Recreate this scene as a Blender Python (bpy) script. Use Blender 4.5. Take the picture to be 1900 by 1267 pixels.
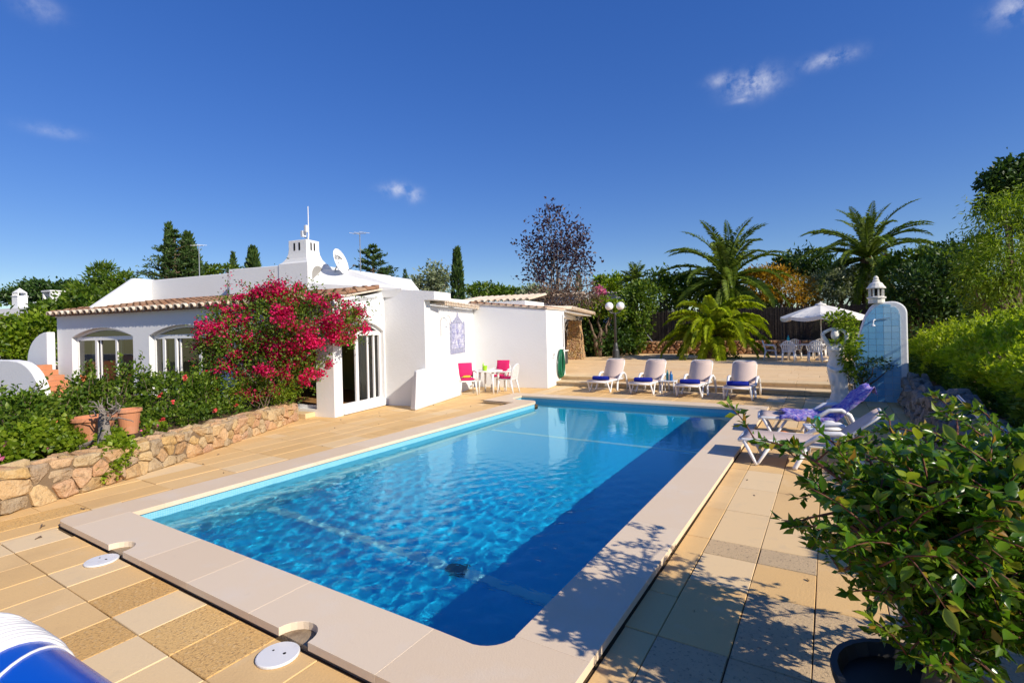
import bpy, bmesh, math, random
import numpy as np
from mathutils import Vector, Matrix, noise as mnoise

R = math.radians
scene = bpy.context.scene
for _o in list(bpy.data.objects):
    bpy.data.objects.remove(_o)
col = scene.collection

# ------------------------------------------------------------------ camera
CAM_H = 2.0
FPX = 936.4                      # focal length in pixels of a 1900 px wide picture
YAW = math.atan(587.2 / 936.4)   # the pool's long side runs along +Y
ROLL = math.atan(0.0244)
FWD = Vector((-math.sin(YAW), math.cos(YAW), 0))
RGT = Vector((math.cos(YAW), math.sin(YAW), 0))
UPV = Vector((0, 0, 1))
cx = RGT * math.cos(ROLL) - UPV * math.sin(ROLL)
cy = RGT * math.sin(ROLL) + UPV * math.cos(ROLL)
cz = -FWD
cam_data = bpy.data.cameras.new('camera')
cam = bpy.data.objects.new('camera', cam_data)
col.objects.link(cam)
M = Matrix((cx, cy, cz)).transposed().to_4x4()
M.translation = (0, 0, CAM_H)
cam.matrix_world = M
cam_data.sensor_width = 36.0
cam_data.lens = 36.0 * FPX / 1900.0
cam_data.shift_y = -22.2 / 1900.0
cam_data.clip_end = 3000
cam_data.clip_start = 0.05
scene.camera = cam

# ------------------------------------------------------------------ sky and sun
SUN_EL = R(32.0)
SUN_DIR = Vector((math.cos(R(-8)) * math.cos(SUN_EL), math.sin(R(-8)) * math.cos(SUN_EL), math.sin(SUN_EL)))
world = bpy.data.worlds.new('World')
scene.world = world
world.use_nodes = True
wn = world.node_tree
wn.nodes.clear()
w_out = wn.nodes.new('ShaderNodeOutputWorld')
w_bg = wn.nodes.new('ShaderNodeBackground')
w_sky = wn.nodes.new('ShaderNodeTexSky')
w_sky.sky_type = 'NISHITA'
w_sky.sun_disc = False
w_sky.sun_elevation = SUN_EL
w_sky.sun_rotation = math.atan2(SUN_DIR.x, SUN_DIR.y)
w_sky.altitude = 600
w_sky.air_density = 1.0
w_sky.dust_density = 0.0
w_sky.ozone_density = 3.2
w_bg.inputs['Strength'].default_value = 0.096
wn.links.new(w_bg.outputs[0], w_out.inputs[0])
# a few small fair-weather clouds, placed by direction in the sky
def _math(op, a=None, b=None, va=0.0, vb=0.0):
    n = wn.nodes.new('ShaderNodeMath'); n.operation = op
    n.inputs[0].default_value = va
    n.inputs[1].default_value = vb
    if a is not None: wn.links.new(a, n.inputs[0])
    if b is not None: wn.links.new(b, n.inputs[1])
    return n.outputs[0]
w_tc = wn.nodes.new('ShaderNodeTexCoord')
w_noise = wn.nodes.new('ShaderNodeTexNoise')
w_noise.inputs['Scale'].default_value = 34
w_noise.inputs['Detail'].default_value = 7
w_noise.inputs['Roughness'].default_value = 0.62
wn.links.new(w_tc.outputs['Generated'], w_noise.inputs['Vector'])
w_sep = wn.nodes.new('ShaderNodeSeparateXYZ')
def cloud_dir(u, v):
    du, dv = u - 950.0, -(v - 611.3)
    c, sn = math.cos(ROLL), math.sin(ROLL)
    return (FWD * FPX + RGT * (du * c + dv * sn) + UPV * (-du * sn + dv * c)).normalized()
mask = None
for u_, v_, wa, we, s in ((1398, 156, 1.9, 1.0, .85), (1345, 148, 1.3, .55, .5), (1540, 110, 1.9, .55, .55), (738, 352, 1.5, .6, .6), (768, 362, .8, .65, .6),
                          (1885, 14, 1.2, .9, .6), (100, 244, 1.6, .45, .22), (70, 14, 1.2, .8, .25), (1380, 185, 1.2, .3, .35)):
    d = cloud_dir(u_, v_)
    e_az = Vector((d.y, -d.x, 0)).normalized()
    e_el = e_az.cross(d)
    def dotn(v):
        n = wn.nodes.new('ShaderNodeVectorMath'); n.operation = 'DOT_PRODUCT'
        wn.links.new(w_tc.outputs['Generated'], n.inputs[0]); n.inputs[1].default_value = v
        return n.outputs['Value']
    u = _math('MULTIPLY', dotn(e_az), None, vb=1 / R(wa))
    v = _math('MULTIPLY', dotn(e_el), None, vb=1 / R(we))
    r2 = _math('ADD', _math('MULTIPLY', u, u), _math('MULTIPLY', v, v))
    front = _math('GREATER_THAN', dotn(d), None, vb=0.5)
    g = _math('POWER', None, _math('MULTIPLY', r2, None, vb=-1.0), va=2.718)
    g = _math('MULTIPLY', _math('MULTIPLY', g, None, vb=s), front)
    mask = g if mask is None else _math('MAXIMUM', mask, g)
nz = _math('MULTIPLY', _math('SUBTRACT', w_noise.outputs['Fac'], None, vb=0.36), None, vb=3.0)
nzc = wn.nodes.new('ShaderNodeClamp'); wn.links.new(nz, nzc.inputs[0])
cm = _math('MULTIPLY', mask, nzc.outputs[0])
w_mix = wn.nodes.new('ShaderNodeMix'); w_mix.data_type = 'RGBA'
wn.links.new(cm, w_mix.inputs[0])
w_hs = wn.nodes.new('ShaderNodeHueSaturation')
w_hs.inputs['Saturation'].default_value = 1.28
w_hs.inputs['Hue'].default_value = 0.518
w_sc = wn.nodes.new('ShaderNodeSeparateColor'); w_sc.mode = 'HSV'
w_cc = wn.nodes.new('ShaderNodeCombineColor'); w_cc.mode = 'HSV'
wn.links.new(w_sky.outputs[0], w_sc.inputs[0])
wn.links.new(w_sc.outputs[0], w_cc.inputs[0]); wn.links.new(w_sc.outputs[1], w_cc.inputs[1])
wn.links.new(_math('MULTIPLY', _math('POWER', w_sc.outputs[2], None, vb=0.6), None, vb=1.98), w_cc.inputs[2])
wn.links.new(w_cc.outputs[0], w_hs.inputs['Color'])
wn.links.new(w_hs.outputs[0], w_mix.inputs[6])
w_mix.inputs[7].default_value = (7.4, 7.5, 8.2, 1)
wn.links.new(w_mix.outputs[2], w_bg.inputs['Color'])

sun_data = bpy.data.lights.new('sun', 'SUN')
sun_data.energy = 4.5
sun_data.angle = R(0.5)
sun_data.color = (1.0, 0.905, 0.765)
sun = bpy.data.objects.new('sun', sun_data)
sun.rotation_euler = SUN_DIR.to_track_quat('Z', 'Y').to_euler()
sun.location = (20, -5, 30)
col.objects.link(sun)

vs = scene.view_settings
vs.view_transform = 'Standard'
vs.look = 'None'
vs.exposure = 0.36
vs.gamma = 1.0
vs.use_curve_mapping = False
scene.render.engine = 'CYCLES'
cy_ = scene.cycles
cy_.use_denoising = True
cy_.denoiser = 'OPENIMAGEDENOISE'
cy_.max_bounces = 8
cy_.diffuse_bounces = 3
cy_.glossy_bounces = 3
cy_.transmission_bounces = 6
cy_.transparent_max_bounces = 24
cy_.use_adaptive_sampling = True
cy_.adaptive_threshold = 0.02
cy_.sample_clamp_indirect = 6

# ------------------------------------------------------------------ helpers
def at(u, v, z=0.0):
    """point where the line of sight through a photo pixel meets the level z"""
    P0 = (950.0, 611.3)
    du, dv = u - P0[0], -(v - P0[1])
    c, s = math.cos(ROLL), math.sin(ROLL)
    r = FWD * FPX + RGT * (du * c + dv * s) + UPV * (-du * s + dv * c)
    t = (z - CAM_H) / r.z
    return Vector((0, 0, CAM_H)) + r * t
def aty(u, v, y):
    P0 = (950.0, 611.3)
    du, dv = u - P0[0], -(v - P0[1])
    c, s = math.cos(ROLL), math.sin(ROLL)
    r = FWD * FPX + RGT * (du * c + dv * s) + UPV * (-du * s + dv * c)
    return Vector((0, 0, CAM_H)) + r * (y / r.y)
PH = R(10.0)
HO = Vector((-8.0, 14.93, 0))
UH = Vector((math.cos(PH), math.sin(PH), 0))
VH = Vector((-math.sin(PH), math.cos(PH), 0))
def hw(a, b, z=0.0):
    return HO + UH * a + VH * b + Vector((0, 0, z))

class MB:
    """mesh builder: collects shapes that become one mesh object"""
    def __init__(s):
        s.v = []; s.f = []; s.M = None
    def add(s, vs_, fs_):
        o = len(s.v)
        if s.M is not None:
            vs_ = [s.M @ Vector(p) for p in vs_]
        s.v.extend([tuple(p) for p in vs_])
        s.f.extend([tuple(i + o for i in f) for f in fs_])
        return s
    def box(s, x0, x1, y0, y1, z0, z1):
        return s.add([(x0, y0, z0), (x1, y0, z0), (x1, y1, z0), (x0, y1, z0), (x0, y0, z1), (x1, y0, z1), (x1, y1, z1), (x0, y1, z1)],
                     [(0, 3, 2, 1), (4, 5, 6, 7), (0, 1, 5, 4), (1, 2, 6, 5), (2, 3, 7, 6), (3, 0, 4, 7)])
    def obox(s, c, size, rot=None):
        h = [k / 2 for k in size]
        pts = [Vector((sx * h[0], sy * h[1], sz * h[2])) for sz in (-1, 1) for sx, sy in ((-1, -1), (1, -1), (1, 1), (-1, 1))]
        if rot is not None: pts = [rot @ p for p in pts]
        c = Vector(c)
        return s.add([p + c for p in pts], [(0, 3, 2, 1), (4, 5, 6, 7), (0, 1, 5, 4), (1, 2, 6, 5), (2, 3, 7, 6), (3, 0, 4, 7)])
    def bar(s, p, q, w, h):
        """a straight bar of section w x h between two points"""
        p, q = Vector(p), Vector(q)
        d = q - p; L = d.length
        if L < 1e-6: return s
        rot = d.to_track_quat('X', 'Z').to_matrix()
        return s.obox((p + q) / 2, (L, w, h), rot)
    def prism(s, outline, z0, z1):
        n = len(outline)
        vs_ = [(x, y, z0) for x, y in outline] + [(x, y, z1) for x, y in outline]
        fs_ = [tuple(reversed(range(n))), tuple(range(n, 2 * n))] + [(i, (i + 1) % n, n + (i + 1) % n, n + i) for i in range(n)]
        return s.add(vs_, fs_)
    def slab(s, outline3, off):
        """any flat outline in space pushed along off"""
        n = len(outline3); off = Vector(off)
        vs_ = [Vector(p) for p in outline3] + [Vector(p) + off for p in outline3]
        fs_ = [tuple(reversed(range(n))), tuple(range(n, 2 * n))] + [(i, (i + 1) % n, n + (i + 1) % n, n + i) for i in range(n)]
        return s.add(vs_, fs_)
    def tube(s, pts, r, n=8, caps=True, closed=False):
        pts = [Vector(p) for p in pts]
        m = len(pts)
        rr = r if isinstance(r, (list, tuple)) else [r] * m
        vs_ = []
        up = None
        for i, p in enumerate(pts):
            if closed:
                d = pts[(i + 1) % m] - pts[(i - 1) % m]
            else:
                d = pts[min(i + 1, m - 1)] - pts[max(i - 1, 0)]
            d = d.normalized() if d.length > 1e-9 else Vector((0, 0, 1))
            if up is None:
                up = Vector((0, 0, 1)) if abs(d.z) < .9 else Vector((1, 0, 0))
            x = d.cross(up)
            if x.length < 1e-6: x = d.cross(Vector((0, 1, 0.3)))
            x.normalize()
            up = x.cross(d).normalized()
            for k in range(n):
                a = 2 * math.pi * k / n
                vs_.append(p + (x * math.cos(a) + up * math.sin(a)) * rr[i])
        fs_ = []
        for i in range(m if closed else m - 1):
            j = (i + 1) % m
            for k in range(n):
                k2 = (k + 1) % n
                fs_.append((i * n + k, i * n + k2, j * n + k2, j * n + k))
        if caps and not closed:
            fs_.append(tuple(reversed(range(n))))
            fs_.append(tuple(range((m - 1) * n, m * n)))
        return s.add(vs_, fs_)
    def lathe(s, prof, n=16, c=(0, 0, 0)):
        vs_ = []; fs_ = []
        for r, z in prof:
            for k in range(n):
                a = 2 * math.pi * k / n
                vs_.append((c[0] + r * math.cos(a), c[1] + r * math.sin(a), c[2] + z))
        for i in range(len(prof) - 1):
            for k in range(n):
                k2 = (k + 1) % n
                fs_.append((i * n + k, i * n + k2, (i + 1) * n + k2, (i + 1) * n + k))
        fs_.append(tuple(reversed(range(n))))
        fs_.append(tuple(range((len(prof) - 1) * n, len(prof) * n)))
        return s.add(vs_, fs_)
    def ball(s, c, r, n=12, m=8):
        rx, ry, rz = r if isinstance(r, (tuple, list)) else (r, r, r)
        vs_ = [(c[0], c[1], c[2] - rz)]
        for i in range(1, m):
            t = math.pi * i / m - math.pi / 2
            for k in range(n):
                a = 2 * math.pi * k / n
                vs_.append((c[0] + rx * math.cos(t) * math.cos(a), c[1] + ry * math.cos(t) * math.sin(a), c[2] + rz * math.sin(t)))
        vs_.append((c[0], c[1], c[2] + rz))
        fs_ = [(0, 1 + (k + 1) % n, 1 + k) for k in range(n)]
        for i in range(m - 2):
            for k in range(n):
                k2 = (k + 1) % n
                fs_.append((1 + i * n + k, 1 + i * n + k2, 1 + (i + 1) * n + k2, 1 + (i + 1) * n + k))
        b = 1 + (m - 2) * n; t_ = len(vs_) - 1
        fs_ += [(b + k, b + (k + 1) % n, t_) for k in range(n)]
        return s.add(vs_, fs_)
    def mesh(s, name, m=None, smooth=False):
        me = bpy.data.meshes.new(name)
        me.from_pydata(s.v, [], s.f)
        me.update()
        if smooth:
            me.shade_smooth()
        if m is not None: me.materials.append(m)
        return me
    def build(s, name, m, parent=None, smooth=False, bevel=0, kind=None, seg=2):
        o = bpy.data.objects.new(name, s.mesh(name, m, smooth))
        col.objects.link(o)
        if parent is not None: o.parent = parent
        if bevel:
            b = o.modifiers.new('bevel', 'BEVEL'); b.width = bevel; b.segments = seg; b.limit_method = 'ANGLE'; b.angle_limit = R(40)
        if kind: o['kind'] = kind
        return o

def link(name, me, parent=None, loc=None, kind=None):
    o = bpy.data.objects.new(name, me); col.objects.link(o)
    if parent is not None: o.parent = parent
    if loc is not None: o.location = loc
    if kind: o['kind'] = kind
    return o
def tag(o, label=None, cat=None, group=None, kind=None):
    if label: o['label'] = label
    if cat: o['category'] = cat
    if group: o['group'] = group
    if kind: o['kind'] = kind
    return o
def thing(name, label, cat, loc=(0, 0, 0), rz=0.0, group=None):
    o = bpy.data.objects.new(name, None); col.objects.link(o)
    o.empty_display_size = .2
    o.location = loc; o.rotation_euler = (0, 0, rz)
    return tag(o, label, cat, group)
def copy_tree(o, parent=None):
    c = o.copy(); col.objects.link(c); c.parent = parent
    for ch in list(o.children): copy_tree(ch, c)
    return c

# ------------------------------------------------------------------ materials
def _nt(name):
    m = bpy.data.materials.new(name); m.use_nodes = True
    nt = m.node_tree; nt.nodes.clear()
    return m, nt, nt.nodes, nt.links
def ramp_node(nt, stops, fac, interp='LINEAR'):
    r = nt.nodes.new('ShaderNodeValToRGB')
    r.color_ramp.interpolation = interp
    els = r.color_ramp.elements
    while len(els) < len(stops): els.new(0.5)
    for e, (p, c) in zip(els, stops):
        e.position = p; e.color = (c[0], c[1], c[2], 1)
    nt.links.new(fac, r.inputs[0])
    return r.outputs[0]
def mixc(nt, fac, a, b, mode='MIX'):
    n = nt.nodes.new('ShaderNodeMix'); n.data_type = 'RGBA'; n.blend_type = mode
    for sock, val in ((n.inputs[0], fac), (n.inputs[6], a), (n.inputs[7], b)):
        if hasattr(val, 'is_linked') or isinstance(val, bpy.types.NodeSocket): nt.links.new(val, sock)
        elif isinstance(val, (int, float)): sock.default_value = val
        else: sock.default_value = (val[0], val[1], val[2], 1)
    return n.outputs[2]
def noise_node(nt, scale, detail=4, rough=.55, vec=None, dist=0.0):
    n = nt.nodes.new('ShaderNodeTexNoise')
    n.inputs['Scale'].default_value = scale; n.inputs['Detail'].default_value = detail
    n.inputs['Roughness'].default_value = rough; n.inputs['Distortion'].default_value = dist
    if vec is not None: nt.links.new(vec, n.inputs['Vector'])
    return n.outputs['Fac']
def rand_sock(nt):
    """one random number for each object and each loose piece of it"""
    g = nt.nodes.new('ShaderNodeNewGeometry'); oi = nt.nodes.new('ShaderNodeObjectInfo')
    a = nt.nodes.new('ShaderNodeMath'); a.operation = 'ADD'
    nt.links.new(g.outputs['Random Per Island'], a.inputs[0]); nt.links.new(oi.outputs['Random'], a.inputs[1])
    f = nt.nodes.new('ShaderNodeMath'); f.operation = 'FRACT'
    nt.links.new(a.outputs[0], f.inputs[0])
    return f.outputs[0], g.outputs['Position']
def mat(name, base, rough=.6, spec=.35, metal=0.0, ramp=None, stain=None, bump=0.0, bscale=40, coat=0.0, nrough=.6):
    """base colour, or a ramp over the random number of each piece; stain = [(colour, scale, low, high, amount)]; bump in metres"""
    m, nt, N, L = _nt(name)
    out = N.new('ShaderNodeOutputMaterial'); b = N.new('ShaderNodeBsdfPrincipled')
    L.new(b.outputs[0], out.inputs[0])
    b.inputs['Roughness'].default_value = rough
    b.inputs['Specular IOR Level'].default_value = spec
    b.inputs['Metallic'].default_value = metal
    b.inputs['Coat Weight'].default_value = coat
    rs, pos = rand_sock(nt)
    c = ramp_node(nt, ramp, rs) if ramp else None
    for st in (stain or []):
        sc_, sscale, lo, hi, amt = st
        f = noise_node(nt, sscale, 6, nrough, pos)
        mr = N.new('ShaderNodeMapRange'); mr.inputs[1].default_value = lo; mr.inputs[2].default_value = hi
        mr.inputs[3].default_value = 0; mr.inputs[4].default_value = amt
        L.new(f, mr.inputs[0])
        c = mixc(nt, mr.outputs[0], c if c is not None else base, sc_)
    if c is not None: L.new(c, b.inputs['Base Color'])
    else: b.inputs['Base Color'].default_value = (*base, 1)
    if bump:
        f = noise_node(nt, bscale, 5, .6, pos)
        bn = N.new('ShaderNodeBump'); bn.inputs['Distance'].default_value = bump; bn.inputs['Strength'].default_value = 1
        L.new(f, bn.inputs['Height']); L.new(bn.outputs[0], b.inputs['Normal'])
    return m
def leafmat(name, stops, trans=.3, rough=.45, spec=.35, tint=(1.25, 1.25, .6)):
    m, nt, N, L = _nt(name)
    out = N.new('ShaderNodeOutputMaterial'); b = N.new('ShaderNodeBsdfPrincipled'); t = N.new('ShaderNodeBsdfTranslucent'); mx = N.new('ShaderNodeMixShader')
    rs, pos = rand_sock(nt)
    c = ramp_node(nt, stops, rs)
    f = noise_node(nt, 1.3, 2, .5, pos)
    hs = N.new('ShaderNodeHueSaturation'); L.new(c, hs.inputs['Color'])
    mr = N.new('ShaderNodeMapRange'); mr.inputs[1].default_value = .3; mr.inputs[2].default_value = .7; mr.inputs[3].default_value = .75; mr.inputs[4].default_value = 1.25
    L.new(f, mr.inputs[0]); L.new(mr.outputs[0], hs.inputs['Value'])
    L.new(hs.outputs[0], b.inputs['Base Color'])
    b.inputs['Roughness'].default_value = rough; b.inputs['Specular IOR Level'].default_value = spec
    tc = mixc(nt, 1.0, hs.outputs[0], tint, 'MULTIPLY')
    L.new(tc, t.inputs['Color'])
    mx.inputs[0].default_value = trans
    L.new(b.outputs[0], mx.inputs[1]); L.new(t.outputs[0], mx.inputs[2]); L.new(mx.outputs[0], out.inputs[0])
    return m

MT = {}
MT['plaster'] = mat('white_plaster', (.765, .77, .765), .75, .12, stain=[((.70, .68, .64), 1.1, .5, .85, .35), ((.60, .58, .53), 3.2, .62, .9, .3)], bump=.004, bscale=16)
MT['paver'] = mat('ochre_paving', (.6, .42, .22), .8, .08,
    ramp=[(0, (.73, .485, .22)), (.3, (.71, .465, .205)), (.55, (.74, .51, .25)), (.8, (.69, .445, .19)), (1, (.74, .52, .265))],
    stain=[((.46, .30, .15), 1.4, .52, .82, .45), ((.74, .62, .44), 2.6, .58, .85, .4), ((.30, .20, .11), 38, .63, .78, .55)], bump=.003, bscale=60)
MT['paver_rough'] = mat('pitted_ochre_paving', (.6, .42, .2), .85, .08,
    ramp=[(0, (.68, .415, .15)), (.5, (.72, .46, .18)), (1, (.64, .385, .14))],
    stain=[((.34, .20, .09), 48, .52, .64, .75), ((.76, .60, .36), 30, .56, .72, .5)], bump=.008, bscale=55)
MT['paver_pale'] = mat('pale_limestone_paving', (.66, .55, .4), .75, .08,
    ramp=[(0, (.74, .53, .28)), (1, (.76, .58, .345))], stain=[((.52, .42, .29), 6, .55, .8, .4), ((.42, .34, .24), 40, .66, .8, .4)], bump=.002, bscale=60)
MT['paver_dark'] = mat('dark_speckled_paving', (.4, .33, .24), .85, .08,
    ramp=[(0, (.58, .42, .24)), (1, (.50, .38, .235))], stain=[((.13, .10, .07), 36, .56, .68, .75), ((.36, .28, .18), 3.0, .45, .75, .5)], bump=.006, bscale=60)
MT['joint'] = mat('dark_joint_sand', (.10, .07, .04), .95, .05, stain=[((.26, .18, .10), 3, .5, .75, .7)], bump=.004, bscale=70)
MT['coping'] = mat('pinkish_limestone_coping', (.62, .53, .44), .55, .12,
    ramp=[(0, (.73, .58, .405)), (.5, (.71, .555, .38)), (1, (.75, .61, .44))], stain=[((.72, .65, .56), 2.2, .52, .8, .5), ((.48, .37, .27), 7, .66, .85, .4)], bump=.0015, bscale=80)
MT['terrace'] = mat('terrace_paving', (.62, .45, .26), .8, .08, ramp=[(0, (.78, .55, .30)), (.5, (.80, .58, .33)), (1, (.76, .52, .275))],
    stain=[((.50, .36, .2), 1.2, .5, .8, .4), ((.4, .3, .19), 25, .6, .75, .4)], bump=.003, bscale=40)
MT['step'] = mat('step_stone', (.6, .48, .31), .8, .08, ramp=[(0, (.70, .52, .29)), (1, (.74, .57, .35))], stain=[((.42, .31, .17), 5, .5, .75, .6)], bump=.004, bscale=30)
MT['rubble'] = mat('golden_rubble_stone', (.55, .38, .2), .85, .2,
    ramp=[(0, (.52, .34, .14)), (.18, (.42, .28, .13)), (.36, (.50, .28, .15)), (.55, (.56, .40, .20)), (.75, (.36, .27, .17)), (.9, (.47, .27, .16)), (1, (.54, .36, .20))],
    stain=[((.62, .48, .29), 5, .52, .72, .55), ((.20, .13, .07), 13, .54, .70, .65), ((.30, .27, .22), 3.2, .55, .75, .5)], bump=.028, bscale=24)
MT['rubble_grey'] = mat('grey_weathered_rock', (.2, .18, .16), .9, .2,
    ramp=[(0, (.20, .18, .155)), (.5, (.28, .25, .21)), (1, (.15, .135, .125))], stain=[((.40, .36, .30), 9, .55, .72, .6), ((.06, .055, .05), 18, .52, .66, .7)], bump=.025, bscale=22)
MT['rubble_red'] = mat('red_brown_rubble_stone', (.35, .18, .1), .9, .2,
    ramp=[(0, (.36, .17, .085)), (.4, (.46, .28, .14)), (.7, (.28, .13, .07)), (1, (.52, .36, .2))], stain=[((.16, .08, .045), 7, .5, .7, .6)], bump=.02, bscale=16)
MT['mortar'] = mat('dark_mortar', (.20, .14, .085), .95, .1, bump=.006, bscale=40)
MT['soil'] = mat('garden_soil', (.115, .075, .045), .95, .1, stain=[((.20, .13, .08), 8, .5, .7, .6)], bump=.03, bscale=18)
MT['ground'] = mat('dry_ground', (.16, .14, .075), .95, .1, stain=[((.09, .11, .04), .35, .45, .65, .8), ((.26, .2, .12), 1.1, .55, .75, .5)], bump=.05, bscale=3)
MT['tile_roof'] = mat('clay_roof_tile', (.45, .24, .13), .85, .2, ramp=[(0, (.27, .135, .075)), (.35, (.33, .18, .105)), (.6, (.22, .115, .07)), (.85, (.38, .25, .16)), (1, (.30, .165, .10))],
    stain=[((.13, .09, .065), 7, .5, .72, .6), ((.48, .38, .28), 12, .6, .78, .4)], bump=.006, bscale=40)
MT['tile_edge'] = mat('limewashed_tile_end', (.66, .55, .43), .8, .2, ramp=[(0, (.70, .60, .48)), (.5, (.62, .48, .35)), (1, (.74, .66, .55))], stain=[((.44, .28, .18), 9, .5, .75, .55)], bump=.004, bscale=40)
MT['pvc'] = mat('white_frame_paint', (.80, .80, .79), .35, .45)
MT['plastic'] = mat('white_plastic', (.78, .77, .75), .38, .45, stain=[((.62, .6, .56), 6, .6, .85, .3)])
MT['sling'] = mat('beige_pink_sling_fabric', (.66, .52, .44), .7, .25, bump=.0008, bscale=350)
MT['metal_dark'] = mat('dark_grey_painted_metal', (.045, .05, .055), .45, .4)
MT['steel'] = mat('galvanised_steel', (.5, .5, .5), .4, .5, metal=.8)
MT['terracotta'] = mat('terracotta', (.55, .235, .115), .8, .25, ramp=[(0, (.55, .24, .12)), (1, (.50, .205, .10))], stain=[((.62, .40, .27), 5, .52, .75, .5), ((.30, .13, .07), 9, .6, .8, .4)], bump=.002, bscale=60)
MT['magenta'] = mat('magenta_cushion', (.62, .02, .13), .75, .2, bump=.002, bscale=90)
MT['navy'] = mat('navy_towelling', (.016, .03, .30), .9, .15, bump=.006, bscale=170)
MT['bark'] = mat('brown_bark', (.16, .11, .075), .9, .15, stain=[((.30, .24, .18), 10, .5, .7, .6)], bump=.02, bscale=30)
MT['bark_grey'] = mat('grey_bark', (.24, .21, .18), .9, .15, stain=[((.12, .1, .085), 12, .5, .7, .6)], bump=.02, bscale=30)
MT['olive_wall'] = mat('olive_interior_wall', (.30, .27, .09), .85, .2)
MT['wood_floor'] = mat('amber_interior_floor', (.36, .20, .075), .5, .4, stain=[((.26, .13, .05), 3, .4, .7, .6)])
MT['dark'] = mat('black_shadow_gap', (.012, .012, .012), .8, .2)
MT['fence'] = mat('brown_heather_screen', (.055, .045, .038), .95, .1, stain=[((.10, .085, .07), 9, .5, .7, .7)], bump=.03, bscale=30)
MT['statue'] = mat('pale_cast_stone', (.74, .71, .63), .85, .2, stain=[((.46, .42, .35), 5, .5, .72, .6), ((.64, .61, .54), 12, .55, .75, .5)], bump=.004, bscale=60)
MT['hose'] = mat('green_hose_rubber', (.006, .16, .075), .4, .4)
MT['globe'] = mat('opal_glass_globe', (.86, .86, .86), .15, .5)

# ------------------------------------------------------------------ foliage helpers
def leaves_mesh(name, P, D, Lg, Wd, m, rng, fold=.18, bend=.0):
    """P base points, D leaf axes, Lg lengths, Wd widths -> one mesh of two-faced folded leaves"""
    n = len(P)
    D = D / np.maximum(np.linalg.norm(D, axis=1, keepdims=True), 1e-6)
    rv = rng.normal(size=(n, 3)); rv[:, 2] += .0
    S = np.cross(D, rv); S /= np.maximum(np.linalg.norm(S, axis=1, keepdims=True), 1e-6)
    Nn = np.cross(S, D)
    Lg = np.asarray(Lg).reshape(-1, 1); Wd = np.asarray(Wd).reshape(-1, 1)
    V = np.empty((n, 4, 3), np.float32)
    V[:, 0] = P
    V[:, 1] = P + D * Lg * .45 + S * Wd * .5 + Nn * Wd * fold
    V[:, 2] = P + D * Lg - Nn * Lg * bend
    V[:, 3] = P + D * Lg * .45 - S * Wd * .5 + Nn * Wd * fold
    idx = (np.arange(n) * 4).reshape(-1, 1)
    T = np.concatenate([idx + np.array([[0, 1, 2]]), idx + np.array([[0, 2, 3]])], axis=1).reshape(-1).astype(np.int32)
    me = bpy.data.meshes.new(name)
    me.vertices.add(n * 4); me.vertices.foreach_set('co', V.reshape(-1))
    me.loops.add(len(T)); me.loops.foreach_set('vertex_index', T)
    k = len(T) // 3
    me.polygons.add(k)
    me.polygons.foreach_set('loop_start', np.arange(0, 3 * k, 3, dtype=np.int32))
    me.polygons.foreach_set('loop_total', np.full(k, 3, np.int32))
    me.update(calc_edges=True)
    if m is not None: me.materials.append(m)
    return me
def blob_points(rng, blobs, n, shell=.55, lump=.22, lumps=26):
    """points spread through lumpy ellipsoids: blobs = [(cx,cy,cz,rx,ry,rz)]; returns points and outward directions"""
    blobs = np.array(blobs, float)
    vol = blobs[:, 3] * blobs[:, 4] * blobs[:, 5]
    pick = rng.choice(len(blobs), size=n, p=vol ** .75 / (vol ** .75).sum())
    # lumps sit on each ellipsoid and gather the leaves round them
    P = np.empty((n, 3)); Q = np.empty((n, 3))
    for i in range(len(blobs)):
        sel = np.where(pick == i)[0]
        if len(sel) == 0: continue
        k = max(5, int(lumps))
        cdir = rng.normal(size=(k, 3)); cdir /= np.linalg.norm(cdir, axis=1, keepdims=True)
        crad = rng.uniform(shell, 1.0, size=(k, 1)) ** .7
        cc = cdir * crad
        w = rng.choice(k, size=len(sel))
        d = cc[w] + rng.normal(size=(len(sel), 3)) * lump * rng.uniform(.6, 1.15, size=(k, 1))[w]
        P[sel] = blobs[i, :3] + d * blobs[i, 3:]
        q = d + (d - cc[w]) * 1.5
        Q[sel] = q / np.maximum(np.linalg.norm(q, axis=1, keepdims=True), 1e-6)
    return P, Q
def foliage(name, blobs, n, size, m, parent, seed, aspect=.5, shell=.5, lump=.22, lumps=26, up=.25, out=.8, jit=.7, zmin=None, sizevar=.35, fold=.18, kind='stuff', bend=0.):
    rng = np.random.default_rng(seed)
    P, Q = blob_points(rng, blobs, n, shell, lump, lumps)
    if zmin is not None:
        keep = P[:, 2] > zmin; P, Q = P[keep], Q[keep]
    D = Q * out + rng.normal(size=Q.shape) * jit; D[:, 2] += up
    s = size * (1 + rng.uniform(-sizevar, sizevar, size=len(P)))
    me = leaves_mesh(name, P, D, s, s * aspect, m, rng, fold, bend)
    return link(name, me, parent, kind=kind)
def branchy(name, base, tips, r0, m, parent, seed, wob=.12, seg=6, n=6, r1=.25):
    """a trunk that splits into limbs reaching towards the given tips"""
    rnd = random.Random(seed); mb = MB(); base = Vector(base)
    for t in tips:
        t = Vector(t); pts = []
        for i in range(seg + 1):
            f = i / seg
            p = base.lerp(t, f)
            p.x = base.x + (t.x - base.x) * f ** 1.6; p.y = base.y + (t.y - base.y) * f ** 1.6
            w = wob * math.sin(math.pi * f)
            pts.append(p + Vector((rnd.uniform(-w, w), rnd.uniform(-w, w), 0)))
        mb.tube(pts, [r0 * (1 - f / seg) + r0 * r1 * .25 for f in range(seg + 1)], n)
    return mb.build(name, m, parent, smooth=True)
GREEN = [(0, (.045, .10, .008)), (.35, (.08, .15, .012)), (.7, (.135, .215, .018)), (1, (.20, .27, .03))]
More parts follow.
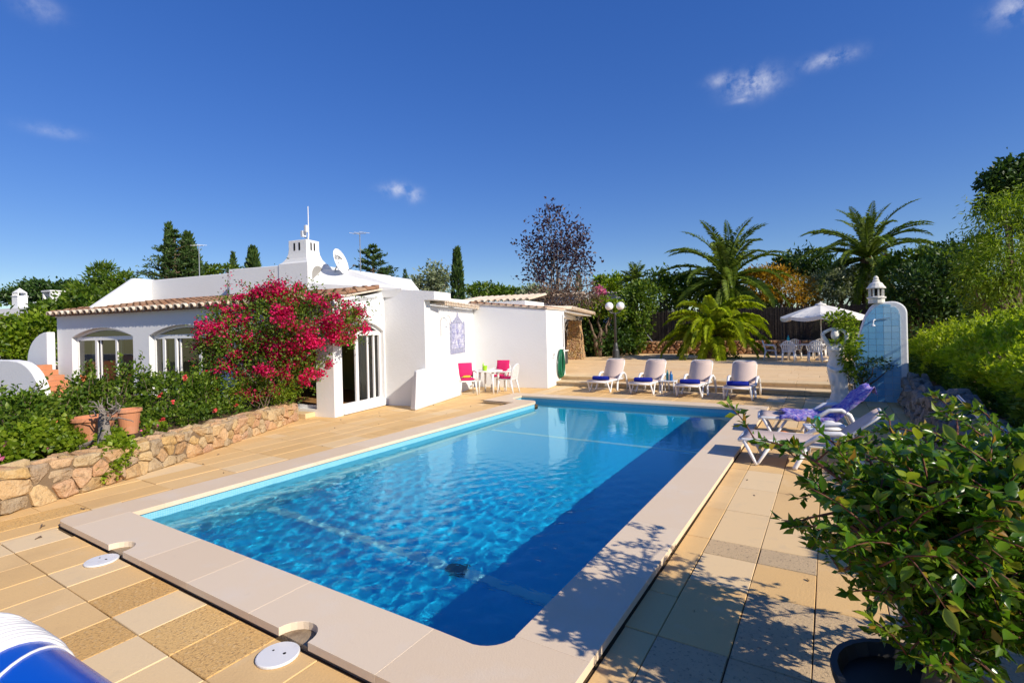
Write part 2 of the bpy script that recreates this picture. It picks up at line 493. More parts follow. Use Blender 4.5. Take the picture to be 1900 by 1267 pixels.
MT['leaf'] = leafmat('mid_green_leaf', GREEN, .38)
MT['leaf_dark'] = leafmat('dark_green_leaf', [(0, (.020, .052, .010)), (.5, (.038, .085, .014)), (1, (.07, .13, .02))], .25)
MT['leaf_cedar'] = leafmat('blue_green_needle', [(0, (.028, .065, .018)), (.5, (.058, .11, .026)), (1, (.10, .155, .032))], .22)
MT['leaf_olive'] = leafmat('grey_green_leaf', [(0, (.13, .17, .075)), (.5, (.23, .28, .14)), (1, (.38, .42, .27))], .3, tint=(1.1, 1.1, .7))
MT['leaf_light'] = leafmat('bright_green_leaf', [(0, (.11, .19, .008)), (.5, (.19, .29, .014)), (1, (.30, .38, .03))], .45)
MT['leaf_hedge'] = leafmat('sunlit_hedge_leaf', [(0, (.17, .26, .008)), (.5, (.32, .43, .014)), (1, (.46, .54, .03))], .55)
MT['leaf_orange'] = leafmat('orange_yellow_leaf', [(0, (.28, .22, .02)), (.4, (.50, .31, .02)), (.75, (.58, .27, .015)), (1, (.32, .31, .03))], .4, tint=(1.1, 1, .5))
MT['leaf_purple'] = leafmat('purple_brown_leaf', [(0, (.035, .022, .035)), (.5, (.06, .038, .055)), (1, (.10, .07, .075))], .2, tint=(1.1, .9, .9))
MT['leaf_brown'] = leafmat('brown_twig_leaf', [(0, (.09, .05, .035)), (.5, (.15, .09, .06)), (1, (.24, .17, .11))], .15, tint=(1, 1, .8))
MT['bract'] = leafmat('magenta_bract', [(0, (.42, .004, .05)), (.4, (.62, .008, .085)), (.75, (.75, .02, .16)), (1, (.85, .06, .24))], .4, .6, .2, tint=(1.1, .6, .9))
MT['palm'] = leafmat('palm_leaflet', [(0, (.085, .14, .012)), (.5, (.14, .215, .018)), (1, (.22, .29, .03))], .4, .4, .4)
MT['palm_light'] = leafmat('yellow_green_palm_leaflet', [(0, (.22, .30, .008)), (.5, (.33, .42, .012)), (1, (.48, .54, .03))], .45, .45, .35)
MT['palm_old'] = leafmat('yellowed_palm_leaflet', [(0, (.30, .24, .05)), (1, (.45, .37, .07))], .3)
MT['petal_red'] = leafmat('coral_rose_petal', [(0, (.62, .03, .05)), (1, (.80, .12, .10))], .3, tint=(1, .7, .7))
MT['petal_pink'] = leafmat('pink_geranium_petal', [(0, (.75, .16, .32)), (1, (.85, .32, .48))], .3, tint=(1, .8, .9))
MT['petal_orange'] = leafmat('orange_rose_petal', [(0, (.70, .18, .06)), (1, (.8, .32, .12))], .3, tint=(1, .8, .6))
# ================================================================== the setting
g = MB()
g.box(-400, 400, -60, 900, -2.7, -2.5)
ground = g.build('ground', MT['ground']); tag(ground, kind='structure')
# garden soil that carries the plants beside the paving
g = MB()
g.prism([(1.55, -6), (60, -6), (60, 70), (1.55, 70)], -2.4, -.03)
g.prism([(-60, 32.0), (1.55, 32.0), (1.55, 70), (-60, 70)], -2.4, .1)
g.prism([(-60, -6), (-13.5, -6), (-13.5, 8), (-28, 10), (-28, 32), (-60, 32)], -2.4, -.05)
soil = g.build('garden_bed', MT['soil']); tag(soil, kind='structure')

PX0, PX1, PY0, PY1 = -6.60, -1.68, 2.45, 12.55     # pool, inner edge of the coping
NX, NY = -7.60, 11.78                              # the little bay in the far left corner
CW = .48
COP = .08
WATER_Z = -.07
# ---- deck: base sheet with a hole for the pool, then one paver at a time
g = MB()
def sheet(x0, x1, y0, y1, z0=-.4, z1=-.012): g.box(x0, x1, y0, y1, z0, z1)
sheet(-13.4, NX - .02, -3.0, 15.8)
sheet(NX - .02, PX0 - .02, -3.0, NY - .02)
sheet(PX0 - .02, PX1 + .02, -3.0, PY0 - .02)
sheet(PX1 + .02, 1.55, -3.0, 15.8)
sheet(NX - .02, PX1 + .02, PY1 + .02, 15.8)
deck = g.build('deck', MT['joint']); tag(deck, kind='structure')
rnd = random.Random(4)
TW, TL, GAP = .43, .86, .007
cells = []
yj0 = 1.52 - 5 * TL
for j in range(0, 24):
    y0 = yj0 + j * TL
    for i in range(0, 34):
        x0 = -13.05 + .03 + i * TW
        if x0 > 1.3: continue
        split = [(y0, y0 + TL)]
        if rnd.random() < .16: 
            m_ = y0 + TL * rnd.choice((.35, .5, .62)); split = [(y0, m_), (m_, y0 + TL)]
        for a_, b_ in split: cells.append([x0, x0 + TW, a_, b_])
ring = (PX0 - CW, PX1 + CW, PY0 - CW, PY1 + CW)
def minus(c, r):
    """cut rectangle r out of cell c"""
    x0, x1, y0, y1 = c
    if x1 <= r[0] or x0 >= r[1] or y1 <= r[2] or y0 >= r[3]: return [c]
    o = []
    if x0 < r[0]: o.append([x0, r[0], y0, y1])
    if x1 > r[1]: o.append([r[1], x1, y0, y1])
    mx0, mx1 = max(x0, r[0]), min(x1, r[1])
    if y0 < r[2]: o.append([mx0, mx1, y0, r[2]])
    if y1 > r[3]: o.append([mx0, mx1, r[3], y1])
    return o
pcs = []
for c in cells:
    for c1 in minus(c, ring):
        for c2 in minus(c1, (NX - CW, PX0, NY - CW, PY1 + CW)):
            for c3 in minus(c2, (-99, 99, 15.78, 99)):
                if c3[1] - c3[0] > .05 and c3[3] - c3[2] > .05: pcs.append(c3)
def pscore(c):
    p = Vector(((c[0] + c[1]) / 2, (c[2] + c[3]) / 2, -CAM_H))
    d = p.dot(FWD)
    if d < .8: return 0
    u = p.dot(RGT) / d; v = p.z / d
    if abs(u) > 1.05 or v < -.72: return 0
    return (c[1] - c[0]) * (c[3] - c[2]) / d ** 3
pcs.sort(key=pscore, reverse=True)
def paver_mb(mb, c, rr):
    x0, x1, y0, y1 = c[0] + GAP / 2, c[1] - GAP / 2, c[2] + GAP / 2, c[3] - GAP / 2
    j = lambda: rr.uniform(-.0025, .0025)
    zt = rr.uniform(-.002, .003)
    e = .003
    o = [(x0 + j(), y0 + j()), (x1 + j(), y0 + j()), (x1 + j(), y1 + j()), (x0 + j(), y1 + j())]
    cxm, cym = (x0 + x1) / 2, (y0 + y1) / 2
    top = [(p[0] + (e if p[0] < cxm else -e), p[1] + (e if p[1] < cym else -e)) for p in o]
    V = [(p[0], p[1], -.03) for p in o] + [(p[0], p[1], zt - .005) for p in o] + [(p[0], p[1], zt + rr.uniform(-.001, .001)) for p in top]
    F = [(8, 9, 10, 11)]
    for k in range(4):
        k2 = (k + 1) % 4
        F += [(k, k2, 4 + k2, 4 + k), (4 + k, 4 + k2, 8 + k2, 8 + k)]
    mb.add(V, F)
rest = {'paver': MB(), 'paver_pale': MB(), 'paver_dark': MB()}
for k, c in enumerate(pcs):
    xm, ym = (c[0] + c[1]) / 2, (c[2] + c[3]) / 2
    q = rnd.random()
    if xm > -.9 and ym < 5.3 and q < .62: mm = 'paver_dark'  # mostly darker, speckled pavers in the near right corner
    elif xm < -2.5 and ym < 2.2 and q < .36: mm = 'paver_rough'
    elif q > (.88 if xm < -.9 else .72): mm = 'paver_pale'
    else: mm = 'paver'
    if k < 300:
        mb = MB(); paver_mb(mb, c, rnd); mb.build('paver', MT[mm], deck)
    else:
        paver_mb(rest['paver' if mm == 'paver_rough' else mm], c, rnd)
for kk, mb in rest.items():
    if mb.v: mb.build('far_paving', MT[kk], deck, kind='stuff')

# ---- pool basin
MT['pool_tile'] = None
def pool_mat(name, c1, c2, grout, size=.025):
    m, nt, N, L = _nt(name)
    out = N.new('ShaderNodeOutputMaterial'); b = N.new('ShaderNodeBsdfPrincipled'); L.new(b.outputs[0], out.inputs[0])
    g_ = N.new('ShaderNodeNewGeometry')
    br = N.new('ShaderNodeTexBrick'); br.offset = 0; br.inputs['Scale'].default_value = 1
    br.inputs['Brick Width'].default_value = size; br.inputs['Row Height'].default_value = size; br.inputs['Mortar Size'].default_value = size * .05
    br.inputs['Color1'].default_value = (*c1, 1); br.inputs['Color2'].default_value = (*c2, 1); br.inputs['Mortar'].default_value = (*grout, 1)
    # tiles on floor and walls alike: swing the pattern to the face it lies on
    sep = N.new('ShaderNodeSeparateXYZ'); L.new(g_.outputs['Position'], sep.inputs[0])
    nsep = N.new('ShaderNodeSeparateXYZ'); L.new(g_.outputs['True Normal'], nsep.inputs[0])
    def M_(op, a, b_):
        n = N.new('ShaderNodeMath'); n.operation = op
        for i, v_ in enumerate((a, b_)):
            if isinstance(v_, (int, float)): n.inputs[i].default_value = v_
            else: L.new(v_, n.inputs[i])
        return n.outputs[0]
    flat = M_('GREATER_THAN', M_('ABSOLUTE', nsep.outputs[2], 0), .6)
    u_ = M_('ADD', sep.outputs[0], M_('MULTIPLY', M_('SUBTRACT', 1, flat), sep.outputs[1]))
    v_ = M_('ADD', M_('MULTIPLY', flat, sep.outputs[1]), M_('MULTIPLY', M_('SUBTRACT', 1, flat), sep.outputs[2]))
    cb = N.new('ShaderNodeCombineXYZ'); L.new(u_, cb.inputs[0]); L.new(v_, cb.inputs[1])
    L.new(cb.outputs[0], br.inputs['Vector'])
    c = mixc(nt, .25, br.outputs['Color'], mixc(nt, noise_node(nt, 3, 4, .6, g_.outputs['Position']), c1, c2))
    L.new(c, b.inputs['Base Color']); b.inputs['Roughness'].default_value = .4
    return m
MT['pool_wall'] = pool_mat('pale_blue_pool_mosaic', (.16, .47, .60), (.21, .54, .66), (.42, .66, .72))
MT['pool_floor'] = pool_mat('blue_pool_mosaic', (.010, .46, .72), (.016, .52, .77), (.08, .64, .82))
MT['pool_line'] = mat('white_mosaic_line', (.62, .72, .74), .5)
OUT = []   # inner pool outline, counter-clockwise, rounded at the near right corner and the bay nose
def arc(cx_, cy_, r, a0, a1, n=7): return [(cx_ + r * math.cos(R(a0 + (a1 - a0) * i / n)), cy_ + r * math.sin(R(a0 + (a1 - a0) * i / n))) for i in range(n + 1)]
rr_ = .22
OUT += [(PX0, PY0)] + arc(PX1 - rr_, PY0 + rr_, rr_, -90, 0) + [(PX1, PY1)] + [(NX, PY1)] + arc(NX + .25, NY + .25, .25, 180, 270) + arc(PX0 - .3, NY - .3, .3, 90, 0)
def floor_z(y):
    if y < 4.0: return -.88
    if y < 9.3: return -.88 + (y - 4.0) / 5.3 * .06
    return -.82
pool = thing('pool', None, None); del_keys = None
pool['kind'] = 'structure'
g = MB()
n = len(OUT)
Vw = []; Fw = []
LB = -.30     # underwater ledge line on the walls
for x, y in OUT: Vw.append((x, y, COP - .045))
for x, y in OUT: Vw.append((x, y, floor_z(y) - .05))
for k in range(n): Fw.append((k, n + k, n + (k + 1) % n, (k + 1) % n))
g.add(Vw, Fw)
basin_wall = g.build('pool_wall', MT['pool_wall'], pool)
g = MB()
ys = [PY0 - .02, 4.0, 9.3, PY1 + .02]
for a_, b_ in zip(ys, ys[1:]):
    g.add([(NX - .02, a_, floor_z(a_)), (PX1 + .02, a_, floor_z(a_)), (PX1 + .02, b_, floor_z(b_)), (NX - .02, b_, floor_z(b_))], [(0, 1, 2, 3)])
basin_floor = g.build('pool_floor', MT['pool_floor'], pool)
# narrow ledge with a white nosing along the left wall, and two white tile lines across the floor
g = MB(); g.box(PX0 - .01, PX0 + .16, PY0 + .03, NY - .45, -.90, -.42)
ledge = g.build('ledge', MT['pool_wall'], pool)
g = MB(); g.box(PX0 + .12, PX0 + .19, PY0 + .03, NY - .45, -.45, -.405); nosing = g.build('nosing', MT['pool_line'], ledge)
lines = []
for yl in (4.0, 9.3):
    g = MB(); g.box(PX0 + .18, PX1 - .01, yl - .06, yl + .06, floor_z(yl) - .01, floor_z(yl) + .012); lines.append(g.build('lane_line', MT['pool_line'], pool))
g = MB(); g.lathe([(.12, 0), (.12, .02), (.10, .03), (.01, .035)], 20, (-3.25, 4.02, floor_z(4.02) + .012)); drain = g.build('main_drain', MT['metal_dark'], pool, smooth=False)
g = MB()
for yy in (7.3,):
    g.lathe([(.075, 0), (.075, .03), (.05, .04), (.03, .02)], 16); 
fit = g.build('wall_inlet', MT['pvc'], pool); fit.rotation_euler = (0, R(90), 0); fit.location = (PX0 + .0, 6.7, -.24)

# ---- coping, slab by slab
def slab_piece(outline, name='coping_slab'):
    mb = MB(); mb.prism(outline, COP - .055, COP)
    return mb.build(name, MT['coping'], pool, bevel=.0025, seg=2)
J = .0004
def rect(x0, x1, y0, y1): return [(x0 + J, y0 + J), (x1 - J, y0 + J), (x1 - J, y1 - J), (x0 + J, y1 - J)]
LIP = .025
ycuts = [PY0 + rr_] + [PY0 + rr_ + (PY1 - PY0 - rr_) * k / 9 for k in range(1, 10)]
for a_, b_ in zip(ycuts, ycuts[1:]): slab_piece(rect(PX1 - LIP, PX1 + CW, a_, b_))
slab_piece([(PX1 + CW, PY0 - CW + .1), (PX1 + CW, PY0 + rr_ - J)] + [(PX1 - LIP, PY0 + rr_ - J)] + [(x - LIP * .7, y + LIP * .7) for x, y in arc(PX1 - rr_, PY0 + rr_, rr_, -8, -82, 6)] + [(PX1 - rr_ - .3, PY0 + LIP), (PX1 - rr_ - .3, PY0 - CW)] + arc(PX1 + CW - .1, PY0 - CW + .1, .1, -90, -20, 4))
LIDS = [(-5.60, 1.93), (-2.95, 1.93)]
xc = [PX0 - .02, -5.1, -4.3, -3.45, PX1 - rr_ - .3]
def near_outline(x0, x1):
    o = [(x1 - J, PY0 + LIP), (x0 + J, PY0 + LIP), (x0 + J, PY0 - CW)]
    for lx, ly in LIDS:
        if x0 < lx < x1: o += [(lx + .15 * math.cos(t), PY0 - CW - .0 + .15 * math.sin(t)) for t in [math.pi - math.pi * k / 12 for k in range(13)]]
    o += [(x1 - J, PY0 - CW)]
    return list(reversed(o))
for a_, b_ in zip(xc, xc[1:]): slab_piece(near_outline(a_, b_))
slab_piece([(PX0 - .02 - J, PY0 - CW), (PX0 - .02 - J, PY0 + LIP), (PX0 + LIP, PY0 + LIP), (PX0 + LIP, PY0 + .35), (PX0 - CW, PY0 + .35)] + arc(PX0 - CW + .12, PY0 - CW + .12, .12, 180, 270, 5))
yl_ = [PY0 + .35] + [PY0 + .35 + (NY - .75 - PY0 - .35) * k / 8 for k in range(1, 9)]
for a_, b_ in zip(yl_, yl_[1:]): slab_piece(rect(PX0 - CW, PX0 + LIP, a_, b_))
slab_piece([(PX0 - CW, NY - .75 + J), (PX0 + LIP, NY - .75 + J)] + [(x + LIP * .7, y + LIP * .7) for x, y in arc(PX0 - .3, NY - .3, .3, 0, 90, 8)] + [(PX0 - CW, NY + LIP)])
slab_piece([(NX - CW, NY - CW), (PX0 - CW - J, NY - CW), (PX0 - CW - J, NY + LIP), (NX + .2, NY + LIP), (NX + LIP, NY + .25), (NX - CW, NY + .25)])
slab_piece(rect(NX - CW, NX + LIP, NY + .25, PY1 - LIP))
xf = [NX - CW, -6.6, -5.6, -4.6, -3.6, -2.6, PX1 + CW]
for a_, b_ in zip(xf, xf[1:]): slab_piece(rect(a_, b_, PY1 - LIP + (0 if b_ < PX1 else .0) + .001, PY1 + CW))
# rendered beam under the coping, the lip's shade put into its dark colour
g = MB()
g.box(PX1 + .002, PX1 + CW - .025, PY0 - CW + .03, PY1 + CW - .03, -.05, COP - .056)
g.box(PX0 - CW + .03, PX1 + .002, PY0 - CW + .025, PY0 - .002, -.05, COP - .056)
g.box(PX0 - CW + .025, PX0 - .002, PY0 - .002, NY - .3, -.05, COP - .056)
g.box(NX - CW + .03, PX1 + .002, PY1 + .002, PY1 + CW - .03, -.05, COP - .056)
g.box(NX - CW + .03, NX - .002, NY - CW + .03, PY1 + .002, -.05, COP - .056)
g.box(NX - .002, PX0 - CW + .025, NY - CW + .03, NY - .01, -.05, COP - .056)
g.build('coping_bed', mat('shade_mottled_coping_bed', (.36, .27, .17), .9, .15, stain=[((.16, .11, .07), 6, .45, .7, .8)], bump=.008, bscale=30), pool)

# ---- water: a rippled sheet of glass-clear water
WM = 1
def water_mesh():
    nx, ny = 280, 480
    xs = np.linspace(NX - .015, PX1 + .015, nx); yy = np.linspace(PY0 - .015, PY1 + .015, ny)
    X, Y = np.meshgrid(xs, yy)
    rng = np.random.default_rng(11)
    Z = np.zeros_like(X)
    for k in range(46):
        lam = rng.uniform(.11, .32); th = rng.normal(R(28), .75); ph = rng.uniform(0, 6.28)
        kx, ky = math.cos(th) * 6.283 / lam, math.sin(th) * 6.283 / lam
        Z += lam * .0030 * np.sin(kx * X + ky * Y + ph + .6 * np.sin(X * 1.3 + Y * .7 + k))
    calm = np.clip(1.15 - (Y - 3.6) / 3.6, .08, 1.0)
    Z *= calm * .5
    V = np.stack([X, Y, Z + WATER_Z], -1).reshape(-1, 3)
    me = bpy.data.meshes.new('water')
    i = np.arange(nx * ny).reshape(ny, nx)
    F = np.stack([i[:-1, :-1], i[:-1, 1:], i[1:, 1:], i[1:, :-1]], -1).reshape(-1, 4)
    me.from_pydata(V.tolist(), [], F.tolist()); me.update(); me.shade_smooth()
    return me
m, nt, N, L = _nt('pool_water')
out = N.new('ShaderNodeOutputMaterial'); gl = N.new('ShaderNodeBsdfGlass')
gl.inputs['IOR'].default_value = 1.33; gl.inputs['Roughness'].default_value = 0.0; gl.inputs['Color'].default_value = (.62, .95, 1, 1)
L.new(gl.outputs[0], out.inputs[0])
g_ = N.new('ShaderNodeNewGeometry'); mp = N.new('ShaderNodeMapping'); mp.inputs['Rotation'].default_value = (0, 0, R(25)); mp.inputs['Scale'].default_value = (1.0, 1.7, 1)
L.new(g_.outputs['Position'], mp.inputs['Vector'])
wv = noise_node(nt, 8.5, 3, .55, mp.outputs[0], .5)
sp3 = N.new('ShaderNodeSeparateXYZ'); L.new(g_.outputs['Position'], sp3.inputs[0])
mr = N.new('ShaderNodeMapRange'); mr.inputs[1].default_value = 3.5; mr.inputs[2].default_value = 7.5; mr.inputs[3].default_value = .005; mr.inputs[4].default_value = .0008
L.new(sp3.outputs[1], mr.inputs[0])
bn = N.new('ShaderNodeBump'); L.new(wv, bn.inputs['Height']); L.new(mr.outputs[0], bn.inputs['Distance']); bn.inputs['Strength'].default_value = 1
L.new(bn.outputs[0], gl.inputs['Normal'])
me = water_mesh(); me.materials.append(m)
water = link('water', me, None, kind='structure')
water.cycles.is_caustics_caster = True
for o_ in [basin_wall, basin_floor, ledge, nosing, drain, fit] + lines: o_.cycles.is_caustics_receiver = True
sun_data.cycles.is_caustics_light = True

# ---- two broad steps up to the terrace
TZ = .28
g = MB(); g.box(-9.6, .55, 15.95, 16.6, -.3, .085); steps = None
stairs = thing('terrace_steps', None, None); stairs['kind'] = 'structure'
g.build('step_core', MT['mortar'], stairs)
x = -9.3; rs = random.Random(8)
for (yf, yb, z0, z1, nm) in ((15.90, 16.50, .095, .14, 'tread'), (16.46, 17.10, .235, TZ, 'tread')):
    x = -9.5
    while x < .5:
        w_ = min(rs.uniform(.85, 1.15), .55 - x)
        mb = MB(); mb.box(x + .003, x + w_ - .003, yf - .02, yb, z0, z1); mb.build(nm, MT['step'], stairs, bevel=.008)
        mb = MB(); mb.box(x + .003, x + w_ - .003, yf + .015, yf + .06, z0 - .10, z0 - .002); mb.build('riser', MT['step'], stairs, bevel=.004)
        x += w_
g = MB(); g.box(-9.6, .55, 16.58, 17.12, -.3, .225); g.build('step_core', MT['mortar'], stairs)
# ---- the terrace
g = MB(); g.prism([(-28, 17.1), (3.6, 17.1), (3.6, 31.9), (-28, 31.9)], -.3, TZ - .012)
g.prism([(-28, 15.8), (-9.6, 15.8), (-9.6, 17.1), (-28, 17.1)], -.3, TZ - .03)
terrace = g.build('terrace', MT['joint']); terrace['kind'] = 'structure'
g = MB(); rs = random.Random(6)
yy = 17.1
while yy < 31.8:
    d_ = .62; xx = -20 - rs.random() * .8
    while xx < 3.4:
        w_ = rs.uniform(.8, 1.2)
        z_ = TZ + rs.uniform(-.002, .002)
        g.box(xx + .005, xx + w_ - .005, yy + .005, yy + d_ - .005, TZ - .02, z_)
        xx += w_
    yy += d_
g.build('terrace_paving', MT['terrace'], terrace, kind='stuff')
# ================================================================== the villa
villa = thing('villa', 'low white villa with arched sliding windows and clay tile lean-to roof beside the pool', 'house', HO, PH)
FB, FA0, FA1 = -6.54, -14.4, -3.21       # front plane, its left end and its corner
FLOOR = .20
EAVE_Z = 2.72
def arch_wall(mb, s0, s1, t0, t1, z0, z1, ops, plane):
    """wall from s0 to s1 with arched openings; plane 'a' = runs along local x at y t0..t1, 'b' = runs along local y at x t0..t1"""
    P = (lambda s, t, z: (s, t, z)) if plane == 'a' else (lambda s, t, z: (t, s, z))
    cuts = []   # columns: (sL, sR, zlowL, zlowR)
    s = s0
    for (a, b, zb, zs, zc) in sorted(ops):
        if a > s: cuts.append((s, a, z0, z0))
        n_ = 14
        hw_ = (b - a) / 2; rise = zc - zs
        rad = (hw_ * hw_ + rise * rise) / (2 * rise)
        def az(x_): return zc - rad + math.sqrt(max(rad * rad - (x_ - (a + b) / 2) ** 2, 0))
        for k in range(n_):
            x0_, x1_ = a + (b - a) * k / n_, a + (b - a) * (k + 1) / n_
            cuts.append((x0_, x1_, az(x0_), az(x1_)))
        # jambs
        mb.add([P(a, t0, zb), P(a, t1, zb), P(a, t1, zs), P(a, t0, zs)], [(0, 1, 2, 3)])
        mb.add([P(b, t0, zb), P(b, t1, zb), P(b, t1, zs), P(b, t0, zs)], [(3, 2, 1, 0)])
        if zb > z0 + .01:
            mb.add([P(a, t0, z0), P(b, t0, z0), P(b, t0, zb), P(a, t0, zb)], [(0, 1, 2, 3)])
            mb.add([P(a, t0, zb), P(b, t0, zb), P(b, t1, zb), P(a, t1, zb)], [(0, 1, 2, 3)])
        s = b
    if s < s1: cuts.append((s, s1, z0, z0))
    for (xa, xb, za, zb_) in cuts:
        mb.add([P(xa, t0, za), P(xb, t0, zb_), P(xb, t0, z1), P(xa, t0, z1)], [(0, 1, 2, 3)])
        mb.add([P(xa, t1, za), P(xb, t1, zb_), P(xb, t1, z1), P(xa, t1, z1)], [(3, 2, 1, 0)])
        if za > z0 + .01:
            mb.add([P(xa, t0, za), P(xb, t0, zb_), P(xb, t1, zb_), P(xa, t1, za)], [(3, 2, 1, 0)])
    mb.add([P(s0, t0, z0), P(s0, t1, z0), P(s0, t1, z1), P(s0, t0, z1)], [(0, 1, 2, 3)])
    mb.add([P(s1, t0, z0), P(s1, t1, z0), P(s1, t1, z1), P(s1, t0, z1)], [(3, 2, 1, 0)])
WIN = [(-13.62, -10.62, FLOOR, 2.08, 2.36), (-9.90, -7.05, FLOOR, 2.08, 2.36), (-6.45, -3.75, FLOOR - .02, 2.08, 2.36)]
g = MB()
arch_wall(g, FA0, FA1, FB, FB + .28, 0, EAVE_Z + .12, WIN, 'a')
g.build('front_wall', MT['plaster'], villa)
g = MB()
arch_wall(g, FB + .283, -4.497, FA1 - .002, FA1 - .25, 0, 2.95, [(-6.24, -4.56, FLOOR - .02, 2.04, 2.30)], 'b')
# gable infill up to the sloping roof
g.slab([(FA1 - .002, FB + .06, 2.70), (FA1 - .002, -4.497, 2.951), (FA1 - .002, -4.497, 3.12), (FA1 - .002, FB + .06, 2.74)], (-.2, 0, 0))
g.build('side_wall', MT['plaster'], villa)
# left end, inner walls, floor and ceiling of the sun room
g = MB(); g.box(FA0 + .001, FA0 + .25, FB + .285, -4.2, 0, 2.95); g.build('end_wall', MT['plaster'], villa)
g = MB(); g.box(FA0 + .252, FA1 - .26, -3.0, -2.9, FLOOR, 2.7); g.box(FA0 + .251, FA0 + .26, FB + .29, -3.0, FLOOR, 2.7); g.box(-8.1, -7.98, -4.4, -3.0, FLOOR, 2.7); g.box(FA1 - .30, FA1 - .262, -4.4, -3.0, FLOOR, 2.7)
g.build('inner_wall', MT['olive_wall'], villa)
g = MB(); g.box(FA0 + .252, FA1 - .255, FB + .285, -3.0, FLOOR - .1, FLOOR - .005); g.build('inner_floor', MT['wood_floor'], villa)
g = MB(); g.box(FA0 + .252, FA1 - .255, FB + .285, -3.0, 2.62, 2.66); g.build('inner_ceiling', MT['plaster'], villa)
# door step
g = MB(); g.box(-4.6, -3.8, FB - .32, FB - .003, 0, .12); g.build('door_step', MT['step'], villa, bevel=.01)
# interior: curtains seen through the glass
MT['curtain'] = mat('sheer_curtain', (.55, .52, .38), .9, .1)
def curtain(x0, x1, y, along='a'):
    mb = MB(); n_ = 26; V = []; 
    for k in range(n_ + 1):
        t = x0 + (x1 - x0) * k / n_; d = .035 * math.sin(k * 1.9)
        V += [(t, y + d, FLOOR + .03), (t, y + d, 2.05)] if along == 'a' else [(y + d, t, FLOOR + .03), (y + d, t, 2.05)]
    mb.add(V, [(2 * k, 2 * k + 2, 2 * k + 3, 2 * k + 1) for k in range(n_)])
    return mb.build('curtain', MT['curtain'], villa, smooth=True)
curtain(-13.5, -13.15, FB + .5); curtain(-9.8, -9.5, FB + .5); curtain(-5.2, -4.65, FA1 - .45, 'b')

m, nt, N, L = _nt('window_glass')
out = N.new('ShaderNodeOutputMaterial'); tr = N.new('ShaderNodeBsdfTransparent'); gs = N.new('ShaderNodeBsdfGlossy'); mx = N.new('ShaderNodeMixShader'); fr = N.new('ShaderNodeFresnel')
fr.inputs['IOR'].default_value = 1.75; gs.inputs['Roughness'].default_value = .005; tr.inputs['Color'].default_value = (.72, .76, .68, 1)
L.new(fr.outputs[0], mx.inputs[0]); L.new(tr.outputs[0], mx.inputs[1]); L.new(gs.outputs[0], mx.inputs[2]); L.new(mx.outputs[0], out.inputs[0])
MT['glass'] = m
def arched_window(op, plane, t, mull, panes, zoff=0.0, fw=.07):
    """frame with a transom and a glazed arch; panes = [(s0, s1)] below the transom"""
    a, b, zb, zs, zc = op
    P = (lambda s, d, z: (s, t + d, z)) if plane == 'a' else (lambda s, d, z: (t - d, s, z))
    win = MB()
    def bx(s0, s1, z0, z1, d0=0.0, d1=.07):
        c = [P(s0, d0, z0), P(s1, d0, z0), P(s1, d1, z0), P(s0, d1, z0), P(s0, d0, z1), P(s1, d0, z1), P(s1, d1, z1), P(s0, d1, z1)]
        win.add(c, [(0, 3, 2, 1), (4, 5, 6, 7), (0, 1, 5, 4), (1, 2, 6, 5), (2, 3, 7, 6), (3, 0, 4, 7)])
    e = .004
    zt = zs - .10
    bx(a + e, b - e, zt, zs + .012)                      # transom
    bx(a + e, a + fw, zb + e, zt - .001); bx(b - fw, b - e, zb + e, zt - .001)
    bx(a + fw, b - fw, zb + e, zb + .075)
    # arch rail
    hw_ = (b - a) / 2; rise = zc - zs; rad = (hw_ * hw_ + rise * rise) / (2 * rise); n_ = 16
    oc, ic = [], []
    for k in range(n_ + 1):
        x_ = a + e + (b - a - 2 * e) * k / n_
        zo = zc - rad + math.sqrt(max(rad * rad - (x_ - (a + b) / 2) ** 2, 0)) - e
        oc.append((x_, zo)); ic.append((x_, max(zo - .075, zs + .012)))
    for (o0, o1, i0, i1) in zip(oc, oc[1:], ic, ic[1:]):
        if o1[1] - i1[1] < .002 and o0[1] - i0[1] < .002: continue
        q = [P(i0[0], 0, i0[1]), P(i1[0], 0, i1[1]), P(o1[0], 0, o1[1]), P(o0[0], 0, o0[1])]
        q2 = [P(i0[0], .06, i0[1]), P(i1[0], .06, i1[1]), P(o1[0], .06, o1[1]), P(o0[0], .06, o0[1])]
        win.add(q + q2, [(0, 1, 2, 3), (4, 7, 6, 5), (0, 4, 5, 1), (3, 2, 6, 7)])
    for s_, w_, d_ in mull: bx(s_ - w_ / 2, s_ + w_ / 2, zb + .076, zt - .001, d_, d_ + .05)
    o = win.build('window', MT['pvc'], villa)
    for (s0, s1, d_) in panes:
        pm = MB(); q = [P(s0, d_, zb + .07), P(s1, d_, zb + .07), P(s1, d_, zt), P(s0, d_, zt)]; pm.add(q, [(0, 1, 2, 3)]); pm.build('pane', MT['glass'], o)
    pm = MB(); q = [P(x_, .03, zs + .01) for x_ in (a + .25, b - .25)] + [P(x_, .03, z_ - .01) for x_, z_ in reversed(ic[2:-2])]; pm.add(q, [tuple(range(len(q)))]); pm.build('pane', MT['glass'], o)
    return o
T0 = FB + .14
a, b = WIN[0][:2]; arched_window(WIN[0], 'a', T0, [(a + .98, .10, .0), (a + 1.12, .05, .05), (a + 1.98, .09, 0), (a + 2.12, .05, .05)], [(a + .06, a + 1.0, .03), (a + 1.0, a + 2.0, .075), (a + 2.0, b - .06, .03)])
a, b = WIN[1][:2]; arched_window(WIN[1], 'a', T0, [(a + .42, .10, 0), (a + .93, .08, .0), (a + 1.05, .05, .05), (a + 1.92, .09, 0)], [(a + .06, a + .95, .03), (a + .95, a + 1.9, .075), (a + 1.9, b - .06, .03)])
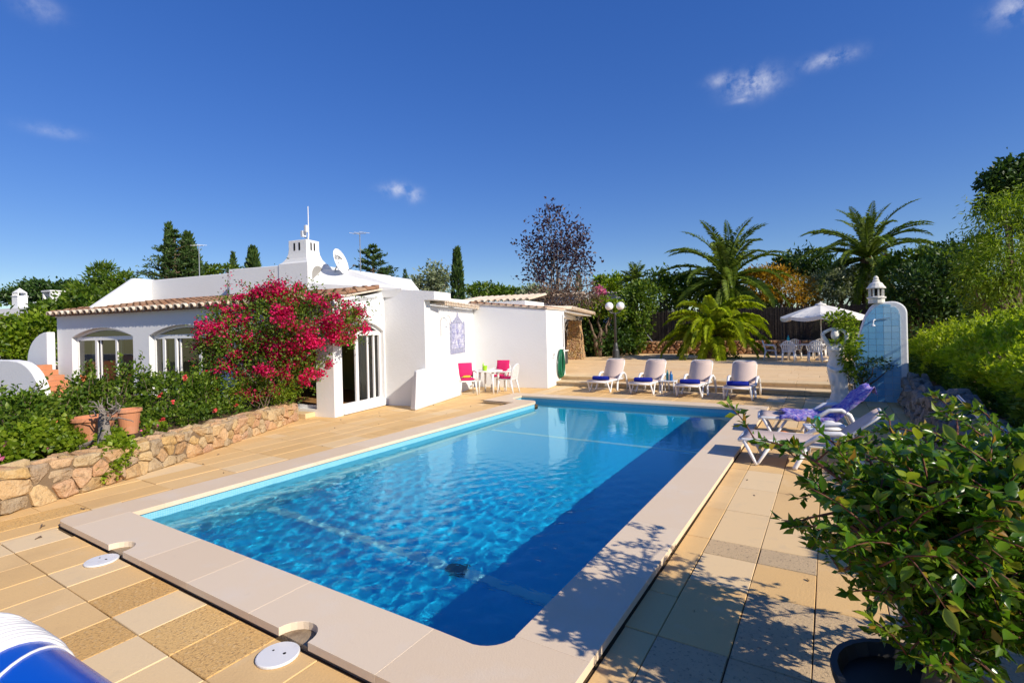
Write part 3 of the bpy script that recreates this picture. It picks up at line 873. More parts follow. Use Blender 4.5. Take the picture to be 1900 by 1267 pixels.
a, b = WIN[2][:2]; arched_window(WIN[2], 'a', T0, [(a + .9, .09, 0), (a + 1.0, .05, .05)], [(a + .06, a + .95, .03), (a + .95, a + 1.85, .075)])
arched_window((-6.24, -4.56, FLOOR - .02, 2.04, 2.30), 'b', FA1 - .10, [(-5.56, .10, 0.0), (-5.47, .05, .05), (-5.12, .05, 0), (-4.86, .045, .0), (-4.80, .03, .05)], [(-5.55, -5.1, .03), (-5.1, -4.6, .06)])
g = MB(); g.box(FA1 - .001, FA1 + .05, -6.24, -4.5, .02, FLOOR - .025); g.build('door_sill', MT['pvc'], villa, bevel=.006)

# ---- lean-to roof: a core slab and barrel tiles laid one by one
RB0, RB1, RZ0, RZ1 = FB - .22, -4.42, EAVE_Z + .13, 3.26
slope = (RZ1 - RZ0) / (RB1 - RB0)
g = MB()
g.slab([(FA0 - .12, RB0 + .06, RZ0 - .05), (FA1 + .03, RB0 + .06, RZ0 - .05), (FA1 + .03, RB1, RZ1 - .06), (FA0 - .12, RB1, RZ1 - .06)], (0, 0, .04))
g.build('roof_core', MT['tile_edge'], villa)
def barrel(length, r0, r1, th=.014, n_=7):
    """half-round tile along +y, apex up, open below"""
    V = []; F = []
    for (yy, rr) in ((0, r0), (length, r1)):
        for (dr) in (0, -th):
            for k in range(n_ + 1):
                t = math.pi * k / n_
                V.append(((rr + dr) * math.cos(t), yy, (rr + dr) * math.sin(t) * 1.0))
    m_ = n_ + 1
    for k in range(n_):
        F.append((k, k + 1, 2 * m_ + k + 1, 2 * m_ + k))
        F.append((m_ + k, 3 * m_ + k, 3 * m_ + k + 1, m_ + k + 1))
        F.append((k, m_ + k, m_ + k + 1, k + 1))
    F.append((0, 2 * m_, 3 * m_, m_)); F.append((n_, m_ + n_, 3 * m_ + n_, 2 * m_ + n_))
    mb = MB(); mb.add(V, F); return mb
PITCH = .315
tmesh = barrel(.47, .105, .085).mesh('roof_tile', MT['tile_roof'], True)
emesh = barrel(.30, .115, .10, .03).mesh('eave_tile', MT['tile_edge'], True)
ncol = int((FA1 - FA0 + .1) / PITCH); rows = 6
ang = math.atan(slope)
rs = random.Random(3)
pan = MB()
for i in range(ncol + 1):
    xc_ = FA0 - .06 + PITCH * (i + .25)
    o = link('eave_tile', emesh, villa); o.location = (xc_, RB0 - .02, RZ0 - .035); o.rotation_euler = (ang, 0, rs.uniform(-.02, .02))
    if i < ncol:
        # under tile: channel between two covers, its end visible under the eave
        pan.M = Matrix.Translation((xc_ + PITCH / 2, RB0 + .01, RZ0 + .015)) @ Matrix.Rotation(ang, 4, 'X') @ Matrix.Rotation(math.pi, 4, 'Y')
        pb = barrel(2.36, .115, .115, .02); pan.add(pb.v, pb.f)
    for j in range(rows):
        y_ = RB0 + .06 + j * .385
        o = link('roof_tile', tmesh, villa); o.location = (xc_ + rs.uniform(-.008, .008), y_, RZ0 - .01 + (y_ - RB0) * slope + .012 * (1)); o.rotation_euler = (ang - .03, 0, rs.uniform(-.03, .03))
pan.M = None
pan.build('channel_tiles', MT['tile_roof'], villa, smooth=True, kind='stuff')
# plaster band under the eave
g = MB(); g.box(FA0 + .01, FA1 - .01, FB - .05, FB - .002, EAVE_Z + .02, EAVE_Z + .085); g.build('eave_band', MT['plaster'], villa)

# ---- main block behind, parapets, chimney
g = MB()
g.box(-13.2, FA1 - .02, -4.40, 5.0, 0, 3.18) if False else None
g.box(-13.0, FA1 - .26, -2.88, 5.0, 0, 3.15)
g.box(-13.0, FA1 - .26, -4.39, -2.88, 2.70, 3.15)
g.build('main_block', MT['plaster'], villa)
g = MB(); g.slab([(-13.0, -6.35, 2.98), (-13.0, -5.0, 4.05), (-13.0, -4.3, 4.05), (-13.0, -4.3, 2.98)], (-.22, 0, 0)); g.build('sloping_parapet', MT['plaster'], villa, bevel=.02)
g = MB(); g.box(-13.0 + .003, -8.56, -4.45, -1.0, 3.0, 4.03); g.build('roof_room', MT['plaster'], villa, bevel=.02)
g = MB(); g.slab([(-8.55, -5.0, 3.05), (-5.44, -5.0, 3.05), (-5.44, -5.0, 4.02), (-8.55, -5.0, 4.05)], (0, 4.0, 0)); g.build('roof_room', MT['plaster'], villa, bevel=.02)
# sloping white fillet that runs from the chimney down to the corner
g = MB()
Va = [(-5.44, -5.003, 3.45), (-2.62, -4.52, 3.19), (-2.62, -4.05, 3.47), (-4.4, -4.4, 3.80), (-5.44, -4.45, 3.90), (-5.44, -3.6, 3.2), (-2.62, -3.4, 3.05), (-5.44, -5.0, 3.0), (-2.62, -4.45, 2.96)]
g.add(Va, [(0, 1, 2, 3, 4), (4, 3, 2, 6, 5), (1, 8, 6, 2), (7, 8, 1, 0), (0, 4, 5, 7), (5, 6, 8, 7)])
g.build('roof_fillet', MT['plaster'], villa)
# chimney: flared shoulders, slits and a round-arched niche
chim = MB()
CA0, CA1, CB0, CB1 = -6.50, -5.40, -5.02, -4.15
prof = [(0, 3.3), (0, 4.05), (.11, 4.10), (.21, 4.20), (.27, 4.33), (.29, 4.47), (.29, 4.72)]
V = []; F = []
for (ins, z_) in prof:
    V += [(CA0 + ins * 1.15, CB0 + ins * .25, z_), (CA1 - ins * .35, CB0 + ins * .25, z_), (CA1 - ins * .35, CB1 - ins, z_), (CA0 + ins * 1.15, CB1 - ins, z_)]
for i in range(len(prof) - 1):
    for k in range(4): F.append((4 * i + k, 4 * i + (k + 1) % 4, 4 * i + 4 + (k + 1) % 4, 4 * i + 4 + k))
F.append(tuple(4 * (len(prof) - 1) + k for k in range(4)))
chim.add(V, F)
chimney = chim.build('chimney', MT['plaster'], villa, bevel=.012)
g = MB()
fx0, fx1 = CA0 + .29 * 1.15, CA1 - .29 * .35; fy = CB0 + .0725
for t in (.34, .62):
    g = MB(); xx = fx0 + (fx1 - fx0) * t; g.box(xx - .028, xx + .028, fy - .006, fy + .03, 4.42, 4.64); g.build('vent_slit', MT['dark'], chimney)
for t in (.3, .55):
    g = MB(); yy = fy + (CB1 - .29 - fy) * t + .03; g.box(fx1 - .03, fx1 + .006, yy - .025, yy + .025, 4.42, 4.64); g.build('vent_slit', MT['dark'], chimney)
g = MB(); nich = [(CA1 + .004, CB0 + .30 + .24 * math.cos(t) + .1, 3.70 + .30 * max(math.sin(t), 0) if False else 3.72 + .26 * math.sin(t)) for t in [math.pi * k / 12 for k in range(13)]] + [(CA1 + .004, CB0 + .16, 3.42), (CA1 + .004, CB0 + .64, 3.42)]
g.add(nich, [tuple(range(len(nich)))]); g.build('arched_niche', mat('niche_shade_grey', (.30, .29, .27), .9, .1), chimney)  # flat patch: the recess's shade put into a grey colour

# ---- corner wall, leaning wall with the tile picture, pool shed
g = MB(); g.box(FA1 + .002, -1.93, -4.5, -4.2, 0, 2.84); g.build('corner_wall', MT['plaster'], villa)
g = MB(); g.slab([(FA1 + .002, -4.5, 2.841), (-1.62, -4.5, 2.841), (-1.62, -4.5, 3.06), (FA1 + .002, -4.5, 3.22)], (0, .9, 0)); g.build('corner_parapet', MT['plaster'], villa)
AZ0, AZ1 = Vector((-1.93, -4.48, 0)), Vector((-2.72, 0.0, 0))
AZD = (AZ1 - AZ0).normalized(); AZN = Vector((AZD.y, -AZD.x, 0))
AZL = (AZ1 - AZ0).length
g = MB(); AZs = AZ0 + AZD * .285; g.slab([AZs, AZ1, AZ1 + Vector((0, 0, 2.72)), AZs + Vector((0, 0, 2.72))], -AZN * .3); g.build('picture_wall', MT['plaster'], villa)
# buttress at its foot, leaning against the corner
g = MB()
bb = [(-2.06, -5.10), (-1.82, -5.2), (-2.06, -2.22), (-2.42, -2.18)]
bt = [(-2.02, -4.93), (-1.88, -5.0), (-2.13, -2.30), (-2.40, -2.24)]
V = [(x_, y_, 0) for x_, y_ in bb] + [(x_, y_, zz) for (x_, y_), zz in zip(bt, (1.0, 1.0, 1.04, 1.06))]
g.add(V, [(3, 2, 1, 0), (4, 5, 6, 7), (0, 1, 5, 4), (1, 2, 6, 5), (2, 3, 7, 6), (3, 0, 4, 7)])
g.build('buttress', MT['plaster'], villa, bevel=.05, seg=4)
# shed walls
g = MB(); g.slab([(-2.75, .002, 0), (0, .002, 0), (0, .002, 2.64), (-2.75, .002, 2.92)], (0, .22, 0)); g.build('shed_front_wall', MT['plaster'], villa, bevel=.01)
g = MB(); g.slab([(0, .225, 0), (0, 2.15, 0), (0, 2.15, 2.64), (0, .225, 2.64)], (-.22, 0, 0)); g.build('shed_side_wall', MT['plaster'], villa, bevel=.01)
g = MB(); g.slab([(-2.9, -.03, 2.94), (.04, -.03, 2.66), (.04, 2.2, 2.66), (-2.9, 2.2, 2.94)], (0, 0, .05)); g.build('shed_roof', MT['tile_edge'], villa)
g = MB()
for i in range(11):
    t = i / 10; x_ = -2.8 + 2.75 * t; z_ = 2.985 - .28 * t
    g.M = Matrix.Translation((x_, -.05, z_)); pb = barrel(2.2, .05, .05, .012, 5); g.add(pb.v, pb.f)
g.M = None; g.build('shed_tiles', MT['tile_roof'], villa, smooth=True, kind='stuff')
# tiled eave over the picture wall
g = MB(); ge = MB()
n_ = 26
for i in range(n_):
    p = AZ0 + AZD * (.52 + (AZL - .52) * (i + .5) / n_)
    rz_ = math.atan2(AZN.y, AZN.x)
    Mx = Matrix.Translation((p.x + AZN.x * .24, p.y + AZN.y * .24, 2.80)) @ Matrix.Rotation(rz_ + math.pi / 2, 4, 'Z') @ Matrix.Rotation(R(11), 4, 'X')
    g.M = Mx; pb = barrel(.85, .07, .06, .014, 6); g.add(pb.v, pb.f)
    ge.M = Matrix.Translation((0, 0, -.065)) @ Mx; pb = barrel(.3, .058, .058, .014, 6); ge.add(pb.v, pb.f)
g.M = None; ge.M = None
g.build('eave_tiles', MT['tile_edge'], villa, smooth=True, kind='stuff'); ge.build('eave_corbel_tiles', MT['tile_edge'], villa, smooth=True, kind='stuff')
g = MB(); AZq = AZ0 + AZD * .45; g.slab([AZq + AZN * .12 + Vector((0, 0, 2.721)), AZ1 + AZN * .12 + Vector((0, 0, 2.721)), AZ1 - AZN * .7 + Vector((0, 0, 2.87)), AZq - AZN * .7 + Vector((0, 0, 2.87))], (0, 0, .05)); g.build('eave_board', MT['plaster'], villa)
# low ridge roof behind the shed
g = MB()
for i in range(12):
    g.M = Matrix.Translation((-4.0 + i * .24, 1.2 + i * .06, 3.06 + .004 * i)) @ Matrix.Rotation(R(8), 4, 'X'); pb = barrel(2.2, .1, .09, .02, 6); g.add(pb.v, pb.f)
g.M = None; g.build('back_roof_tiles', MT['tile_edge'], villa, smooth=True, kind='stuff')
g = MB(); g.box(-4.2, -1.2, 1.2, 3.4, 2.0, 3.05); g.build('back_wall', MT['plaster'], villa)
# door handle of the shed and wires on the plaster
g = MB(); g.tube([(.03, .62, 1.05), (.05, .62, 1.05), (.05, .62, 1.15)], .012, 6); g.lathe([(.03, 0), (.03, .012)], 10, (.012, .62, .98)); g.build('door_handle', MT['metal_dark'], villa)
g = MB(); g.tube([(.02, 1.9, 1.3), (.02, 1.9, 2.5)], .015, 6); g.build('drain_pipe', MT['steel'], villa)
g = MB(); g.tube([(FA1 + .012, -4.56, 3.0), (FA1 + .012, -4.58, 2.4), (FA1 + .012, -4.63, 2.2)], .01, 5); g.box(FA1 + .002, FA1 + .03, -4.66, -4.60, 2.48, 2.62); g.build('wall_cable', MT['plaster'], villa)

# ---- things fixed to or standing on the villa
# tile picture
def picmat():
    m, nt, N, L = _nt('blue_white_painted_tile')
    out = N.new('ShaderNodeOutputMaterial'); b = N.new('ShaderNodeBsdfPrincipled'); L.new(b.outputs[0], out.inputs[0]); b.inputs['Roughness'].default_value = .2
    g_ = N.new('ShaderNodeNewGeometry')
    f1 = noise_node(nt, 5.0, 5, .62, g_.outputs['Position'], .9)
    f2 = noise_node(nt, 17, 4, .6, g_.outputs['Position'], .5)
    c = ramp_node(nt, [(.34, (.10, .10, .36)), (.45, (.24, .25, .50)), (.52, (.50, .50, .64)), (.62, (.70, .70, .74))], f1)
    c = mixc(nt, .35, c, ramp_node(nt, [(.36, (.14, .14, .40)), (.56, (.72, .72, .76))], f2))
    L.new(c, b.inputs['Base Color']); return m
MT['azulejo'] = picmat()
MT['azulejo_edge'] = mat('blue_grey_border_tile', (.27, .28, .42), .25, .5, stain=[((.55, .55, .62), 14, .5, .62, .8)])
def azp(s, z, d=0.0):
    p = AZ0 + AZD * s + AZN * d; return hw(p.x, p.y, z)
S0, S1, Z0, Z1 = 1.98, 3.48, 1.28, 2.24
pic = thing('tile_picture', 'blue and white painted tile picture with pointed top on the white wall', 'tile picture', azp((S0 + S1) / 2, Z0, .0), 0)
ix = pic.location.copy()
cols_, rows_ = 9, 6
for r_ in range(rows_):
    for c_ in range(cols_):
        s_a, s_b = S0 + (S1 - S0) * c_ / cols_ + .003, S0 + (S1 - S0) * (c_ + 1) / cols_ - .003
        z_a, z_b = Z0 + (Z1 - Z0) * r_ / rows_ + .003, Z0 + (Z1 - Z0) * (r_ + 1) / rows_ - .003
        edge = c_ in (0, cols_ - 1) or r_ == 0
        mb = MB(); mb.slab([azp(s_a, z_a, .004) - ix, azp(s_b, z_a, .004) - ix, azp(s_b, z_b, .004) - ix, azp(s_a, z_b, .004) - ix], (azp(0, 0, .016) - azp(0, 0, .004)))
        mb.build('tile', MT['azulejo_edge' if edge else 'azulejo'], pic)
mid = (S0 + S1) / 2
top = [(S0, Z1 + .003), (S1, Z1 + .003), (S1 - .03, Z1 + .08), (S1 - .22, Z1 + .03), (S1 - .38, Z1 + .10), (mid + .24, Z1 + .15), (mid + .13, Z1 + .20), (mid, Z1 + .36), (mid - .13, Z1 + .20), (mid - .24, Z1 + .15), (S0 + .38, Z1 + .10), (S0 + .22, Z1 + .03), (S0 + .03, Z1 + .08)]
mb = MB(); mb.slab([azp(s, z, .004) - ix for s, z in top], (azp(0, 0, .016) - azp(0, 0, .004))); mb.build('crest', MT['azulejo_edge'], pic)
# wrought bracket
br = MB(); s_b = 1.16
pts = [azp(s_b, 1.86, .03), azp(s_b, 2.3, .03)] + [azp(s_b + .28 - .28 * math.cos(t), 2.3 + .17 * math.sin(t), .03 + .10 * math.sin(t / 2)) for t in [math.pi * k / 8 for k in range(1, 9)]] + [azp(s_b + .50, 2.22, .13), azp(s_b + .38, 2.22, .13)]
br.tube(pts, .012, 6); o = br.build('wall_bracket', mat('white_painted_iron', (.62, .6, .57), .5)); tag(o, 'thin white iron hook bracket on the wall left of the tile picture', 'bracket')
# satellite dish
dish_at = hw(-4.72, -4.42, 3.9)
dish = thing('satellite_dish', 'white oval satellite dish beside the flared chimney on the roof', 'satellite dish', dish_at, 0)
mb = MB(); V = []; F = []
nr, na = 6, 24
aim = Vector((.9, .30, .32)).normalized(); ex = aim.cross(UPV).normalized(); ey = ex.cross(aim)
for i in range(nr + 1):
    r_ = i / nr
    for k in range(na):
        t = 2 * math.pi * k / na
        V.append(ex * (r_ * .33 * math.cos(t)) + ey * (r_ * .40 * math.sin(t)) - aim * (.10 * (1 - r_ * r_)))
for i in range(nr):
    for k in range(na): F.append((i * na + k, i * na + (k + 1) % na, (i + 1) * na + (k + 1) % na, (i + 1) * na + k))
mb.add([p + Vector((0, 0, .18)) for p in V], F); dd = mb.build('reflector', MT['pvc'], dish, smooth=True)
so = dd.modifiers.new('solid', 'SOLIDIFY'); so.thickness = .012
mb = MB(); mb.tube([Vector((0, 0, .18)) - aim * .08, Vector((0, 0, .02)) - aim * .22, Vector((0, 0, -.25)) - aim * .22], .02, 6); mb.build('mast', MT['steel'], dish)
mb = MB(); mb.tube([Vector((0, 0, -.2)), Vector((0, 0, -.12)) + aim * .40], .010, 6); mb.ball(Vector((0, 0, -.09)) + aim * .42, .035, 8, 6); mb.build('receiver_arm', MT['metal_dark'], dish)
# lettering on the dish: four dark grey capitals
f_ = bpy.data.curves.new('dish_lettering', 'FONT'); f_.body = 'ZON'; f_.size = .17; f_.align_x = 'CENTER'; f_.align_y = 'CENTER'; f_.extrude = .002
tmp = bpy.data.objects.new('tmp_text', f_); col.objects.link(tmp)
bpy.context.view_layer.update()
tme = bpy.data.meshes.new_from_object(tmp.evaluated_get(bpy.context.evaluated_depsgraph_get())); bpy.data.objects.remove(tmp)
tme.materials.append(mat('dark_grey_print', (.10, .10, .09), .6))
lt = link('lettering', tme, dish)
Mx = Matrix((-ex, ey, aim)).transposed() if False else Matrix((ex, ey, ex.cross(ey))).transposed()
zdir = ex.cross(ey)
if zdir.dot(aim) < 0: Mx = Matrix((-ex, ey, aim)).transposed()
lt.matrix_local = Matrix.Translation(Vector((0, 0, .18)) + ey * .15 - aim * .055) @ Mx.to_4x4()
# mast with white radio boxes on the chimney
mst = thing('radio_mast', 'white radio mast with two white boxes on top of the flared chimney', 'mast', hw(-5.62, -4.75, 4.72), 0)
mb = MB(); mb.tube([(0, 0, 0), (.02, 0, .12), (.03, 0, .2)], .022, 6); mb.tube([(.03, 0, .15), (.03, 0, .98)], [.016, .012], 6); mb.build('pole', MT['pvc'], mst)
mb = MB(); mb.box(-.02, .08, -.12, -.03, .22, .42); mb.box(-.17, -.06, -.13, .0, .10, .28); mb.build('radio_box', MT['pvc'], mst, bevel=.012)
mb = MB(); mb.tube([(-.1, -.05, .1), (-.03, 0, .05), (.03, 0, .1)], .012, 6); mb.build('clamp', MT['metal_dark'], mst)
# television aerials
def aerial(base, h, arms, label):
    t = thing('tv_aerial', label, 'aerial', base, 0, 'aerials on the flat roof')
    mb = MB(); mb.tube([(0, 0, 0), (0, 0, h)], .016, 6); mb.build('pole', MT['steel'], t)
    mb = MB(); mb.bar((-.22, -.06, h), (.2, .05, h - .03), .018, .018)
    for k in range(arms):
        f = -.18 + .34 * k / max(arms - 1, 1); mb.bar((f - .04, f * .2 - .16, h), (f + .04, f * .2 + .16, h), .010, .010)
    mb.build('boom', MT['steel'], t); return t
aerial(hw(-13.0 + .3, -2.9, 4.03), 1.42, 3, 'thin television aerial on the flat roof in front of the cedar')
aerial(hw(-4.3, -4.1, 3.6), 1.32, 3, 'thin television aerial right of the satellite dish')
# ================================================================== garden on the left and back
def dep(p): return (Vector(p) - Vector((0, 0, CAM_H))).dot(FWD)
def pt(u, v, d):
    """point at depth d along the line of sight of photo pixel (u, v)"""
    du, dv = u - 950.0, -(v - 611.3)
    c, s = math.cos(ROLL), math.sin(ROLL)
    return Vector((0, 0, CAM_H)) + (FWD * FPX + RGT * (du * c + dv * s) + UPV * (-du * s + dv * c)) * (d / FPX)
def pb(u, v, ru, rv, d, thick=None):
    p = pt(u, v, d); k = d / FPX
    t = thick if thick else ru * k
    m_ = (ru * k + t) / 2
    return (p.x, p.y, p.z, m_, m_, rv * k)
# ---- rubble masonry: stones cut from a Voronoi net
def voronoi(w, h, pts):
    out_ = []
    for i, (px, py) in enumerate(pts):
        poly = [(0, 0), (w, 0), (w, h), (0, h)]
        near = sorted(range(len(pts)), key=lambda j: (pts[j][0] - px) ** 2 + (pts[j][1] - py) ** 2)[1:22]
        for j in near:
            qx, qy = pts[j]; mx_, my_ = (px + qx) / 2, (py + qy) / 2; nx_, ny_ = qx - px, qy - py
            np_ = []
            for k in range(len(poly)):
                a_, b_ = poly[k], poly[(k + 1) % len(poly)]
                da = (a_[0] - mx_) * nx_ + (a_[1] - my_) * ny_; db = (b_[0] - mx_) * nx_ + (b_[1] - my_) * ny_
                if da <= 0: np_.append(a_)
                if da * db < 0:
                    t = da / (da - db); np_.append((a_[0] + (b_[0] - a_[0]) * t, a_[1] + (b_[1] - a_[1]) * t))
            poly = np_
            if len(poly) < 3: break
        if len(poly) >= 3: out_.append(poly)
    return out_
def stone_into(mb, poly, frame, rr, gap=.012, bulge=.05, back=.08):
    """frame(s, z, d) -> point; one pillow-faced stone"""
    cxm = sum(p[0] for p in poly) / len(poly); cym = sum(p[1] for p in poly) / len(poly)
    ext = max(math.hypot(p[0] - cxm, p[1] - cym) for p in poly)
    if ext < .03: return
    # cut corners so that stones look broken, not polygonal
    q = []
    for k in range(len(poly)):
        a_, b_ = poly[k], poly[(k + 1) % len(poly)]
        if math.hypot(b_[0] - a_[0], b_[1] - a_[1]) < .02: continue
        for t in (.13, .87): q.append((a_[0] + (b_[0] - a_[0]) * t, a_[1] + (b_[1] - a_[1]) * t))
    if len(q) < 3: return
    n_ = len(q)
    f = max(1 - gap / ext * 1.3, .55)
    bl = bulge * rr.uniform(.5, 1.3); tx, ty = rr.uniform(-.25, .25), rr.uniform(-.25, .25)
    def ring(sc_, d_, jit):
        o_ = []
        for (x_, y_) in q:
            dx, dy = (x_ - cxm) * sc_, (y_ - cym) * sc_
            o_.append(frame(cxm + dx + rr.uniform(-jit, jit), cym + dy + rr.uniform(-jit, jit), d_ + (dx * tx + dy * ty) * (1 if d_ > 0 else 0) + (rr.uniform(-.012, .012) if d_ > 0 else 0)))
        return o_
    V = ring(f, -back, 0) + ring(f, bl * .35, .006) + ring(f * .72, bl, .01) + [frame(cxm, cym, bl * 1.12)]
    F = []
    for r_ in range(2):
        for k in range(n_): F.append((r_ * n_ + k, r_ * n_ + (k + 1) % n_, (r_ + 1) * n_ + (k + 1) % n_, (r_ + 1) * n_ + k))
    for k in range(n_): F.append((2 * n_ + k, 2 * n_ + (k + 1) % n_, 3 * n_))
    mb.add(V, F)
def jitter_pts(w, h, sx, sy, rr, j=.38):
    o_ = []; nx_, ny_ = max(1, round(w / sx)), max(1, round(h / sy))
    for b_ in range(ny_):
        for a_ in range(nx_):
            o_.append(((a_ + .5 + (.5 if b_ % 2 else 0) * .8 + rr.uniform(-j, j)) * w / nx_, (b_ + .5 + rr.uniform(-j, j)) * h / ny_))
    return [(min(max(x_, .01), w - .01), min(max(y_, .01), h - .01)) for x_, y_ in o_]
# planter wall: low dry-stone wall that follows the deck
wallpts = [Vector((-7.45, .30, 0)), Vector((-8.05, 1.75, 0)), Vector((-8.42, 3.12, 0)), Vector((-9.21, 4.74, 0)), Vector((-10.5, 7.32, 0)), Vector((-11.15, 7.55, 0))]
tops = [.54, .52, .48, .44, .40, .40]
planter = thing('planter_wall', 'low dry-stone planter wall of golden rubble along the left side of the deck', 'stone wall', (-9.0, 4.5, 0))
off = planter.location
rr = random.Random(21)
core = MB()
for i in range(len(wallpts) - 1):
    A, B = wallpts[i], wallpts[i + 1]; d = (B - A); Lw = d.length; d.normalize(); nrm = Vector((d.y, -d.x, 0))
    h0, h1 = tops[i], tops[i + 1]; hm = max(h0, h1)
    def frame(s, z, dd, A=A, d=d, nrm=nrm, h0=h0, h1=h1, hm=hm, Lw=Lw):
        zz = z * (h0 + (h1 - h0) * s / Lw) / hm
        p = A + d * s + nrm * (dd - .04 - zz * .05); p.z = zz
        return p - off
    sx = .27 if i < 2 else .24
    for poly in voronoi(Lw, hm, jitter_pts(Lw, hm, sx, .15, rr)):
        mb = MB(); stone_into(mb, poly, frame, rr, gap=.007, bulge=.042)
        if mb.v: mb.build('stone', MT['rubble'], planter)
    def ftop(s, z, dd, A=A, d=d, nrm=nrm, h0=h0, h1=h1, Lw=Lw):
        p = A + d * s + nrm * (-.07 - z); p.z = (h0 + (h1 - h0) * s / Lw) + dd - .015
        return p - off
    for poly in voronoi(Lw, .30, jitter_pts(Lw, .30, .26, .17, rr)):
        mb = MB(); stone_into(mb, poly, ftop, rr, gap=.008, bulge=.035, back=.06)
        if mb.v: mb.build('stone', MT['rubble'], planter)
    q = [A - nrm * .055, B - nrm * .055, B - nrm * .35, A - nrm * .35]
    core.add([p - off for p in q] + [Vector((p.x, p.y, h)) - off for p, h in zip(q, (h0 - .03, h1 - .03, h1 - .03, h0 - .03))],
             [(3, 2, 1, 0), (4, 5, 6, 7), (0, 1, 5, 4), (1, 2, 6, 5), (2, 3, 7, 6), (3, 0, 4, 7)])
core.build('wall_core', MT['mortar'], planter)
# raised bed behind it
g = MB()
bed = [(-7.6, .1), (-8.3, 1.8), (-8.7, 3.2), (-9.5, 4.9), (-10.75, 7.4), tuple(hw(-4.7, -6.60))[:2], tuple(hw(-14.5, -6.60))[:2], (-24, 4.5), (-24, -1.0), (-8, -1.0)]
g.prism([(x_, y_) for x_, y_ in bed], -.3, .36); bedo = g.build('raised_bed', MT['soil']); bedo['kind'] = 'structure'

# ---- curved white stair walls at the left end of the villa
def curve_wall(name, pts_az, b0, b1, label):
    t = MB(); t.slab([hw(a_, b0, z_) for a_, z_ in pts_az], VH * (b1 - b0)); o = t.build(name, MT['plaster'], bevel=.03, seg=3); return tag(o, label, 'wall')
cA = [(-22, -.2), (-12.02, -.2)] + [(-12.02 - 1.35 * (1 - math.cos(t)) , .25 + 1.2 * math.sin(t)) for t in [R(90) * k / 10 for k in range(11)]] + [(-13.6, 1.47), (-22, 1.47)]
curve_wall('curved_stair_wall', cA, -8.1, -7.84, 'white garden wall whose end sweeps down in a curve left of the villa')
cB = [(-22, -.2), (-14.42, -.2), (-14.42, 2.28)] + [(-14.42 - 1.15 * math.sin(t), 2.28 - .95 * (1 - math.cos(t))) for t in [R(90) * k / 8 for k in range(1, 9)]] + [(-16.0, 1.33), (-22, 1.33)]
curve_wall('rising_stair_wall', [(a_, z_) for a_, z_ in cB], -6.80, -6.58, 'white wall rising in a curve up to the left corner of the villa')
st = thing('terracotta_stairs', 'terracotta tiled steps between the curved white walls', 'stairs', hw(-13.6, -7.3, .2), PH)
for k in range(6):
    mb = MB(); mb.box(.75 - k * .32, 1.09 - k * .32, -.50, .48, 0 if k == 0 else .10 + k * .155 - .2, .28 + k * .155); mb.build('step', MT['terracotta'], st, bevel=.01)

# ---- neighbour's white house, far left
nb = thing('neighbour_house', 'distant white flat-roofed house with a small lantern chimney at the left edge', 'house', pt(20, 600, 42), R(14))
k = 42 / FPX
mb = MB(); mb.box(-6, 4.4 * .62, 0, 6, -4, 1.25); mb.build('wall', MT['plaster'], nb)
mb = MB(); mb.box(-6.2, 3.4, -.9, -.02, -4, .05); mb.build('porch_wall', MT['plaster'], nb)
mb = MB()
for i in range(32): mb.M = Matrix.Translation((-6.1 + i * .3, -1.05, .1)) @ Matrix.Rotation(R(9), 4, 'X'); q = barrel(1.0, .13, .12, .02, 5); mb.add(q.v, q.f)
mb.M = None; mb.build('roof_tiles', MT['tile_roof'], nb, smooth=True, kind='stuff')
mb = MB(); mb.box(-.95, -.2, .6, 1.3, 1.2, 2.3); mb.build('chimney_stack', MT['plaster'], nb)
mb = MB(); mb.box(-1.0, -.15, .55, 1.35, 2.3, 2.36); mb.add([(-.95, .6, 2.62), (-.2, .6, 2.62), (-.2, 1.3, 2.62), (-.95, 1.3, 2.62), (-.575, .95, 3.05)], [(0, 1, 4), (1, 2, 4), (2, 3, 4), (3, 0, 4), (3, 2, 1, 0)]); mb.build('chimney_cap', MT['plaster'], nb)
mb = MB()
for x_ in (-.9, -.66, -.49, -.25): mb.box(x_ - .04, x_ + .04, .62, .70, 2.361, 2.618); mb.box(x_ - .04, x_ + .04, 1.2, 1.28, 2.361, 2.618)
mb.build('chimney_posts', MT['plaster'], nb)
nb2 = thing('neighbour_chimney_block', 'white chimney block with dark opening among the trees at the far left', 'chimney', pt(100, 562, 34), R(10))
mb = MB(); mb.box(-.45, .45, -.4, .4, -3.5, .25); mb.box(-.45, -.34, -.4, .4, .251, .72); mb.box(.34, .45, -.4, .4, .251, .72); mb.box(-.5, .5, -.45, .45, .721, .82); mb.build('stack', MT['plaster'], nb2)
mb = MB(); mb.box(-1.7, -.75, -.4, .4, -3.5, .12); mb.build('low_block', MT['plaster'], nb2, bevel=.06)

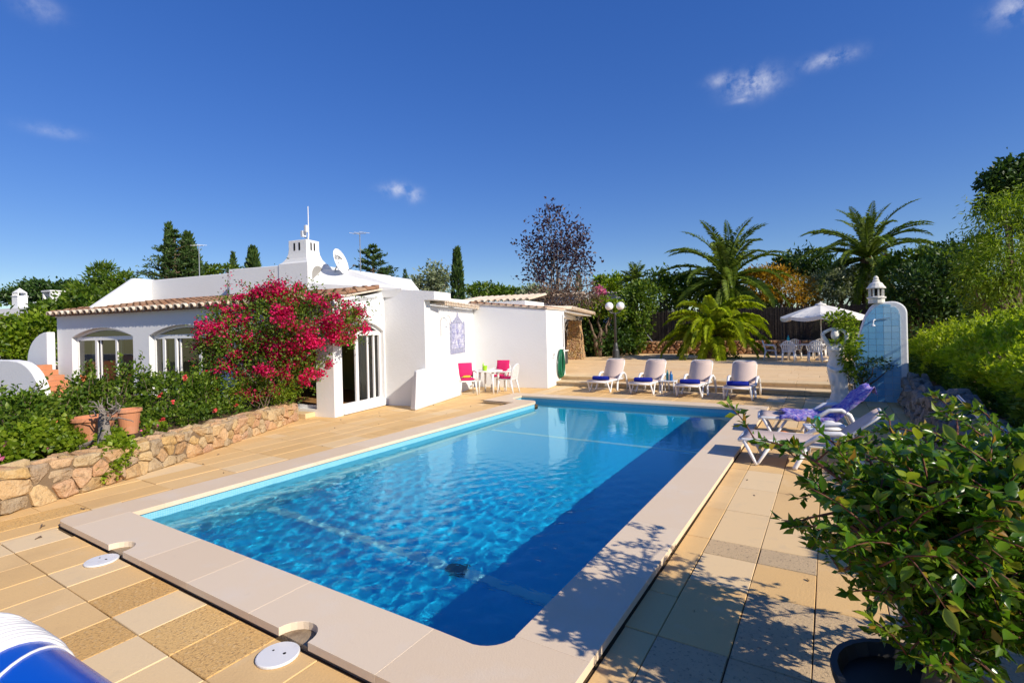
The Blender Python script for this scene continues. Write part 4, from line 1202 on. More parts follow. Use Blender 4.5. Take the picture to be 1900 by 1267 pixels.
# ---- plants in the raised bed
def shrub(name, label, cat, base, blobs, n, size, leaf, seed, flowers=None, group=None, stems=7, sr=.016, **kw):
    base = Vector(base)
    t = thing(name, label, cat, base, 0, group)
    rel = [(b_[0] - base.x, b_[1] - base.y, b_[2] - base.z, *b_[3:]) for b_ in blobs]
    rs_ = random.Random(seed)
    tips = []
    for k_ in range(stems):
        b_ = rel[k_ % len(rel)]
        tips.append((b_[0] + rs_.uniform(-.6, .6) * b_[3], b_[1] + rs_.uniform(-.6, .6) * b_[4], b_[2] + rs_.uniform(-.1, .7) * b_[5]))
    branchy('stem', (0, 0, -.03), tips, sr, MT['bark'], t, seed, wob=.06, n=5)
    foliage('foliage', rel, int(n * (.8 if name == 'rose_bush' else 1)), size, MT[leaf], t, seed, **kw)
    if name == 'rose_bush':
        # long upright shoots that stand above the bush
        rg = np.random.default_rng(seed + 9); mbs = MB(); Ps = []; Ds = []
        for k_ in range(9):
            b_ = rel[k_ % len(rel)]; p0 = Vector((b_[0] + rg.uniform(-.7, .7) * b_[3], b_[1] + rg.uniform(-.7, .7) * b_[4], b_[2] + .5 * b_[5])); p1 = p0 + Vector((rg.normal() * .10, rg.normal() * .10, rg.uniform(.25, .5)))
            mbs.tube([p0, p0.lerp(p1, .5) + Vector((rg.normal() * .02, 0, 0)), p1], [.006, .005, .002], 4)
            for q_ in range(26): f_ = rg.uniform(.15, 1); Ps.append(np.array(p0.lerp(p1, f_)) + rg.normal(size=3) * .015); Ds.append(rg.normal(size=3) + np.array([0, 0, .3]))
        mbs.build('shoots', MT['bark'], t, kind='stuff')
        link('shoot_leaves', leaves_mesh('shoot_leaves', np.array(Ps), np.array(Ds), np.full(len(Ps), size), np.full(len(Ps), size * .5), MT[leaf], rg, .18), t, kind='stuff')
    if flowers:
        rng = np.random.default_rng(seed + 5)
        mt_, cnt, fs_ = flowers
        P, Q = blob_points(rng, rel, cnt * 3, .9, .12, 30)
        camd = np.array([-base.x, -base.y, 1.2]); camd = camd / np.linalg.norm(camd)
        sc_ = Q @ camd + P[:, 2] * .6
        idx = np.argsort(-sc_)[:cnt]
        Pf = []; Df = []
        for i_ in idx:
            for q_ in range(11):
                d_ = rng.normal(size=3) + Q[i_] * .5; Pf.append(P[i_] + rng.normal(size=3) * fs_ * .10); Df.append(d_)
        me_ = leaves_mesh('flowers', np.array(Pf), np.array(Df), np.full(len(Pf), fs_ * .55), np.full(len(Pf), fs_ * .5), MT[mt_], rng, .3)
        link('flowers', me_, t, kind='stuff')
    return t
G1 = 'rose bushes in the raised bed'
shrub('rose_bush', 'tall loose rose bush at the left edge before the curved white wall', 'bush', pt(45, 835, 7.6), [pb(30, 782, 62, 44, 7.8), pb(55, 762, 34, 34, 8.1), pb(20, 800, 60, 40, 7.5)], 4600, .085, 'leaf', 31, ('petal_orange', 5, .09), G1)
shrub('rose_bush', 'rose bush with orange blooms left of the first arched window', 'bush', pt(130, 815, 8.6), [pb(135, 762, 38, 38, 8.9), pb(160, 728, 24, 32, 9.3), pb(105, 790, 52, 30, 8.5)], 4400, .08, 'leaf', 32, ('petal_orange', 9, .11), G1)
shrub('rose_bush', 'rose bush before the first arched window behind the terracotta pots', 'bush', pt(215, 800, 9.2), [pb(205, 745, 46, 42, 9.6), pb(240, 715, 26, 36, 9.9), pb(190, 770, 40, 30, 9.2)], 3800, .08, 'leaf', 33, None, G1)
shrub('rose_bush', 'dense rose bush with coral blooms before the second arched window', 'bush', pt(310, 795, 9.9), [pb(310, 745, 55, 42, 10.2), pb(355, 735, 48, 38, 10.5), pb(285, 725, 32, 34, 10.5), pb(335, 775, 62, 26, 9.8)], 6500, .08, 'leaf', 34, ('petal_red', 9, .10), G1)
shrub('rose_bush', 'rose bush with coral blooms left of the bougainvillea', 'bush', pt(395, 780, 10.5), [pb(395, 745, 40, 40, 10.9), pb(380, 715, 30, 25, 11.0), pb(410, 770, 40, 18, 10.4)], 4000, .075, 'leaf', 35, ('petal_red', 5, .10), G1)
shrub('yellowish_shrub', 'olive-green shrub spilling over the wall end under the bougainvillea', 'bush', pt(490, 768, 11.0), [pb(480, 725, 52, 32, 11.2), pb(515, 715, 30, 34, 11.3), pb(450, 740, 35, 22, 11.0)], 3600, .05, 'leaf_light', 36, None, None, shell=.6)
shrub('rose_bush', 'rose bush beyond the left edge of the picture', 'bush', (-9.6, 1.4, .36), [(-9.6, 1.4, .8, .7, .7, .45), (-9.2, .6, .75, .6, .6, .4)], 2600, .085, 'leaf', 37, None, G1)
G2 = 'geraniums spilling over the planter wall'
shrub('geranium', 'geranium cushion with pink blooms at the left end of the planter wall', 'geranium', pt(30, 865, 6.7), [pb(35, 835, 50, 36, 6.8), pb(10, 865, 35, 32, 6.5), pb(70, 815, 40, 30, 7.0)], 4400, .062, 'leaf_light', 41, ('petal_pink', 4, .10), G2, aspect=.95)
shrub('geranium', 'geranium around the sunken terracotta pot', 'geranium', pt(105, 850, 7.2), [pb(100, 835, 40, 26, 7.3), pb(130, 815, 22, 34, 7.4)], 2800, .058, 'leaf_light', 42, ('petal_pink', 2, .08), G2, aspect=.95)
shrub('geranium', 'geranium hanging down the wall face below the dead stump', 'geranium', pt(185, 850, 7.35), [pb(188, 862, 30, 32, 7.0), pb(222, 835, 22, 26, 7.2), pb(170, 880, 22, 18, 6.9), pb(205, 815, 20, 16, 7.4)], 3000, .058, 'leaf_light', 43, None, G2, aspect=.95)
shrub('geranium', 'small geranium with a pink bloom right of the tall terracotta pot', 'geranium', pt(282, 815, 8.3), [pb(280, 822, 16, 18, 8.15), pb(290, 800, 18, 14, 8.5)], 600, .05, 'leaf_light', 44, ('petal_pink', 3, .08), G2, aspect=.95)
# bougainvillea
bb_ = [pb(450, 640, 72, 58, 11.7), pb(540, 600, 85, 60, 11.8), pb(600, 590, 70, 42, 12.0), pb(645, 608, 36, 30, 12.1), pb(480, 690, 62, 45, 11.5), pb(520, 555, 50, 30, 12.0), pb(405, 615, 34, 42, 11.5), pb(560, 660, 48, 50, 11.7), pb(440, 575, 45, 26, 11.9), pb(395, 665, 22, 40, 11.4), pb(510, 720, 45, 30, 11.5)]
bp = pt(490, 762, 11.6)
bou = thing('bougainvillea', 'large bougainvillea covered in magenta bracts over the corner of the villa', 'bougainvillea', bp)
rel = [(b_[0] - bp.x, b_[1] - bp.y, b_[2] - bp.z, *b_[3:]) for b_ in bb_]
branchy('trunk', (0, 0, -.1), [(b_[0], b_[1], b_[2]) for b_ in rel] + [(rel[1][0], rel[1][1], rel[1][2] + .4)], .05, MT['bark_grey'], bou, 5, wob=.12)
foliage('foliage', rel, 17000, .07, MT['leaf'], bou, 51, shell=.4, lump=.26, lumps=40)
rng = np.random.default_rng(77)
P, Q = blob_points(rng, rel[:9], 30000, .88, .12, 34)
key = np.array([mnoise.noise(Vector(p) * 1.9 + Vector((5, 1, 2))) for p in P])
P, Q = P[key > -.10], Q[key > -.10]
D = Q * .5 + rng.normal(size=Q.shape) * .9
s_ = .058 * rng.uniform(.7, 1.3, len(P))
link('bracts', leaves_mesh('bracts', P, D, s_, s_ * .8, MT['bract'], rng, .3), bou, kind='stuff')
# long loose shoots above the crown
mb = MB(); Pb = []; Db = []
for (u0, v0, u1, v1) in ((470, 545, 440, 520), (500, 545, 505, 500), (520, 560, 535, 512), (420, 560, 425, 505), (570, 560, 590, 535), (640, 590, 668, 572), (655, 600, 685, 598), (600, 560, 630, 548)):
    a_, b_ = pt(u0, v0, 11.9) - bp, pt(u1, v1, 11.9) - bp
    pts_ = [a_.lerp(b_, t) + Vector((0, 0, .06 * math.sin(t * 3))) for t in (0, .33, .66, 1)]
    mb.tube(pts_, [.008, .006, .004, .002], 5)
    for q_ in range(46):
        t = rng.uniform(.1, 1); p_ = a_.lerp(b_, t); Pb.append(np.array(p_) + rng.normal(size=3) * .05); Db.append(rng.normal(size=3))
mb.build('shoots', MT['bark'], bou, kind='stuff')
Pb, Db = np.array(Pb), np.array(Db); h_ = len(Pb) // 2; sel = rng.random(len(Pb)) < .5
link('shoot_bracts', leaves_mesh('shoot_bracts', Pb[sel], Db[sel], np.full(sel.sum(), .05), np.full(sel.sum(), .04), MT['bract'], rng, .3), bou, kind='stuff')
link('shoot_leaves', leaves_mesh('shoot_leaves', Pb[~sel], Db[~sel], np.full((~sel).sum(), .06), np.full((~sel).sum(), .035), MT['leaf'], rng, .2), bou, kind='stuff')

# ---- terracotta pots and dead stump on the wall
def pot(name, label, base, r0, r1, h, rz=0, tilt=(0, 0), rim=.02, grp='terracotta pots on the planter wall'):
    t = thing(name, label, 'pot', base, rz, grp); t.rotation_euler = (tilt[0], tilt[1], rz)
    mb = MB(); mb.lathe([(r0 * .6, 0), (r0, 0), (r0 + (r1 - r0) * .5, h * .5), (r1, h * .93), (r1 - .015, h * .93), (r0 * .9, .03), (.01, .03)], 24); mb.build('body', MT['terracotta'], t, smooth=False)
    mb = MB(); mb.lathe([(r1 + .001, h * .86), (r1 + rim, h * .88), (r1 + rim, h * .985), (r1 + rim * .5, h), (r1 - .02, h), (r1 - .02, h * .87)], 24); mb.build('rim', MT['terracotta'], t)
    mb = MB(); mb.lathe([(r1 * .85, h * .82), (.01, h * .84)], 16); mb.build('soil', MT['soil'], t)
    return t
p1 = pt(240, 818, 8.25); pot('terracotta_pot', 'plain tapered terracotta pot standing right of the dead stump', (p1.x, p1.y, .46), .12, .165, .40)
p2 = pt(175, 836, 7.65); t2 = pot('terracotta_pot', 'dark broad terracotta pot with a ring handle behind the dead stump', (p2.x, p2.y, .44), .19, .27, .40)
mb = MB(); fd = (Vector((0, 0, 0)) - Vector((p2.x, p2.y, 0))).normalized(); sd = Vector((fd.y, -fd.x, 0))
mb.tube([fd * .255 - sd * .10 + sd * .04 * math.cos(t) + Vector((0, 0, .24 + .045 * math.sin(t))) for t in [2 * math.pi * k / 12 for k in range(12)]], .013, 6, closed=True); mb.build('ring_handle', MT['terracotta'], t2)
p3 = pt(97, 845, 7.25); pot('terracotta_pot', 'terracotta pot sunk among the geraniums, only its rim showing', (p3.x, p3.y, .36), .13, .17, .26)
sp = pt(192, 850, 7.35); rs_ = random.Random(2)
SC_ = 1.45
stump = thing('dead_stump', 'grey split dead stump with twisted twigs leaning between the terracotta pots', 'stump', (sp.x, sp.y, .40)); stump.scale = (SC_, SC_, SC_)
mb = MB()
for q_ in range(5):
    a_ = rs_.uniform(-.09, .09); mb.tube([(a_, rs_.uniform(-.05, .05), 0), (a_ * .5 + .03, 0, .13), (a_ * .8 - .06, .02, .27), (a_ - .09 + rs_.uniform(-.06, .06), .02, .36 + rs_.uniform(0, .08))], [.065, .05, .035, .012], 7)
mb.build('trunk', MT['bark_grey'], stump, smooth=True)
mb = MB()
for q_ in range(22):
    s0 = Vector((rs_.uniform(.0, .22), rs_.uniform(-.06, .06), .30 + rs_.uniform(0, .12))); pts_ = [s0]
    for z_ in range(4): pts_.append(pts_[-1] + Vector((rs_.uniform(-.06, .07), rs_.uniform(-.05, .05), rs_.uniform(-.03, .06))))
    mb.tube(pts_, [.008, .007, .006, .005, .003], 5)
for q_ in range(5):
    s0 = Vector((-.05, -.05, .1)); mb.tube([s0, s0 + Vector((-.12 - .05 * q_ * .4, -.1, -.06 - .02 * q_)), s0 + Vector((-.22 - .04 * q_, -.16, -.20 - .02 * q_))], [.012, .010, .004], 5)
mb.build('twigs', MT['bark_grey'], stump, kind='stuff')
# ================================================================== furniture and small things
def make_lounger(label, group, back=58):
    t = thing('sun_lounger', label, 'sun lounger', (0, 0, 0), 0, group)
    W = .31
    mb = MB()
    for s in (-1, 1): mb.tube([(s * W, .0, .335), (s * W, .05, .345), (s * W, 1.25, .345)], [.028, .032, .032], 8)
    mb.tube([(-W, .0, .335), (W, .0, .335)], .028, 8); mb.tube([(-W, 1.0, .335), (W, 1.0, .335)], .02, 6)
    mb.build('frame', MT['plastic'], t, smooth=True)
    for s in (-1, 1):
        mb = MB(); mb.tube([(s * (W + .01), .06, .33), (s * (W + .03), .20, .05), (s * (W + .03), .22, .012)], [.026, .022, .028], 7); mb.tube([(s * (W + .01), .42, .33), (s * (W + .03), .25, .05), (s * (W + .03), .22, .012)], [.024, .02, .02], 7); mb.build('leg', MT['plastic'], t, smooth=True)
    for s in (-1, 1):
        mb = MB(); mb.tube([(s * (W + .045), .78, .33), (s * (W + .05), .93, .44), (s * (W + .055), 1.05, .52), (s * (W + .055), 1.22, .53), (s * (W + .06), 1.33, .46), (s * (W + .07), 1.44, .20), (s * (W + .075), 1.46, .012)], [.03, .034, .038, .038, .04, .034, .03], 8); mb.build('armrest', MT['plastic'], t, smooth=True)
        mb = MB(); mb.tube([(s * W, .86, .34), (s * (W + .05), .70, .04), (s * (W + .05), .69, .012)], [.036, .03, .034], 7); mb.build('leg', MT['plastic'], t, smooth=True)
    mb = MB(); n_ = 10; V = []
    for i in range(n_ + 1):
        y_ = .02 + 1.14 * i / n_; sag = -.02 * math.sin(math.pi * i / n_)
        for x_, e_ in ((-W - .008, 0), (0, -.02), (W + .008, 0)): V.append((x_, y_, .385 + sag * .5 + e_))
    F = [(3 * i + k, 3 * i + k + 1, 3 * i + k + 4, 3 * i + k + 3) for i in range(n_) for k in range(2)]
    mb.add(V, F); o = mb.build('seat_sling', MT['sling'], t, smooth=True); so_ = o.modifiers.new('solid', 'SOLIDIFY'); so_.thickness = .012
    # raised back
    ca, sa = math.cos(R(back)), math.sin(R(back)); y0, z0 = 1.14, .355; BL = .70
    bp_ = lambda x_, l_, d_=0: (x_, y0 + l_ * ca + d_ * sa, z0 + l_ * sa - d_ * ca)
    mb = MB(); cr = .11
    pts_ = [bp_(-W, 0), bp_(-W, BL - cr)] + [bp_(-W + cr - cr * math.cos(a_), BL - cr + cr * math.sin(a_)) for a_ in (R(30), R(60), R(90))] + [bp_(W - cr + cr * math.sin(a_), BL - cr + cr * math.cos(a_)) for a_ in (R(0), R(30), R(60), R(90))] + [bp_(W, 0)]
    mb.tube(pts_, .017, 8); mb.build('back_frame', MT['plastic'], t, smooth=True)
    mb = MB(); V = []
    for i in range(9):
        l_ = .0 + (BL - .015) * i / 8; ins = 0 if l_ < BL - cr else (l_ - BL + cr) * .8
        for x_, dd in ((-W - .004 + ins, .022), (0, .004), (W + .004 - ins, .022)): V.append(bp_(x_, l_, -dd))
    mb.add(V, [(3 * i + k, 3 * i + k + 1, 3 * i + k + 4, 3 * i + k + 3) for i in range(8) for k in range(2)])
    o = mb.build('back_sling', MT['sling'], t, smooth=True); so_ = o.modifiers.new('solid', 'SOLIDIFY'); so_.thickness = .012
    return t
LG = 'sun loungers in a row before the steps'
row = [(-6.02, 14.38, 'first sun lounger from the pool shed, with a rolled navy towel'), (-4.68, 14.30, 'second sun lounger from the pool shed, left of the bottle table'),
       (-3.33, 14.24, 'third sun lounger from the pool shed, right of the bottle table'), (-2.06, 14.14, 'rightmost of the four sun loungers facing the pool end')]
l0 = make_lounger(row[0][2], LG); lrs = random.Random(9)
TGL = ['rolled navy towel on the lounger nearest the pool shed', 'rolled navy towel on the second lounger from the shed', 'rolled navy towel on the third lounger from the shed', 'rolled navy towel on the rightmost lounger of the row']
loungers = []
for i, (x_, y_, lab) in enumerate(row):
    o = l0 if i == 0 else copy_tree(l0)
    o.location = (x_, y_, 0); o.rotation_euler = (0, 0, R(-3 + lrs.uniform(-2.5, 2.5))); o['label'] = lab; loungers.append(o)
def towel_roll():
    mb = MB(); L_ = .52; n_ = 22
    V = []; F = []
    for j, xx in enumerate((-L_ / 2, -L_ / 2 + .015, -.1, .1, L_ / 2 - .015, L_ / 2)):
        for k_ in range(n_):
            a_ = 2 * math.pi * k_ / n_; rr_2 = .074 * (.9 if j in (0, 5) else 1) * (1 + .04 * math.sin(3 * a_ + j)); V.append((xx, rr_2 * math.cos(a_) * 1.25, .066 + rr_2 * math.sin(a_) * .9))
    for j in range(5):
        for k_ in range(n_): F.append((j * n_ + k_, j * n_ + (k_ + 1) % n_, (j + 1) * n_ + (k_ + 1) % n_, (j + 1) * n_ + k_))
    mb.add(V, F)
    # the spiral of the rolled layers at both ends
    for e_ in (-1, 1):
        pts_ = [(e_ * (L_ / 2 - .004), .070 * (1 - k_ / 40) * math.cos(k_ * .45) * 1.1, .055 + .055 * (1 - k_ / 40) * math.sin(k_ * .45)) for k_ in range(38)]
        mb.tube(pts_, .006, 5)
    return mb.mesh('towel_roll', MT['navy'], True)
trm = towel_roll()
for i, lo in enumerate(loungers):
    y_ = .30 if i != 1 else .34
    o = link('towel_roll', trm, None); q = Matrix.Rotation(lo.rotation_euler.z, 3, 'Z') @ Vector((.0, y_, 0))
    o.location = (lo.location.x + q.x, lo.location.y + q.y, .362); o.rotation_euler = (0, 0, lo.rotation_euler.z + R(lrs.uniform(-4, 4)))
    tag(o, TGL[i], 'towel', 'rolled navy towels on the loungers')
# little table with two blue bottles between the second and third lounger
def side_table(label, loc, s=.40, h=.40, rz=0):
    t = thing('side_table', label, 'side table', loc, rz)
    mb = MB(); mb.prism([(x_ * s / 2, y_ * s / 2) for x_, y_ in ((-.9, -1), (.9, -1), (1, -.9), (1, .9), (.9, 1), (-.9, 1), (-1, .9), (-1, -.9))], h - .03, h); mb.build('table_top', MT['plastic'], t, bevel=.008)
    for sx in (-1, 1):
        for sy in (-1, 1):
            mb = MB(); mb.tube([(sx * s * .40, sy * s * .40, h - .031), (sx * s * .46, sy * s * .46, .0)], [.022, .016], 6); mb.build('leg', MT['plastic'], t, smooth=True)
    return t
tb = (-3.98, 14.95, 0)
side_table('small white side table between the second and third lounger', tb)
MT['blue_glass'] = mat('blue_plastic_bottle', (.02, .14, .36), .15, .5); MT['teal'] = mat('turquoise_plastic', (.03, .40, .46), .2, .5); MT['bottle_green'] = mat('blue_green_bottle', (.02, .22, .24), .15, .5)
def bottle(label, loc, m_, h=.24, r=.035):
    t = thing('bottle', label, 'bottle', loc, 0, 'bottles')
    mb = MB(); mb.lathe([(r * .95, 0), (r, .01), (r, h * .6), (r * .5, h * .8), (r * .36, h * .86), (r * .36, h * .93)], 14); mb.build('body', m_, t, smooth=True)
    mb = MB(); mb.lathe([(r * .42, h * .932), (r * .42, h)], 12); mb.build('cap', MT['navy'], t); return t
bottle('taller blue-green bottle, left one on the table between the loungers', (tb[0] - .06, tb[1] + .02, .40), MT['bottle_green'], .30, .040)
bottle('dark blue bottle, right one on the table between the loungers', (tb[0] + .06, tb[1] - .03, .40), MT['blue_glass'], .27, .050)

# ---- plastic garden chairs
def make_chair(label, group):
    t = thing('garden_chair', label, 'chair', (0, 0, 0), 0, group)
    for sx in (-1, 1):
        mb = MB(); mb.tube([(sx * .21, -.19, .40), (sx * .245, -.23, 0)], [.032, .02], 7); mb.build('leg', MT['plastic'], t, smooth=True)
        mb = MB(); mb.tube([(sx * .20, .18, .40), (sx * .23, .27, 0)], [.032, .02], 7); mb.build('leg', MT['plastic'], t, smooth=True)
        mb = MB(); mb.tube([(sx * .225, -.20, .40), (sx * .27, -.19, .55), (sx * .285, -.12, .635), (sx * .285, .08, .64), (sx * .25, .23, .66)], [.02, .022, .027, .026, .02], 7); mb.build('armrest', MT['plastic'], t, smooth=True)
    mb = MB(); V = []; n_ = 8
    for i in range(n_ + 1):
        for j in range(n_ + 1):
            x_ = -.235 + .47 * i / n_; y_ = -.235 + .455 * j / n_
            if i in (0, n_) and j in (0,): x_ *= .9
            V.append((x_, y_, .425 - .018 * math.sin(math.pi * i / n_) * math.sin(math.pi * j / n_) - (.02 if j == 0 else 0)))
    mb.add(V, [(i * (n_ + 1) + j, (i + 1) * (n_ + 1) + j, (i + 1) * (n_ + 1) + j + 1, i * (n_ + 1) + j + 1) for i in range(n_) for j in range(n_)])
    o = mb.build('seat', MT['plastic'], t, smooth=True); q = o.modifiers.new('solid', 'SOLIDIFY'); q.thickness = .022
    mb = MB()
    def bk(x_, z_): return (x_, .215 + (z_ - .42) * .24 - .35 * x_ * x_ * 1.0, z_)
    rim_ = [bk(-.21, .43), bk(-.225, .62)] + [bk(-.225 * math.cos(a_), .66 + .19 * math.sin(a_)) for a_ in [math.pi * k_ / 8 for k_ in range(9)]] + [bk(.225, .62), bk(.21, .43)]
    mb.tube(rim_, .019, 7)
    for k_ in range(-2, 3):
        x_ = k_ * .073; ztop = .66 + .19 * math.sqrt(max(1 - (x_ / .225) ** 2, 0)); mb.bar(bk(x_, .44), bk(x_ * .96, ztop), .046, .010) if False else mb.slab([Vector(bk(x_ - .024, .43)), Vector(bk(x_ + .024, .43)), Vector(bk(x_ + .024, ztop)), Vector(bk(x_ - .024, ztop))], (0, .010, 0))
    mb.build('backrest', MT['plastic'], t, smooth=False)
    return t
def cushion(mb, w, d, h, M_):
    n_ = 8; V = []
    for side in (1, -1):
        for i in range(n_ + 1):
            for j in range(n_ + 1):
                fx, fy = i / n_ * 2 - 1, j / n_ * 2 - 1; e = max(0, (1 - abs(fx) ** 4) * (1 - abs(fy) ** 4)) ** .5
                V.append(M_ @ Vector((fx * w / 2, fy * d / 2, side * h / 2 * e)))
    m_ = n_ + 1; F = []
    for i in range(n_):
        for j in range(n_):
            F.append((i * m_ + j, (i + 1) * m_ + j, (i + 1) * m_ + j + 1, i * m_ + j + 1)); k_ = m_ * m_
            F.append((k_ + i * m_ + j, k_ + i * m_ + j + 1, k_ + (i + 1) * m_ + j + 1, k_ + (i + 1) * m_ + j))
    mb.add(V, F)
TBL = Vector((-9.20, 13.22, 0))
CG = 'white plastic chairs round the small table'
cds = [((-9.62, 12.62), R(48), 'white plastic chair with pink cushions nearest the tile picture'), ((-9.25, 13.98), R(14), 'white plastic chair with pink cushions against the shed wall'), ((-8.62, 13.42), R(-82), 'white plastic chair with a pink seat cushion right of the small table')]
c0 = make_chair(cds[0][2], CG)
chairs = []
for i, (xy, rz, lab) in enumerate(cds):
    o = c0 if i == 0 else copy_tree(c0); o.location = (xy[0], xy[1], 0); o.rotation_euler = (0, 0, rz); o.scale = (1.08, 1.08, 1.08); o['label'] = lab; chairs.append(o)
CL = [('pink seat cushion on the chair nearest the tile picture', 'pink back cushion on the chair nearest the tile picture'), ('pink seat cushion on the chair against the shed wall', 'pink back cushion on the chair against the shed wall'), ('pink seat cushion on the right-hand chair', None)]
for ch, (ls, lb) in zip(chairs, CL):
    mb = MB(); cushion(mb, .43, .42, .075, Matrix.Translation((0, -.01, .452))); o = mb.build('cushion', MT['magenta'], None, smooth=True); o.location = ch.location; o.rotation_euler = ch.rotation_euler; o.scale = ch.scale; tag(o, ls, 'cushion', 'pink chair cushions')
    if lb:
        mb = MB(); cushion(mb, .41, .42, .07, Matrix.Translation((0, .225, .70)) @ Matrix.Rotation(R(76), 4, 'X')); o = mb.build('cushion', MT['magenta'], None, smooth=True); o.location = ch.location; o.rotation_euler = ch.rotation_euler; o.scale = ch.scale; tag(o, lb, 'cushion', 'pink chair cushions')
def round_table(label, loc, r=.44, h=.72, rz=0.2):
    t = thing('garden_table', label, 'table', loc, rz)
    mb = MB(); mb.lathe([(r - .02, h - .035), (r, h - .028), (r, h - .006), (r - .012, h), (.02, h)], 36); mb.build('table_top', MT['plastic'], t)
    for k_ in range(4):
        a_ = math.pi / 4 + k_ * math.pi / 2; mb = MB(); mb.tube([(r * .70 * math.cos(a_), r * .70 * math.sin(a_), h - .036), (r * .80 * math.cos(a_), r * .80 * math.sin(a_), 0)], [.04, .026], 8); mb.build('leg', MT['plastic'], t, smooth=True)
    return t
round_table('small round white plastic table in front of the tile picture', TBL)
MT['lime'] = mat('lime_green_plastic', (.34, .62, .015), .3, .45); MT['yellow'] = mat('yellow_cloth', (.55, .45, .05), .8, .2)
mb = MB(); mb.lathe([(.055, 0), (.075, .15), (.07, .15), (.05, .01), (.005, .01)], 18); o = mb.build('lime_cup', MT['lime'], None); o.location = (TBL.x - .06, TBL.y - .12, .72); tag(o, 'bright lime green beaker on the small round table', 'beaker')
mb = MB(); mb.lathe([(.028, 0), (.028, .16), (.012, .2), (.012, .245)], 12); o = mb.build('lime_bottle', MT['lime'], None, smooth=True); o.location = (TBL.x - .20, TBL.y - .02, .72); tag(o, 'slim lime green bottle left of the beaker on the round table', 'bottle')
mb = MB(); cushion(mb, .26, .18, .07, Matrix.Rotation(R(8), 4, 'X')); o = mb.build('folded_cloth', MT['yellow'], None, smooth=True); o.location = (-9.62, 12.60, .56); o.rotation_euler = (0, 0, .5); tag(o, 'yellow cloth lying on the seat of the chair nearest the tile picture', 'cloth')
# folded chair leaning on the wall
fc = thing('folded_chair', 'folded white chair frame leaning on the wall behind the pink chair', 'chair', (-10.08, 12.62, 0), R(20))
mb = MB(); mb.tube([(-.02, -.28, 0), (-.14, -.30, .5), (-.17, -.22, .78), (-.17, .08, .78), (-.14, .18, .5), (-.02, .2, 0)], .016, 7); mb.build('frame', MT['plastic'], fc, smooth=True)
mb = MB(); mb.tube([(.08, -.20, 0), (-.08, -.2, .45), (-.08, .1, .45), (.08, .1, 0)], .014, 7); mb.build('leg_frame', MT['plastic'], fc, smooth=True)

# ---- green hose on the shed
hs = thing('garden_hose', 'dark green hose hung in long loops on the side wall of the shed', 'hose', hw(.0, 1.35, 0), PH)
rs_ = random.Random(12); mb = MB()
for k_ in range(15):
    w_ = .05 + .012 * k_ + rs_.uniform(-.01, .02); zl = .16 + rs_.uniform(0, .16) + .012 * (14 - k_) * .5; x_ = .045 + (k_ % 4) * .026 + rs_.uniform(0, .01); c_ = rs_.uniform(-.03, .03)
    pts_ = []
    for q_ in range(24):
        a_ = 2 * math.pi * q_ / 24; zc_ = math.sin(a_)
        wid = w_ * (1.55 - .35 * zc_)
        pts_.append((x_, c_ + math.cos(a_) * wid, (zl + 1.24) / 2 + zc_ * (1.24 - zl) / 2 + (rs_.uniform(-.006, .006))))
    mb.tube(pts_, .013, 6, closed=True)
mb.build('hose_loops', MT['hose'], hs, smooth=True)
mb = MB(); mb.tube([(.004, 0, 1.20), (.16, 0, 1.20), (.19, 0, 1.26)], .016, 6); mb.build('hanger', MT['metal_dark'], hs)
mb = MB(); mb.tube([(.03, -.34, .78), (.09, -.34, .78), (.09, -.34, .72)], .014, 6); mb.ball((.055, -.34, .81), .025, 8, 6); mb.build('tap', MT['steel'], hs)

# ---- skimmer lids, dark strip, twigs and fallen leaves on the deck
MT['lid'] = mat('white_skimmer_lid', (.74, .73, .70), .5, .4, stain=[((.5, .46, .4), 9, .55, .75, .5)])
for (lx, ly), lab in zip(LIDS, ('round white skimmer lid lying askew at the left notch in the coping', 'round white skimmer lid in the near notch of the coping')):
    t = thing('skimmer_lid', lab, 'skimmer lid', (lx, ly - .065, .004), .3, 'skimmer lids in the coping notches')
    mb = MB(); mb.lathe([(.128, 0), (.128, .010), (.122, .014), (.01, .015)], 32); mb.build('lid', MT['lid'], t)
    mb = MB(); mb.lathe([(.010, .0152), (.010, .0165)], 10, (.04, .01, 0)); mb.lathe([(.007, .0152), (.007, .0165)], 10, (-.05, .02, 0)); mb.build('finger_hole', MT['dark'], t)
a_, b_ = at(893, 742.5, COP), at(940, 747, COP)
d_ = (b_ - a_); mb = MB(); mb.bar((0, 0, .0), (d_.x, d_.y, 0), .07, .006); o = mb.build('dark_strip', MT['dark'], None); o.location = (a_.x, a_.y, COP); tag(o, 'narrow dark strip on the coping by its rounded end', 'drain')  # flat dark strip laid on the coping
rs_ = random.Random(5)
def twig(label, u, v, L_, ang_):
    p = at(u, v, 0); mb = MB(); pts_ = [Vector((0, 0, .008))]
    for k_ in range(5): pts_.append(pts_[-1] + Vector((math.cos(ang_ + rs_.uniform(-.3, .3)), math.sin(ang_ + rs_.uniform(-.3, .3)), 0)) * L_ / 5)
    mb.tube(pts_, [.006, .008, .007, .006, .005, .003], 5); mb.tube([pts_[2], pts_[2] + Vector((.03, .02, .006))], .004, 5)
    o = mb.build('dry_twig', MT['bark'], None); o.location = (p.x, p.y, .002); tag(o, label, 'twig')
twig('dry forked twig on the paving left of the coping corner', 78, 974, .16, -.5); twig('short dry twig near the left coping corner', 76, 996, .08, -.8); twig('leafy scrap of twig on the deck above the coping corner', 150, 944, .09, .2)
Pl = []; 
for k_ in range(46):
    x_, y_ = rs_.uniform(-9.6, -7.3), rs_.uniform(1.0, 11)
    if k_ > 30: x_, y_ = rs_.uniform(-1.0, 1.0), rs_.uniform(2.2, 12)
    Pl.append((x_, y_, .006))
